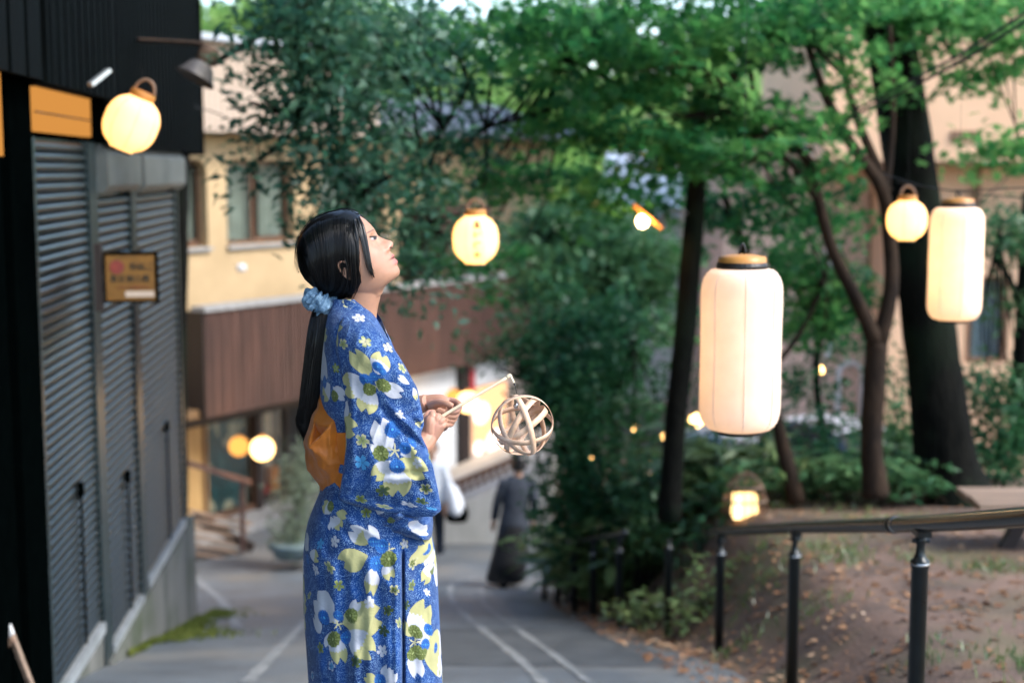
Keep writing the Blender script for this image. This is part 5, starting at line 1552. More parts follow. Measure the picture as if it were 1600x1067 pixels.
# nostril wings, eye sockets, cheeks, lids
g2 = lambda a, b, c, d: np.exp(-(((UU - a) / b) ** 2) - (((np.abs(ss) - c) / d) ** 2))
fr = fr + front * (3.6 * g2(-29.5, 4.0, 10.5, 4.0) - 6.5 * g2(-6, 8, 19, 9) + 4.0 * g2(-8, 4.2, 20, 7) + 1.0 * g2(-5.2, 1.2, 20, 7.5) + 2.6 * g2(-26, 10, 28, 12) + 1.5 * g2(8, 4, 20, 12) - 2.0 * g2(-33.5, 2.2, 4.5, 2.8))
head = from_fus(fr, UU, ss)
g = ringgeo(head)
nA = len(ang)
headgeo = (g[0], [tuple(f) for f in g[1]] + [tuple(range(nA - 1, -1, -1)), tuple((len(uu) - 1) * nA + k for k in range(nA))])

def head_half(f, u, grow=0.0):
    """half width of the head at a place of the side view"""
    F_, B_, W_ = sm(F_T, u) + grow, sm(B_T, u) + grow, sm(W_T, u) + grow
    q = np.where(np.asarray(f) >= 0, f / F_, -np.asarray(f) / B_)
    return W_ * np.sqrt(np.clip(1 - np.clip(np.abs(q), 0, 1) ** 2.2, 0.0, 1))

def T(pts, rr, n=14, seg=12, **k):
    p = resample(np.array([W(*q) for q in pts]), n)
    r = np.interp(np.linspace(0, 1, n), np.linspace(0, 1, len(rr)), rr) * KPX
    return tube(p, r, seg, **k)

bodyg = [headgeo]
bodyg.append(T([(566, 432, 0), (564, 455, 0), (560, 480, 0), (556, 520, 0)], [33, 31.5, 30, 30], 30, 56))
# ear
er = [(538.5, 420), (535.5, 411), (539, 405.5), (545.5, 406), (551, 412)]
e3 = []
for px, py in er:
    f, u = to_fu(px, py); e3.append(from_fus(f, u, head_half(f, u) + 8.6))
bodyg.append(tube(resample(e3, 16), 2.1 * KPX, 8))
e3 = []
for px, py, d in [(538.5, 420, 7.5), (545, 427, 7), (552, 431, 6.5), (561, 430.5, 6.5)]:
    f, u = to_fu(px, py); e3.append(from_fus(f, u, head_half(f, u) + d))
bodyg.append(tube(resample(e3, 14), np.linspace(2.0, 3.8, 14) * KPX, 8))
e3 = []
for px, py, d in [(560, 424, 3), (553, 419, 4), (547, 421, 4.5), (545, 414, 4)]:
    f, u = to_fu(px, py); e3.append(from_fus(f, u, head_half(f, u) + d))
bodyg.append(tube(resample(e3, 14), np.linspace(5.0, 6.0, 14) * KPX, 8))
fe_, ue_ = to_fu(550.5, 418.5)
el_g = lathe((0, 0, 0), [(0, -1), (.6, -.8), (.92, -.35), (1, 0), (.92, .35), (.6, .8), (0, 1)], 18)
ev_ = el_g[0] * np.array([8.2, 12.5, 2.6])
rot_ = R(38)
bodyg.append((from_fus(fe_ + ev_[:, 0] * math.cos(rot_) + ev_[:, 1] * math.sin(rot_), ue_ - ev_[:, 0] * math.sin(rot_) * -1 * 0 + ev_[:, 1] * math.cos(rot_) - ev_[:, 0] * math.sin(rot_), head_half(fe_, ue_) + 4.6 + ev_[:, 2]), el_g[1]))
# torso, legs and feet under the cloth
bodyg += [T([(556, 515, 0), (562, 600, 0), (568, 700, 0), (575, 800, 0), (578, 860, 0)], [38, 44, 44, 54, 52], 20, 20)]
for s in (-1, 1):
    bodyg.append(T([(560, 530, s * .02), (562, 532, s * .10), (566, 545, s * .12)], [30, 30, 26], 10))
    bodyg.append(T([(578, 850, s * .07), (582, 1100, s * .06), (580, 1360, s * .05)], [46, 36, 22], 16))
    bodyg.append(T([(572, 1385, s * .05), (600, 1392, s * .05), (640, 1400, s * .05)], [20, 22, 13], 10))
# arms: right (near) and left (far)
bodyg.append(T([(566, 545, -.12), (588, 640, -.13), (606, 706, -.13)], [26, 23, 21], 16))
bodyg.append(T([(606, 706, -.13), (640, 703, -.105), (660, 695, -.07), (669, 682, -.052)], [21, 19, 17, 15.5], 18))
bodyg.append(T([(566, 545, .12), (585, 620, .13), (604, 668, .13)], [26, 23, 21], 16))
bodyg.append(T([(604, 668, .13), (636, 645, .10), (655, 633, .05), (668, 628, .035)], [21, 19, 15, 13], 18))
# near hand: back of a closed fist towards the camera
bodyg.append(T([(665, 689, -.055), (673, 676, -.052), (681, 664, -.048), (685, 657, -.042)], [14.5, 15.5, 15.5, 12.5], 16, 16, flat=.8, flatdir=(0, 1, 0)))
bodyg.append(T([(671, 676, -.058), (672, 660, -.056), (674, 651, -.050)], [11, 10.5, 8], 12, 12))
for k, (kx, ky) in enumerate([(675, 648.5), (683, 651.5), (690, 656.5), (692.5, 664.5)]):
    s = 5.6 - .35 * k
    bodyg.append(T([(676 + 2 * k, 664 + 3 * k, -.055), (kx, ky, -.052), (kx + 3.5, ky + .5, -.028), (kx + 2.5, ky + 4.5, -.004), (kx - 5, ky + 7, .004), (kx - 9, ky + 8, -.008)], [6.5, s + .8, s, s - .3, s - .7, s - 1.4], 26, 12))
bodyg.append(T([(667, 668, -.045), (665, 655, -.032), (671, 645.5, -.020), (680, 643.5, -.012)], [7.5, 6.6, 5.6, 4.2], 18, 12))
# far hand: palm towards the camera, fingers rolled round the stick
bodyg.append(T([(660, 631, .045), (674, 629, .042), (688, 629, .038), (700, 632, .034)], [13, 13.5, 14, 11], 16, 16, flat=.75, flatdir=(0, 1, 0)))
bodyg.append(T([(672, 636, .036), (686, 642, .034), (696, 646, .030)], [10, 10, 8], 12, 12))
for k, (a_, b_, c_, d_) in enumerate([((704, 626), (717, 631), (716, 640), (707, 643.5)), ((701, 632), (714, 640), (711, 650), (699, 650)), ((697, 640), (711, 649), (707, 657.5), (695, 655)), ((693, 647), (706, 657), (704.5, 663.5), (697, 663))]):
    s = 5.4 - .4 * k
    bodyg.append(T([(690, 630 + 4 * k, .034), (a_[0], a_[1], .036), (b_[0], b_[1], .016), (c_[0], c_[1], -.010), (d_[0], d_[1], -.018), (d_[0] - 4, d_[1] + .5, -.012)], [7, s + .6, s, s - .3, s - .8, s - 1.6], 26, 12))
bodyg.append(T([(672, 634, .022), (686, 629.5, .004), (698, 630.5, -.010), (708, 634.5, -.014)], [8.5, 7.2, 5.4, 4.0], 18, 12))

bodygeo = fuse(bodyg, .0018, 3)
BV = bodygeo[0]
bpx, bpy_ = project(BV)
cols = np.zeros((len(BV), 4), np.float32)
skin = np.array([.45, .238, .152]); 
cols[:, :3] = skin; cols[:, 3] = 1
q = BV - HC
hf, hu, hs = q @ fx / KPX, q @ ux / KPX, q @ sx / KPX
isface = (hu > -78) & (hu < 45) & (hf > 5)
def paint(mask, col, a=1.0):
    m = np.clip(mask, 0, 1)[:, None] * a
    cols[:, :3] = cols[:, :3] * (1 - m) + np.asarray(col) * m
def blob(px, py, rx, ry, rot=0.0, hard=2.0):
    """soft ellipse in the side view, on both cheeks"""
    f, u = to_fu(px, py)
    df, du = hf - f, hu - u
    c_, s_ = math.cos(rot), math.sin(rot)
    a, b = (df * c_ + du * s_) / rx, (-df * s_ + du * c_) / ry
    return np.clip(hard * (1 - (a * a + b * b)) + .0, 0, 1) * isface
side = (np.abs(hs) > 2.0)
# cheeks and nose tip a little redder, lips, nostril, brow, eye
paint(np.exp(-((hf - 38) / 16) ** 2 - ((hu + 28) / 14) ** 2) * isface * .35, (.66, .31, .235))
paint(np.exp(-((hf - 62) / 7) ** 2 - ((hu + 27) / 8) ** 2) * isface * .35, (.62, .28, .22))
lipm = np.clip(1.5 - np.abs(hs) / 13, 0, 1) * isface
fl, ul = to_fu(616, 400)
upl = np.clip(1.8 - ((hf - (fl + .5)) / 5.5) ** 2 - ((hu - (ul - .5)) / 4.2) ** 2 * 1.4, 0, 1)
f2, u2 = to_fu(619.5, 408.2)
lol = np.clip(1.8 - ((hf - f2) / 6.0) ** 2 - ((hu - u2) / 4.6) ** 2 * 1.4, 0, 1)
paint(upl * lipm, (.44, .12, .105), .85); paint(lol * lipm, (.52, .17, .15), .85)
f3, u3 = to_fu(613.6, 403.2)
paint(np.clip(1.6 - ((hf - f3) / 6.5) ** 2 - ((hu - u3) / 1.3) ** 2, 0, 1) * lipm, (.10, .025, .02), .9)
paint(blob(611.0, 386.6, 2.2, 1.5, R(10)) * side, (.07, .02, .015))
paint(blob(579.2, 361.5, 6.4, 1.3, R(-4), 1.2), (.07, .045, .035), .75)
paint(blob(583.6, 358.9, 2.5, 1.1, R(-35), 1.2), (.07, .045, .035), .6)
paint(blob(585.2, 371.6, 5.0, 3.3, R(-25), 1.2), (.40, .20, .15), .5)
paint(blob(585.4, 371.9, 4.8, 2.8, R(-28), 3), (.42, .36, .34))
paint(blob(587.0, 371.6, 2.5, 2.8, 0, 4), (.015, .010, .009))
paint(blob(584.6, 369.3, 6.0, 1.3, R(-30), 3), (.010, .008, .008))
paint(blob(585.4, 374.4, 4.0, .7, R(-22), 2), (.16, .08, .06), .6)
# fingertips and knuckles a touch redder
handm = (bpx > 655) & (bpy_ > 600) & (bpy_ < 700)
paint(handm * np.clip(vnoise(BV[:, 0] * 60, BV[:, 1] * 60, BV[:, 2] * 60) * .5 + .35, 0, 1), (.64, .32, .245), .6)

def skinmat():
    m = bpy.data.materials.new('skin'); m.use_nodes = True
    nt = m.node_tree; b_ = nt.nodes['Principled BSDF']
    at = nd(nt, 'ShaderNodeVertexColor'); at.layer_name = 'tone'
    tc = nd(nt, 'ShaderNodeTexCoord')
    nz = nd(nt, 'ShaderNodeTexNoise'); nz.inputs['Scale'].default_value = 60; nz.inputs['Detail'].default_value = 4
    nt.links.new(tc.outputs['Object'], nz.inputs['Vector'])
    mx = nd(nt, 'ShaderNodeMixRGB'); mx.blend_type = 'MULTIPLY'; mx.inputs['Fac'].default_value = .22
    nt.links.new(at.outputs['Color'], mx.inputs['Color1']); nt.links.new(nz.outputs['Fac'], mx.inputs['Color2'])
    nt.links.new(mx.outputs['Color'], b_.inputs['Base Color'])
    b_.inputs['Roughness'].default_value = .46
    b_.inputs['Specular IOR Level'].default_value = .4
    b_.inputs['Subsurface Weight'].default_value = .12
    b_.inputs['Subsurface Radius'].default_value = (.010, .004, .002)
    b_.inputs['Subsurface Scale'].default_value = .6
    n2 = nd(nt, 'ShaderNodeTexNoise'); n2.inputs['Scale'].default_value = 420; n2.inputs['Detail'].default_value = 2
    nt.links.new(tc.outputs['Object'], n2.inputs['Vector'])
    bp_ = nd(nt, 'ShaderNodeBump'); bp_.inputs['Strength'].default_value = .08; bp_.inputs['Distance'].default_value = .002
    nt.links.new(n2.outputs['Fac'], bp_.inputs['Height']); nt.links.new(bp_.outputs['Normal'], b_.inputs['Normal'])
    return m
def put_colors(o, cols, name='tone'):
    ca_ = o.data.color_attributes.new(name, 'FLOAT_COLOR', 'POINT')
    ca_.data.foreach_set('color', np.asarray(cols, np.float32).ravel())
body = part('body', bodygeo, skinmat(), woman, smooth=True)
put_colors(body, cols)

# ---------------------------------------------------------------- hair
def hairmat():
    m = bpy.data.materials.new('black_hair'); m.use_nodes = True
    nt = m.node_tree; b_ = nt.nodes['Principled BSDF']
    g_ = nd(nt, 'ShaderNodeNewGeometry')
    rp = nd(nt, 'ShaderNodeValToRGB'); rp.color_ramp.elements[0].color = (.0015, .0017, .002, 1); rp.color_ramp.elements[1].color = (.007, .0065, .0065, 1)
    nt.links.new(g_.outputs['Random Per Island'], rp.inputs['Fac']); nt.links.new(rp.outputs['Color'], b_.inputs['Base Color'])
    b_.inputs['Roughness'].default_value = .33
    b_.inputs['Specular IOR Level'].default_value = .32
    return m
M['hair_dark'] = hairmat()
hair_poly = np.array([(563, 337), (556, 332), (545, 329), (532, 328.5), (515, 333), (500, 338), (487, 346), (476, 358), (468, 373), (464.5, 390), (465, 408), (469, 425), (476, 437), (488, 447), (500, 458), (512, 470), (534, 471), (551, 468), (561, 457), (562.5, 445), (562.5, 432), (563.5, 415), (566.5, 398), (566, 385), (566.5, 370), (569, 358), (566, 345)])
HU = np.array([-66, -58, -45, -32, -19, -4, 9, 37, 46, 55, 61, 66, 69.2])
HBk = np.array([42, 52, 64, 71, 77.5, 82, 82, 71.5, 66, 57.5, 49, 39, 27.0])     # back extent
HFr = np.array([30, 40, 52, 54, 54, 54, 54, 47, 41.5, 33, 22, 6, -22.0])          # front extent
HWd = np.array([26, 34, 44, 50, 54, 56.5, 58, 53, 47, 39, 29, 18, 3.0])
def hair_half(f, u):
    F_, B_, W_ = np.interp(u, HU, HFr), np.interp(u, HU, HBk), np.interp(u, HU, HWd)
    c_ = (F_ - B_) / 2; r_ = (F_ + B_) / 2
    q = np.abs((np.asarray(f) - c_) / np.maximum(r_, 1e-3))
    return W_ * np.sqrt(np.clip(1 - np.clip(q, 0, 1) ** 2.4, 0, 1))
hu_ = np.concatenate([np.linspace(-66, 60, 120), np.linspace(60.5, 69.2, 24)])
ha = np.linspace(0, 2 * math.pi, 200, endpoint=False)
UU, AA = np.meshgrid(hu_, ha, indexing='ij')
F_, B_, W_ = (np.interp(UU, HU, t_) for t_ in (HFr, HBk, HWd))
ff = (F_ - B_) / 2 + (F_ + B_) / 2 * np.sign(np.cos(AA)) * np.abs(np.cos(AA)) ** .92
sd = W_ * np.sign(np.sin(AA)) * np.abs(np.sin(AA)) ** .92
lock = 1 + .006 * np.sin(AA * 13 + UU * .05) + .003 * np.sin(AA * 37 - UU * .03)
HV = from_fus(ff, UU, sd * lock)
def inpoly(px, py, poly):
    c_ = np.zeros(px.shape, bool); n = len(poly); j = n - 1
    for i in range(n):
        xi, yi = poly[i]; xj, yj = poly[j]
        c_ ^= ((yi > py) != (yj > py)) & (px < (xj - xi) * (py - yi) / (yj - yi + 1e-12) + xi)
        j = i
    return c_
V, F = ringgeo(HV)
# test against the side view (orthographic about the head centre)
qv = V - HC
side_px = Parr(0, 0, 1)
sx_px, sy_px = project(np.stack([V[:, 0], np.full(len(V), YW), V[:, 2]], -1))
keep = inpoly(sx_px, sy_px, hair_poly + np.array([0, 0]))
# silhouette verts always stay
rim = (np.abs(sd.ravel()) < 12) & (ff.ravel() < np.interp(hu_, [-66, 30, 40, 69], [-10, 0, 42, 60])[:, None].repeat(len(ha), 1).ravel())
keep |= rim
F = F[keep[F].all(1)]
hair = part('hair', (V, F), M['hair_dark'], woman, smooth=True)
# strands laid over the shell: from the parting, down the side and back to the tie
st, sr = [], []
rs = np.random.default_rng(11)
topx = lambda u: np.interp(u, np.linspace(0, 1, 12), hair_poly[0:12, 0])
topy = lambda u: np.interp(u, np.linspace(0, 1, 12), hair_poly[0:12, 1])
for k in range(3200):
    u0 = rs.random()
    near = rs.random() < .8
    x0, y0 = topx(u0), topy(u0)
    bend = rs.normal() * 5
    if u0 < .12 + .05 * rs.random():
        ctrl = [(x0, y0), (x0 + 3, 372 + bend * .3), (562 + rs.normal() * 2.0, 405), (561 + rs.normal() * 2.5, 438), (546 + rs.normal() * 4, 464), (516 + rs.normal() * 3, 468)]
    else:
        mx_ = x0 * .75 + 530 * .25 + 6
        my_ = 395 + 25 * (1 - u0)
        ctrl = [(x0, y0), ((x0 + mx_) / 2 + 2, (y0 + my_) / 2), (mx_, my_ + bend), ((mx_ + 512) / 2 - 2 + 8 * (1 - u0), 442 + 12 * (1 - u0)), (509 + rs.normal() * 5, 462 + rs.normal() * 4)]
    pp = resample(np.array([(a, b, 0) for a, b in ctrl]), 16)[:, :2]
    f, u = to_fu(pp[:, 0], pp[:, 1])
    lift = .3 + rs.random() * 1.0 + (rs.random() < .03) * rs.random() * 4
    s_ = np.maximum(hair_half(f, u), .0) + lift
    s_[0] = max(0, s_[0] * .5)
    p3 = from_fus(f, u, s_ if near else -s_)
    st.append(p3); sr.append(np.concatenate([[.3], np.full(14, .22 + .30 * rs.random() ** 2), [.25]]) * KPX)
for k in range(150):        # stray hairs standing off the outline
    i0 = rs.random() * .85; i1 = min(1, i0 + .08 + rs.random() * .2)
    tt_ = np.linspace(i0, i1, 16)
    off = np.sin(np.linspace(0, math.pi, 16)) * rs.random() * 3.0 + np.linspace(0, rs.random() * 2.2, 16)
    cxx, cyy = 520, 395
    xx_, yy_ = topx(tt_), topy(tt_)
    dl = np.hypot(xx_ - cxx, yy_ - cyy)
    f, u = to_fu(xx_ + (xx_ - cxx) / dl * off, yy_ + (yy_ - cyy) / dl * off)
    st.append(from_fus(f, u, np.full(16, rs.normal() * 9))); sr.append(np.full(16, .16) * KPX)
part('strand', strands(st, sr), M['hair_dark'], hair, kind='stuff')
# loose lock in front of the ear
def locktube(ctrl, ws, n=26, lift=2.0, flat=.45, near=1):
    pp = resample(np.array([(a, b, 0) for a, b in ctrl]), n)[:, :2]
    f, u = to_fu(pp[:, 0], pp[:, 1])
    s_ = head_half(f, u) + np.interp(np.linspace(0, 1, n), [0, .3, 1], [7, lift + 1.5, lift])
    return tube(from_fus(f, u, near * s_), np.interp(np.linspace(0, 1, n), np.linspace(0, 1, len(ws)), ws) * KPX, 10, flat=flat, flatdir=(0, 1, 0))
lk = []
for near in (1, -1):
    lk += [locktube([(560, 337), (567.5, 353), (573, 372), (578, 393), (582.5, 413), (588, 431)], [3.5, 5.5, 5.2, 4.2, 3.2, .5], near=near), locktube([(557, 336), (564, 352), (569, 368), (574, 386), (579, 406), (583, 420)], [3, 4.5, 3.8, 2.8, 2, .4], lift=1.5, near=near),
           locktube([(553, 335), (560, 360), (563, 385), (561, 410), (558, 432), (553, 452)], [2, 3.6, 3.4, 3, 2.4, .8], lift=5.5, flat=.3, near=near), locktube([(548, 375), (556, 400), (556, 420), (555.5, 440), (550, 458)], [.8, 1.5, 1.5, 1.3, .4], lift=9, flat=.4, near=near),
           locktube([(540, 385), (547, 405), (549, 420), (548, 440), (540, 460)], [.5, .9, .9, .9, .4], lift=10.5, flat=.5, near=near)]
    for k in range(46):
        dx = rs.normal() * 4.5; q_ = rs.random() * 12
        lk.append(locktube([(551 + dx * .6, 350 + q_), (556 + dx, 378 + q_ * .6), (556.5 + dx, 402), (558 + dx, 424), (557 + dx, 444), (549 + dx * .7, 464)], [.25, .45, .45, .4, .35, .2], lift=8 + rs.random() * 4, flat=1, near=near, n=14))
    for k in range(22):
        dx = rs.normal() * 1.6
        lk.append(locktube([(559 + dx, 338), (567 + dx, 354), (572.5 + dx, 372), (577.5 + dx * 1.1, 394), (582 + dx * 1.3, 413), (587 + dx * 1.2, 429 + rs.normal() * 3)], [.5, .6, .6, .5, .4, .2], lift=4.2, flat=1, near=near))
part('loose_lock', cat(lk), M['hair_dark'], hair, smooth=True)
# ponytail
pt = [(505, 462, -.015), (501, 492, -.03), (497, 530, -.04), (489, 580, -.045), (482, 630, -.045), (479, 662, -.04), (487, 690, -.03)]
core = T(pt, [8, 14, 17, 15, 13.5, 12.5, 2], 30, 16, wob=.04)
tails = []
for k in range(900):
    a = rs.random() * 2 * math.pi; rr = .72 + .36 * rs.random()
    pth = []
    ln = rs.choice([1, 1, 1, .9, .8])
    for j, (x, y, d) in enumerate(pt):
        w = [6, 14, 17, 15, 14, 13, 9][j] * rr
        wisp = (j >= 5) * rs.normal() * 2.5 + (j == 6) * (-10 * (rs.random() < .3) * rs.random())
        pth.append((x + w * math.cos(a) * 1.0 + wisp, y + (j == 6) * rs.normal() * 12 - (j == 6) * 10 * (math.cos(a) < 0), d + w * math.sin(a) * KPX))
    tails.append(resample(np.array([W(*q) for q in pth]), 16))
sg_ = strands(tails, np.interp(np.linspace(0, 1, 16), np.linspace(0, 1, 7), [.3, .45, .45, .45, .4, .3, .12]) * KPX)
part('ponytail', cat([core, (sg_[0], [tuple(f) for f in sg_[1]])]), M['hair_dark'], hair, smooth=True)
# scrunchie
sc_c = W(499, 472, -.03)
a = np.linspace(0, 2 * math.pi, 180, endpoint=False); b2 = np.linspace(0, 2 * math.pi, 52, endpoint=False)
A_, B_2 = np.meshgrid(a, b2, indexing='ij')
ruf = 1 + .17 * np.sin(A_ * 8 + 1.5 * np.sin(B_2 * 2)) + .13 * np.sin(A_ * 19 + B_2 * 3) + .10 * np.sin(B_2 * 4 + A_ * 5) + .28 * vnoise(A_ * 3.5, np.cos(B_2) * 2.2 + 5, np.sin(B_2) * 2.2 + 9)
Rr, rr_ = 13 * KPX, 11.5 * KPX
tx = np.array([.80, 0, -.30]); tx /= np.linalg.norm(tx)        # axis across the tie
ty = np.array([0, 1.0, 0]); tz_ = np.cross(tx, ty); ax_ = np.array([.45, 0, .9]); ax_ /= np.linalg.norm(ax_)
e1 = np.cross(ax_, ty); e1 /= np.linalg.norm(e1)
rad = Rr + rr_ * ruf * np.cos(B_2)
SV = sc_c + rad[..., None] * (np.cos(A_)[..., None] * e1 + np.sin(A_)[..., None] * ty) + (rr_ * 1.25 * ruf * np.sin(B_2))[..., None] * ax_
idx = np.arange(180 * 52).reshape(180, 52)
F = np.stack([idx, np.roll(idx, -1, 1), np.roll(np.roll(idx, -1, 0), -1, 1), np.roll(idx, -1, 0)], -1).reshape(-1, 4)
part('scrunchie', (SV.reshape(-1, 3), F), surf('dusty_blue_chiffon', (.20, .33, .46), (.07, .15, .25), rough=.6, scale=30, bump=.4, bscale=120), woman, smooth=True)

# ---------------------------------------------------------------- kimono cloth
class Cloth:
    """a garment piece shaped as rings: outlines in the side view, half thickness, centre depth"""
    def __init__(self, rows, ny, nx, folds, nz_amp=.004, p=.8, dens=None):
        rows = np.array(rows, float)            # py, left, right, T, yc
        py = np.interp(np.linspace(0, 1, ny), np.linspace(0, 1, 200), np.interp(np.linspace(0, 1, 200), [0, 1], [rows[0, 0], rows[-1, 0]])) if dens is None else np.interp(np.linspace(0, 1, ny), dens[0], dens[1])
        def smt(col):
            dd = (rows[-1, 0] - rows[0, 0]) / 80
            return sum(np.interp(np.clip(py + k * dd, rows[0, 0], rows[-1, 0]), rows[:, 0], rows[:, col]) for k in (-1, 0, 1)) / 3
        Lx, Rx, Tm, Yc = (smt(c_) for c_ in (1, 2, 3, 4))
        a = np.linspace(0, 2 * math.pi, nx, endpoint=False)
        PY, A_ = np.meshgrid(py, a, indexing='ij')
        t = .5 - .5 * np.cos(A_)
        px = Lx[:, None] + (Rx - Lx)[:, None] * t
        sn = np.sin(A_)
        dy = Yc[:, None] - Tm[:, None] * np.sign(sn) * np.abs(sn) ** p
        near = np.clip(sn * 2.2, 0, 1)
        d = 1.7 * folds(px, PY, sn > 0) * near + nz_amp * vnoise(px * .035, PY * .022, 2.0 + (sn > 0) * 3) * (.35 + .65 * np.abs(sn)) + nz_amp * .5 * vnoise(px * .09, PY * .05, 7.0) + .0026 * (1 - 2.6 * np.abs(vnoise(px * .05 + PY * .018, PY * .026 - px * .012, 12.0))) * np.abs(sn)
        dy = dy - d * np.where(sn >= 0, 1, -1)
        self.V = Parr(px, PY, YW + dy)
        self.px, self.py, self.sn = px, PY, sn
        seg = np.linalg.norm(np.roll(self.V, -1, 1) - self.V, axis=2)
        u = np.concatenate([np.zeros((ny, 1)), np.cumsum(seg, 1)[:, :-1]], 1)
        i0 = nx // 4
        self.u = u - u[:, i0:i0 + 1]
        sv = np.linalg.norm(np.diff(self.V[:, i0], axis=0), axis=1)
        self.v = np.concatenate([[0], np.cumsum(sv)])[:, None] * np.ones((1, nx))
        self.col = np.zeros((ny, nx, 4))
    def uv(self, px, py):
        m = self.sn > .02
        d = (self.px - px) ** 2 + (self.py - py) ** 2 + (~m) * 1e9
        i = np.unravel_index(np.argmin(d), d.shape)
        return self.u[i], self.v[i], math.sqrt(d[i])
    def put(self, mask, color):
        a = np.clip(mask, 0, 1)[..., None]
        c = np.asarray(color, float)
        if c.ndim == 1: c = c[None, None, :]
        k = self.col[self.sl]
        k[..., :3] = k[..., :3] * (1 - a) + c * a
        k[..., 3] = np.maximum(k[..., 3], a[..., 0])
    def window(self, c, r):
        i = np.searchsorted(self.v[:, 0], [c[1] - r, c[1] + r])
        self.sl = slice(max(0, i[0] - 1), i[1] + 1)
    def local(self, c, rot=0.0):
        du, dv = self.u[self.sl] - c[0], self.v[self.sl] - c[1]
        cr_, sr = math.cos(rot), math.sin(rot)
        return du * cr_ + dv * sr, -du * sr + dv * cr_
YEL, WHT, CRM = (.38, .365, .17), (.44, .45, .50), (.43, .41, .25)
BLU, SKY_, NAV = (.005, .065, .29), (.05, .23, .46), (.003, .028, .14)
OLV, GRN, DGR = (.085, .11, .022), (.22, .26, .10), (.02, .045, .022)
def petal(C, b, t, kind, wid=.72):
    du, dv = t[0] - b[0], t[1] - b[1]
    L = math.hypot(du, dv) + 1e-6
    C.window(b, L * 1.05); a, s = C.local(b, math.atan2(dv, du)); a = a / L; s = np.abs(s) / L
    aw = np.clip(a, 0, 1)
    w = wid * .5 * np.sin(np.pi * (.90 * aw) ** 1.05) ** .8
    inside = np.minimum(w - s, np.minimum(a, 1 - .20 * np.clip(1 - s / .13, 0, 1) - .5 * np.clip(s - .13, 0, 1) - a))
    m = np.clip(inside * L / .0016 + .5, 0, 1)
    zig = .60 + .05 * np.abs(((s * 9) % 1) - .5) * 2 - .28 * s
    if kind == 'y': c1, c2 = YEL, YEL
    elif kind == 'w': c1, c2 = WHT, WHT
    elif kind == 'wy': c1, c2 = WHT, YEL
    else: c1, c2 = YEL, WHT
    k = np.clip((a - zig) / .02 + .5, 0, 1)[..., None]
    colr = np.asarray(c1) * (1 - k) + np.asarray(c2) * k
    vein = 1 - .10 * np.exp(-(s / .012) ** 2)[..., None]
    C.put(m, colr * vein)
def chrys(C, c, r, col, dark, light, n=16):
    C.window(c, r * 1.1); a, b = C.local(c)
    rr = np.hypot(a, b) / r; th = np.arctan2(b, a)
    edge = 1 - .10 * np.abs(np.sin(th * n / 2))
    m = np.clip((edge - rr) * r / .0015 + .5, 0, 1)
    rad = np.exp(-((np.sin(th * n / 2)) / .42) ** 2) * (rr > .2)
    base_ = np.asarray(col)[None, None] * (1 - .7 * rad[..., None]) + np.asarray(light)[None, None] * .7 * rad[..., None] * (rr > .3)[..., None]
    ring = np.exp(-((rr - .55) / .07) ** 2)[..., None] * .35
    base_ = base_ * (1 - ring) + np.asarray(dark) * ring
    C.put(m, base_)
    C.put(np.clip((.15 - rr) * r / .0012 + .5, 0, 1), np.asarray(light) * 1.15)
def small(C, c, r, col, edge=None, rot=0.0):
    C.window(c, r * 1.1); a, b = C.local(c, rot)
    rr = np.hypot(a, b) / r; th = np.arctan2(b, a)
    ph = ((th / (2 * math.pi) * 5) % 1) - .5
    lim = .20 + .80 * np.abs(np.cos(math.pi * ph)) ** .55 - .14 * np.exp(-(ph / .07) ** 2)
    lim = np.clip(lim, .2, 1)
    m = np.clip((lim - rr) * r / .0014 + .5, 0, 1) * np.clip((np.abs(np.abs(ph) - .5) - .02) / .05, 0, 1)
    colr = np.asarray(col)[None, None] * np.ones(m.shape + (1,))
    if edge is not None:
        k = np.clip((rr / lim - .55) / .3, 0, 1)[..., None]
        colr = colr * (1 - k) + np.asarray(edge) * k
    colr = colr * (1 - .45 * np.exp(-(rr / .14) ** 2)[..., None])
    C.put(m, colr)
def big(C, center, petals, bl, gr, stars=()):
    """petals: (base px, tip px, kind)"""
    for bpx_, tpx, kind in petals:
        b_, t_ = C.uv(*bpx_), C.uv(*tpx)
        # extrapolate when the tip lies outside this piece
        petal(C, b_, (b_[0] + (tpx[0] - bpx_[0]) * KPX if t_[2] > 6 else t_[0], b_[1] + (tpx[1] - bpx_[1]) * KPX if t_[2] > 6 else t_[1]), kind)
    for x, y, r in stars: 
        cc_ = C.uv(x, y); C.window(cc_, r * KPX); a, b = C.local(cc_); rr = np.hypot(a, b) / (r * KPX); th = np.arctan2(b, a)
        C.put(np.clip((.25 + .75 * np.abs(np.cos(th * 2.5 + .4)) ** 6 - rr) * 8, 0, 1), CRM)
    for x, y, r in bl: chrys(C, C.uv(x, y), r * KPX, BLU, NAV, SKY_, 16)
    for x, y, r in gr: chrys(C, C.uv(x, y), r * KPX, OLV, DGR, GRN, 10)
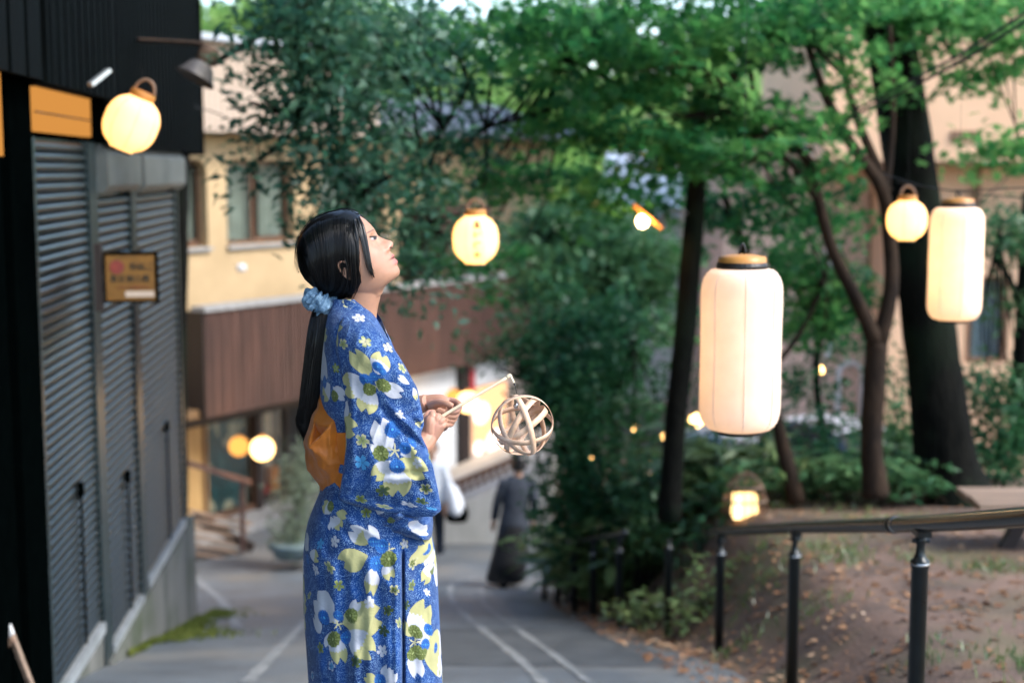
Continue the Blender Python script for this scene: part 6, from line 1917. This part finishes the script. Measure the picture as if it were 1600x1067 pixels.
def random_motifs(C, n, seed, avoid_near=True):
    r_ = np.random.default_rng(seed)
    umin, umax, vmin, vmax = C.u.min(), C.u.max(), C.v.min(), C.v.max()
    for k in range(n):
        u, v = r_.uniform(umin, umax), r_.uniform(vmin, vmax)
        i = np.unravel_index(np.argmin((C.u - u) ** 2 + (C.v - v) ** 2), C.u.shape)
        if avoid_near and C.sn[i] > .05 and C.py[i] < 1075: continue
        if k % 3 == 0:
            a0 = r_.random() * 6.28
            for j in range(5):
                a1 = a0 + j * 1.257
                petal(C, (u, v), (u + .075 * math.cos(a1), v + .075 * math.sin(a1)), ['wy', 'y', 'w', 'y', 'wy'][j])
            chrys(C, (u - .02, v), .020, BLU, NAV, SKY_); chrys(C, (u + .016, v + .012), .019, OLV, DGR, GRN, 10); chrys(C, (u + .006, v - .022), .016, BLU, NAV, SKY_)
        else:
            small(C, (u, v), .019, [WHT, GRN, SKY_, OLV][k % 4], [None, CRM, None, GRN][k % 4], r_.random() * 6)

def fill_small(C, n, seed, x0, x1, y0, y1):
    r_ = np.random.default_rng(seed)
    for k in range(n):
        x, y = r_.uniform(x0, x1), r_.uniform(y0, y1)
        u, v, d = C.uv(x, y)
        if d > 4: continue
        near_ = ((C.u - u) ** 2 + (C.v - v) ** 2 < (15 * KPX) ** 2)
        if C.col[..., 3][near_].max() > .3: continue
        small(C, (u, v), (8.5 + 3 * r_.random()) * KPX, [OLV, WHT, GRN, SKY_, DGR][k % 5], [GRN, None, CRM, None, OLV][k % 5], r_.random() * 6)

def seg_ridge(px, py, x0, y0, x1, y1, w, amp):
    dx, dy = x1 - x0, y1 - y0; L2 = dx * dx + dy * dy
    t = np.clip(((px - x0) * dx + (py - y0) * dy) / L2, 0, 1)
    d = np.hypot(px - x0 - t * dx, py - y0 - t * dy)
    return amp * np.exp(-(d / w) ** 2) * np.sin(np.pi * (t * .9 + .05)) ** .5

# --- body of the kimono
def f_body(px, py, near):
    d = np.zeros_like(px)
    slit = 627 + (py - 870) * .004
    on = sstep(850, 880, py)
    d += on * (.011 * (1 / (1 + np.exp((px - slit) / 1.1))) - .004) - on * .016 * np.exp(-((px - slit - 2.5) / 2.2) ** 2)
    d += on * .006 * np.exp(-((px - (slit - 9)) / 5) ** 2)
    d += sstep(860, 900, py) * (.004 * np.sin((px - 480) * .115 + py * .004) + .003 * np.sin(px * .23 - py * .006))
    d += seg_ridge(px, py, 640, 860, 655, 1067, 8, .006) + seg_ridge(px, py, 668, 850, 678, 1067, 5, .006)
    d += seg_ridge(px, py, 500, 800, 590, 870, 10, -.004) + seg_ridge(px, py, 490, 830, 570, 930, 10, -.003) + seg_ridge(px, py, 520, 800, 610, 850, 6, .003)
    d += seg_ridge(px, py, 512, 540, 502, 600, 6, -.004)
    return d
rows = [(468, 519, 556, .052, 0), (476, 514, 571, .060, 0), (488, 510, 583, .085, 0), (504, 507, 592, .125, 0), (524, 505, 604, .165, 0), (550, 502, 617, .180, 0), (585, 499, 632, .185, 0), (620, 499, 640, .18, 0), (660, 503, 640, .175, 0),
        (700, 508, 640, .165, 0), (745, 508, 645, .165, 0), (775, 497, 652, .172, 0), (800, 486, 664, .182, 0), (822, 478.5, 672, .188, 0), (870, 473, 682, .192, 0), (950, 474, 686, .192, 0), (1067, 482, 692, .188, 0), (1200, 492, 692, .178, 0), (1375, 505, 690, .172, 0)]
K1 = Cloth(rows, 430, 640, f_body, .005, .78, dens=([0, .86, 1], [468, 1085, 1375]))
big(K1, None, [((575, 868), (532, 880), 'y'), ((585, 885), (578, 930), 'wy'), ((580, 850), (545, 826), 'yw'), ((592, 850), (572, 822), 'w'), ((600, 880), (612, 905), 'wy')],
    [(588, 879, 13), (597, 853, 12), (583, 846, 9)], [(608, 873, 14)], [(608, 858, 11)])
big(K1, None, [((530, 970), (492, 930), 'w'), ((535, 975), (596, 960), 'y'), ((545, 985), (584, 1023), 'wy'), ((522, 990), (534, 1036), 'wy'), ((522, 985), (512, 1014), 'w'), ((545, 960), (560, 938), 'w'), ((500, 990), (490, 962), 'w')],
    [(542.5, 994, 12), (507, 964, 13), (528, 962, 9)], [(547, 962, 13), (520, 998, 14)], [(528, 974, 12)])
big(K1, None, [((650, 1000), (668, 940), 'wy'), ((643, 995), (630, 968), 'y'), ((655, 1005), (694, 990), 'wy'), ((650, 1015), (654, 1058), 'w'), ((660, 1010), (690, 1028), 'yw')],
    [(668, 983, 11), (665, 1006, 11), (681, 1012, 9)], [(648, 986, 13), (645, 1020, 13), (660, 1022, 10)], [(648, 1003, 12)])
big(K1, None, [((672, 872), (656, 845), 'y'), ((672, 880), (660, 912), 'wy'), ((676, 885), (684, 905), 'w'), ((676, 870), (680, 840), 'w')], [(671, 858, 10)], [(675, 888, 10)])
big(K1, None, [((590, 1066), (570, 1055), 'y'), ((597, 1060), (607, 1040), 'w'), ((600, 1070), (618, 1048), 'w'), ((585, 1080), (560, 1090), 'wy'), ((600, 1085), (620, 1105), 'y')], [(594, 1063, 13), (606, 1085, 12)], [(580, 1085, 12)])
big(K1, None, [((518, 800), (505, 786), 'wy'), ((520, 805), (533, 826), 'wy'), ((516, 806), (518, 828), 'w'), ((525, 800), (542, 806), 'y')], [], [(516, 790, 9)])
big(K1, None, [((512, 590), (502, 555), 'w'), ((516, 600), (505, 622), 'wy'), ((520, 605), (540, 622), 'w')], [(507, 596, 11)], [(522, 618, 10)])
big(K1, None, [((482, 860), (478, 836), 'w'), ((484, 862), (498, 872), 'wy')], [(480, 872, 9)], [])
for x, y, r, c, e in [(515, 886, 11, GRN, CRM), (493, 889, 10, WHT, None), (529, 914, 10, OLV, GRN), (578, 942, 11.5, WHT, None), (606, 953, 10, DGR, OLV), (600, 984, 11, DGR, DGR), (644, 880, 11, OLV, CRM), (643, 914, 10.5, OLV, GRN), (617, 921, 10, OLV, CRM), (597, 1016, 10.5, WHT, None),
                      (500, 1012, 10, OLV, GRN), (555, 1034, 11, DGR, OLV), (483, 929, 8, GRN, CRM), (634, 945, 9, DGR, OLV), (518, 1040, 10, SKY_, WHT), (488, 1055, 10, SKY_, WHT), (632, 850, 9, WHT, CRM), (667, 925, 8, WHT, None), (687, 1050, 8, GRN, CRM), (500, 850, 10, SKY_, SKY_),
                      (561, 497, 12, WHT, None), (532, 540, 12, GRN, CRM), (571, 535, 11, CRM, GRN), (545, 474, 12, GRN, CRM), (524, 575, 9, GRN, OLV), (628, 575, 9, GRN, CRM)]:
    small(K1, K1.uv(x, y), r * KPX, c, e, x * .37)
random_motifs(K1, 170, 3)
fill_small(K1, 60, 21, 480, 690, 800, 1070)

# --- near sleeve
def f_sl(px, py, near):
    d = seg_ridge(px, py, 596, 640, 668, 706, 5, -.008) + seg_ridge(px, py, 606, 632, 664, 688, 6, .007) + seg_ridge(px, py, 625, 655, 655, 640, 5, -.006) + seg_ridge(px, py, 640, 690, 682, 770, 7, .005)
    d += seg_ridge(px, py, 630, 700, 672, 790, 7, -.005) + seg_ridge(px, py, 545, 520, 600, 580, 14, .006) + seg_ridge(px, py, 535, 545, 545, 690, 6, -.004) + seg_ridge(px, py, 548, 560, 552, 760, 6, .003)
    d += seg_ridge(px, py, 600, 740, 680, 735, 5, -.005) + seg_ridge(px, py, 606, 750, 684, 748, 6, .004) + seg_ridge(px, py, 540, 770, 640, 796, 8, -.003) + seg_ridge(px, py, 560, 640, 620, 660, 12, .004)
    d += seg_ridge(px, py, 585, 520, 645, 600, 6, -.004) + seg_ridge(px, py, 570, 700, 600, 790, 10, .004) + seg_ridge(px, py, 642, 655, 660, 668, 5, -.010)
    return d
rows = [(496, 536, 572, .012, -.125), (506, 531, 582, .04, -.125), (520, 527, 597, .055, -.13), (545, 524, 616, .066, -.135), (570, 529, 632, .068, -.14), (590, 533, 643, .066, -.145), (606, 535, 652, .062, -.145), (635, 536, 658, .060, -.14), (656, 538, 662.5, .058, -.150),
        (668, 539.5, 662, .057, -.160), (676, 540, 657, .056, -.166), (684, 540.5, 660, .055, -.170), (700, 540, 668, .052, -.175), (730, 537, 677, .046, -.180), (765, 531, 684.5, .036, -.185), (780, 528, 687, .030, -.185), (787, 543, 689, .026, -.187), (800, 598, 690, .016, -.192), (807, 655, 674, .004, -.195)]
K2 = Cloth(rows, 300, 420, f_sl, .005, .7)
big(K2, None, [((578, 590), (550, 546), 'y'), ((588, 585), (598, 552), 'wy'), ((580, 598), (536, 605), 'wy'), ((582, 605), (570, 646), 'wy'), ((592, 602), (630, 616), 'w')],
    [(571, 594, 11), (590, 573, 9), (598, 580, 7), (585, 589, 8)], [(577, 608, 11), (600, 602, 12)], [(588, 604, 10)])
big(K2, None, [((608, 712), (578, 690), 'w'), ((612, 720), (583, 748), 'wy'), ((618, 722), (622, 776), 'wy'), ((622, 718), (668, 742), 'y'), ((610, 705), (592, 654), 'w'), ((625, 710), (650, 700), 'wy')],
    [(613, 671, 14), (620, 729, 13), (633, 700, 10), (645, 690, 9)], [(595, 708, 13)], [(617, 704, 13)])
for x, y, r, c, e in [(544, 650, 12, GRN, CRM), (566, 688, 12, GRN, CRM), (566, 723, 13, SKY_, SKY_), (598, 766, 12, DGR, OLV), (639, 788, 11, WHT, None), (665, 763, 11, OLV, CRM), (563, 780, 10, OLV, GRN), (561, 497, 12, WHT, None), (571, 535, 11, CRM, GRN), (628, 575, 9, GRN, CRM), (536, 538, 11, GRN, CRM),
                      (606, 543, 10, WHT, CRM), (655, 660, 8, CRM, YEL), (652, 724, 9, WHT, None), (675, 795, 8, SKY_, None)]:
    small(K2, K2.uv(x, y), r * KPX, c, e, x * .37)
big(K2, None, [((640, 600), (622, 588), 'w'), ((645, 605), (652, 625), 'wy')], [], [])
random_motifs(K2, 60, 5)
fill_small(K2, 26, 22, 535, 680, 505, 795)
# --- far sleeve: mirrored through her middle
rows_f = [(r_[0], r_[1] + 4, r_[2] - 4 if r_[0] < 690 else r_[2] - 14, r_[3], -r_[4]) for r_ in rows]
K3 = Cloth(rows_f, 120, 160, lambda a, b, c: np.zeros_like(a), .004, .7)
random_motifs(K3, 50, 8, False)
# --- fold over the sash
rows = [(784, 555, 664, .178, 0), (795, 548, 672, .190, 0), (806, 556, 676, .196, 0), (818, 572, 677, .198, 0), (830, 598, 676, .198, 0), (838, 628, 674.5, .192, 0), (843, 650, 671, .180, 0)]
def f_w(px, py, near):
    return seg_ridge(px, py, 560, 792, 640, 832, 5, -.008) + seg_ridge(px, py, 580, 792, 672, 820, 6, .006) + seg_ridge(px, py, 600, 815, 665, 838, 4, .005) + .003 * np.sin(px * .2 + py * .3)
K4 = Cloth(rows, 70, 420, f_w, .005, .6)
big(K4, None, [((655, 836), (660, 816), 'w'), ((600, 800), (575, 790), 'wy')], [], [(610, 812, 10)])
random_motifs(K4, 20, 9)

def kimonomat():
    m = bpy.data.materials.new('kimono_print'); m.use_nodes = True
    nt = m.node_tree; b_ = nt.nodes['Principled BSDF']
    b_.inputs['Roughness'].default_value = .82; b_.inputs['Specular IOR Level'].default_value = .25
    b_.inputs['Sheen Weight'].default_value = .12
    uvn = nd(nt, 'ShaderNodeUVMap'); uvn.uv_map = 'cloth'
    vo = nd(nt, 'ShaderNodeTexVoronoi'); vo.inputs['Scale'].default_value = 470; vo.inputs['Randomness'].default_value = 1
    nt.links.new(uvn.outputs['UV'], vo.inputs['Vector'])
    nz = nd(nt, 'ShaderNodeTexNoise'); nz.inputs['Scale'].default_value = 60; nz.inputs['Detail'].default_value = 4
    nt.links.new(uvn.outputs['UV'], nz.inputs['Vector'])
    th = nd(nt, 'ShaderNodeMath', operation='MULTIPLY_ADD'); th.inputs[1].default_value = .56; th.inputs[2].default_value = .03
    nt.links.new(nz.outputs['Fac'], th.inputs[0])
    lt = nd(nt, 'ShaderNodeMath', operation='LESS_THAN')
    nt.links.new(vo.outputs['Distance'], lt.inputs[0]); nt.links.new(th.outputs[0], lt.inputs[1])
    bl = nd(nt, 'ShaderNodeTexNoise'); bl.inputs['Scale'].default_value = 9
    nt.links.new(uvn.outputs['UV'], bl.inputs['Vector'])
    rp = nd(nt, 'ShaderNodeValToRGB'); rp.color_ramp.elements[0].position = .35; rp.color_ramp.elements[0].color = (.002, .030, .13, 1); rp.color_ramp.elements[1].position = .65; rp.color_ramp.elements[1].color = (.003, .050, .215, 1)
    nt.links.new(bl.outputs['Fac'], rp.inputs['Fac'])
    mx = nd(nt, 'ShaderNodeMixRGB'); mx.inputs['Color2'].default_value = (.22, .35, .54, 1)
    nt.links.new(lt.outputs[0], mx.inputs['Fac']); nt.links.new(rp.outputs['Color'], mx.inputs['Color1'])
    at = nd(nt, 'ShaderNodeVertexColor'); at.layer_name = 'print'
    sm_ = nd(nt, 'ShaderNodeMapRange', interpolation_type='SMOOTHSTEP'); sm_.inputs['From Min'].default_value = .35; sm_.inputs['From Max'].default_value = .65
    nt.links.new(at.outputs['Alpha'], sm_.inputs['Value'])
    m2 = nd(nt, 'ShaderNodeMixRGB')
    nt.links.new(sm_.outputs['Result'], m2.inputs['Fac']); nt.links.new(mx.outputs['Color'], m2.inputs['Color1']); nt.links.new(at.outputs['Color'], m2.inputs['Color2'])
    nt.links.new(m2.outputs['Color'], b_.inputs['Base Color'])
    # woven crinkle
    wv_ = nd(nt, 'ShaderNodeTexNoise'); wv_.inputs['Scale'].default_value = 140; wv_.inputs['Detail'].default_value = 4
    nt.links.new(uvn.outputs['UV'], wv_.inputs['Vector'])
    bp_ = nd(nt, 'ShaderNodeBump'); bp_.inputs['Strength'].default_value = .25; bp_.inputs['Distance'].default_value = .004
    nt.links.new(wv_.outputs['Fac'], bp_.inputs['Height']); nt.links.new(bp_.outputs['Normal'], b_.inputs['Normal'])
    return m
KM = kimonomat()
def put_cloth(name, C, parent, caps=()):
    V, F = ringgeo(C.V)
    o = part(name, (V, F), KM, parent, smooth=True)
    c4 = C.col.copy()
    # colour bleeds outwards under the alpha edge
    put_colors(o, c4.reshape(-1, 4), 'print')
    uvl = o.data.uv_layers.new(name='cloth')
    li = np.empty(len(o.data.loops), np.int32); o.data.loops.foreach_get('vertex_index', li)
    uv_ = np.stack([C.u.ravel(), C.v.ravel()], -1)[li].astype(np.float32)
    uvl.data.foreach_set('uv', uv_.ravel())
    return o
for C in (K1, K2, K3, K4):      # carry motif colours a few cells outwards so edges blend cleanly
    a = C.col[..., 3:4]
    for _ in range(3):
        s = np.zeros_like(C.col); w = np.zeros_like(a)
        for ax in (0, 1):
            for d in (-1, 1):
                sh2 = np.roll(C.col, d, ax); sh2w = (sh2[..., 3:4] > .02).astype(float)
                s += sh2 * sh2w; w += sh2w
        empty = (C.col[..., 3:4] < .02) & (w > 0)
        newc = s / np.maximum(w, 1)
        C.col[..., :3] = np.where(empty, newc[..., :3], C.col[..., :3])
        C.col[..., 3:4] = np.where(empty, .021, C.col[..., 3:4])
kim = put_cloth('kimono', K1, woman)
put_cloth('sleeve', K2, kim)
put_cloth('sleeve', K3, kim)
put_cloth('waist_fold', K4, kim)
# collar band round the neck
def collar(off, w):
    pts_n = [(521, 470, 0), (530, 468, -.040), (548, 470, -.060), (568, 484, -.062), (586, 502, -.045), (600, 525, -.02), (612, 552, -.005)]
    pn = resample(np.array([W(*q) for q in pts_n]), 40)
    out = []
    for side_ in (1, -1):
        p_ = pn.copy(); p_[:, 1] = YW + (p_[:, 1] - YW) * side_
        tan = np.gradient(p_, axis=0); tan /= np.linalg.norm(tan, axis=1)[:, None]
        ctr = np.array([W(553, 480)[0], YW, 0]); outw = p_ - ctr; outw[:, 2] = 0; outw /= np.linalg.norm(outw, axis=1)[:, None] + 1e-9
        dn = np.cross(tan, outw) * side_; dn /= np.linalg.norm(dn, axis=1)[:, None]
        dn = np.where(dn[:, 2:3] > 0, -dn, dn)
        rws = [p_ + outw * .004, p_ + outw * .010 + dn * .012, p_ + outw * .010 + dn * w, p_ + dn * w, p_ - outw * .002]
        out.append(gridgeo(np.stack(rws, 1)))
    return out
cb_ = collar(0, .03)
Vc, Fc = cat([(v, [tuple(f) for f in q]) for v, q in cb_])
o = part('collar', (Vc, Fc), KM, kim, smooth=True)
cc = np.zeros((len(Vc), 4), np.float32); cx2, cy2 = project(Vc)
pm = np.clip(1.6 - ((cx2 - 597) / 7) ** 2 - ((cy2 - 517) / 15) ** 2, 0, 1); cc[:, :3] = WHT; cc[:, 3] = pm
put_colors(o, cc, 'print')
uvl = o.data.uv_layers.new(name='cloth'); li = np.empty(len(o.data.loops), np.int32); o.data.loops.foreach_get('vertex_index', li)
uvl.data.foreach_set('uv', np.stack([(Vc[:, 0] + Vc[:, 1])[li], Vc[li, 2]], -1).astype(np.float32).ravel())

# ---------------------------------------------------------------- orange sash and bow
def obimat():
    m = surf('orange_obi', (.54, .150, .006), (.42, .112, .005), rough=.5, scale=14, bump=.10, bscale=500, rvar=.08)
    m.node_tree.nodes['Principled BSDF'].inputs['Sheen Weight'].default_value = .15
    return m
OM = obimat()

a = np.linspace(0, 2 * math.pi, 72, endpoint=False)
rows = []
for py_, L_, R_, T_ in [(676, 503, 640, .176), (684, 501, 642, .178), (730, 503, 644, .170), (764, 499, 650, .175), (772, 501, 648, .170)]:
    rows.append(Parr(L_ + (R_ - L_) * (.5 - .5 * np.cos(a)), np.full_like(a, py_), YW - T_ * np.sin(a)))
sash = part('sash', ringgeo(np.array(rows)), OM, woman, smooth=True)
def Z(zx, zy, d): return W(460 + zx / 4.85, 590 + zy / 4.85, d)
bv = {'a': Z(228, 118, -.03), 'a2': Z(262, 150, -.05), 'b': Z(345, 320, -.105), 'c': Z(386, 638, -.125), 'd': Z(275, 655, -.135), 'e': Z(138, 518, -.13), 'f': Z(268, 372, -.145), 'g': Z(160, 345, -.09), 'h': Z(150, 285, -.05), 'i': Z(82, 492, -.05), 'j': Z(128, 690, -.04),
      'k': Z(245, 850, -.06), 'l': Z(300, 915, -.08), 'p': Z(375, 370, -.10), 'q': Z(398, 600, -.10), 'r': Z(235, 660, -.120), 's': Z(215, 440, -.075), 't': Z(170, 590, -.10), 'u': Z(350, 800, -.11), 'v': Z(140, 480, -.105), 'w': Z(110, 440, -.06)}
facets = [('a', 'a2', 'b', 'f', 'g'), ('g', 'f', 's'), ('g', 's', 'e'), ('s', 'f', 'e'), ('f', 'b', 'c', 'd'), ('f', 'd', 'e'), ('e', 'd', 'r', 't'), ('t', 'r', 'k', 'j'), ('i', 't', 'j'), ('r', 'd', 'c', 'u'), ('r', 'u', 'l', 'k'), ('b', 'p', 'q', 'c'), ('h', 'a', 'g'), ('w', 'h', 'g', 'v'), ('w', 'v', 'e', 'i'), ('i', 'e', 't')]
nm = list(bv); bmv = np.array([bv[k] for k in nm])
def sub_facets(V, F, lev=3):
    import bmesh
    me = bpy.data.meshes.new('tmp'); me.from_pydata([tuple(v) for v in V], [], F)
    ob = bpy.data.objects.new('tmp', me); COL.objects.link(ob)
    so = ob.modifiers.new('so', 'SOLIDIFY'); so.thickness = .010; so.offset = -1
    be_ = ob.modifiers.new('bv', 'BEVEL'); be_.width = .0055; be_.segments = 3; be_.limit_method = 'ANGLE'
    sb = ob.modifiers.new('sb', 'SUBSURF'); sb.subdivision_type = 'SIMPLE'; sb.levels = sb.render_levels = lev + 1
    dg = bpy.context.evaluated_depsgraph_get()
    ev = bpy.data.meshes.new_from_object(ob.evaluated_get(dg))
    VV = np.array([v.co[:] for v in ev.vertices]); FF = [tuple(p_.vertices) for p_ in ev.polygons]
    bpy.data.objects.remove(ob); bpy.data.meshes.remove(me); bpy.data.meshes.remove(ev)
    VV = VV + np.stack([vnoise(VV[:, 0] * 38, VV[:, 2] * 30, 1.0), vnoise(VV[:, 0] * 30, VV[:, 2] * 38, 4.0) * 1.6, vnoise(VV[:, 0] * 36, VV[:, 2] * 34, 8.0)], -1) * .0038 + np.stack([vnoise(VV[:, 0] * 110, VV[:, 2] * 60, 1.0), vnoise(VV[:, 0] * 120, VV[:, 2] * 70, 4.0) * 1.5, vnoise(VV[:, 0] * 60, VV[:, 2] * 110, 8.0)], -1) * .0012
    return VV, FF
bow = part('bow', sub_facets(bmv, [tuple(nm.index(x) for x in f) for f in facets]), OM, woman, smooth=True)
tl_ = [Z(296, 880, -.10), Z(352, 905, -.125), Z(428, 985, -.125), Z(330, 1002, -.115)]
part('bow_tail', sub_facets(np.array(tl_), [(0, 1, 2, 3)], 2), OM, bow)
back = [Z(100, 470, -.02), Z(240, 200, .02), Z(380, 400, .05), Z(380, 800, .05), Z(240, 860, .0), Z(120, 690, .0)]
part('bow_back', sub_facets(np.array(back), [(0, 1, 2), (0, 2, 3), (0, 3, 4, 5)], 2), OM, bow)
# sandals
for s in (-1, 1):
    c_ = W(600, 1404, s * .05)
    part('sandal', tube(resample([c_ + (-.09, 0, -.02), c_ + (0, 0, -.02), c_ + (.10, 0, -.02)], 8), [.03, .042, .042, .042, .042, .042, .04, .02], 14, flat=.35, flatdir=(0, 0, 1)), M['wood'], woman, smooth=True)

# ================================================================== bamboo ball lantern on a stick, held in both hands
M['bamboo'] = surf('split_bamboo', (.76, .53, .38), (.62, .38, .23), rough=.4, scale=14, bump=.1, stretch=(2, 2, 2))
M['bamboo_pale'] = surf('pale_bamboo', (.84, .72, .52), (.74, .60, .40), rough=.4, scale=14, bump=.08)
bb = W(816, 664, -.03)
RB = 48 * KPX
hold = thing('bamboo_ball_lantern', 'open bamboo ball hanging from a thin stick held by the kimono woman', 'lantern', bb - (0, 0, RB))
S0, S1 = W(638, 683, -.035), W(794, 589, -.012)
part('stick', tube(resample([S0, (S0 + S1) / 2 + (0, 0, .0015), S1], 16), np.linspace(3.1, 2.4, 16) * KPX, 12), M['bamboo_pale'], hold, smooth=True)
part('tip', tube(resample([W(792, 590, -.012), W(796.5, 586.5, -.012), W(799, 590.5, -.013), W(803, 598.5, -.015)], 14), np.array([2.9, 3.2, 3.2, 3.0, 2.8, 2.6, 2.4, 2.3, 2.2, 2.1, 2.0, 2.0, 2.0, 1.9]) * KPX, 10), M['bamboo_pale'], hold, smooth=True)
part('hook', tube([W(803, 598, -.015), W(804.5, 602, -.016)], 1.5 * KPX, 8), M['ring_black'], hold)
topb = bb + np.array([-.012, 0, RB * .99])
part('string', tube([W(804.5, 602, -.016), topb], .5 * KPX, 5), M['cord'], hold)
nf = np.array([-.47, -.80, -.37]); nf /= np.linalg.norm(nf)
ee1 = np.cross(nf, (0, 0, 1)); ee1 /= np.linalg.norm(ee1); ee2 = np.cross(nf, ee1)
def band(normal, r, w, th, nseg=72):
    normal = normal / np.linalg.norm(normal)
    p_ = np.cross(normal, (0.31, .2, .93)); p_ /= np.linalg.norm(p_); q_ = np.cross(normal, p_)
    a = np.linspace(0, 2 * math.pi, nseg, endpoint=False)
    d = np.cos(a)[:, None] * p_ + np.sin(a)[:, None] * q_
    rows = [bb + d * (r + th / 2) - normal * w / 2, bb + d * (r + th / 2) + normal * w / 2, bb + d * (r - th / 2) + normal * w / 2, bb + d * (r - th / 2) - normal * w / 2]
    V = np.stack(rows, 1)
    idx = np.arange(nseg * 4).reshape(nseg, 4)
    F = np.stack([idx, np.roll(idx, -1, 1), np.roll(np.roll(idx, -1, 0), -1, 1), np.roll(idx, -1, 0)], -1).reshape(-1, 4)
    return V.reshape(-1, 3), F
angs = [12, 62, 118, 152]
for k, d in enumerate(angs):
    n_ = math.cos(R(d)) * ee2 + math.sin(R(d)) * ee1
    part('band', band(n_, RB - .0012 * k, 9.4 * KPX, .0009), M['bamboo'], hold)
def plane_through(p1, p2):
    v1 = np.array([p1[0], -math.sqrt(max(0, 1 - p1[0] ** 2 - p1[1] ** 2)) * p1[2], p1[1]]); v2 = np.array([p2[0], -math.sqrt(max(0, 1 - p2[0] ** 2 - p2[1] ** 2)) * p2[2], p2[1]])
    return np.cross(v1, v2)
for k, (p1, p2) in enumerate([((-.18, .95, 1), (.24, .1, 1)), ((-.97, .05, 1), (0, .97, 1))]):
    part('band', band(plane_through(p1, p2), RB + .0012 + .0008 * k, 9.0 * KPX, .0009), M['bamboo'], hold)
part('bell', lathe(W(806, 634, -.03), [(0, 5 * KPX), (3.2 * KPX, 3.5 * KPX), (4.2 * KPX, 0), (3.2 * KPX, -3.5 * KPX), (0, -5 * KPX)], 14), M['chrome'], hold, smooth=True)
part('string', tube([topb, W(806, 630, -.03)], .5 * KPX, 5), M['cord'], hold)
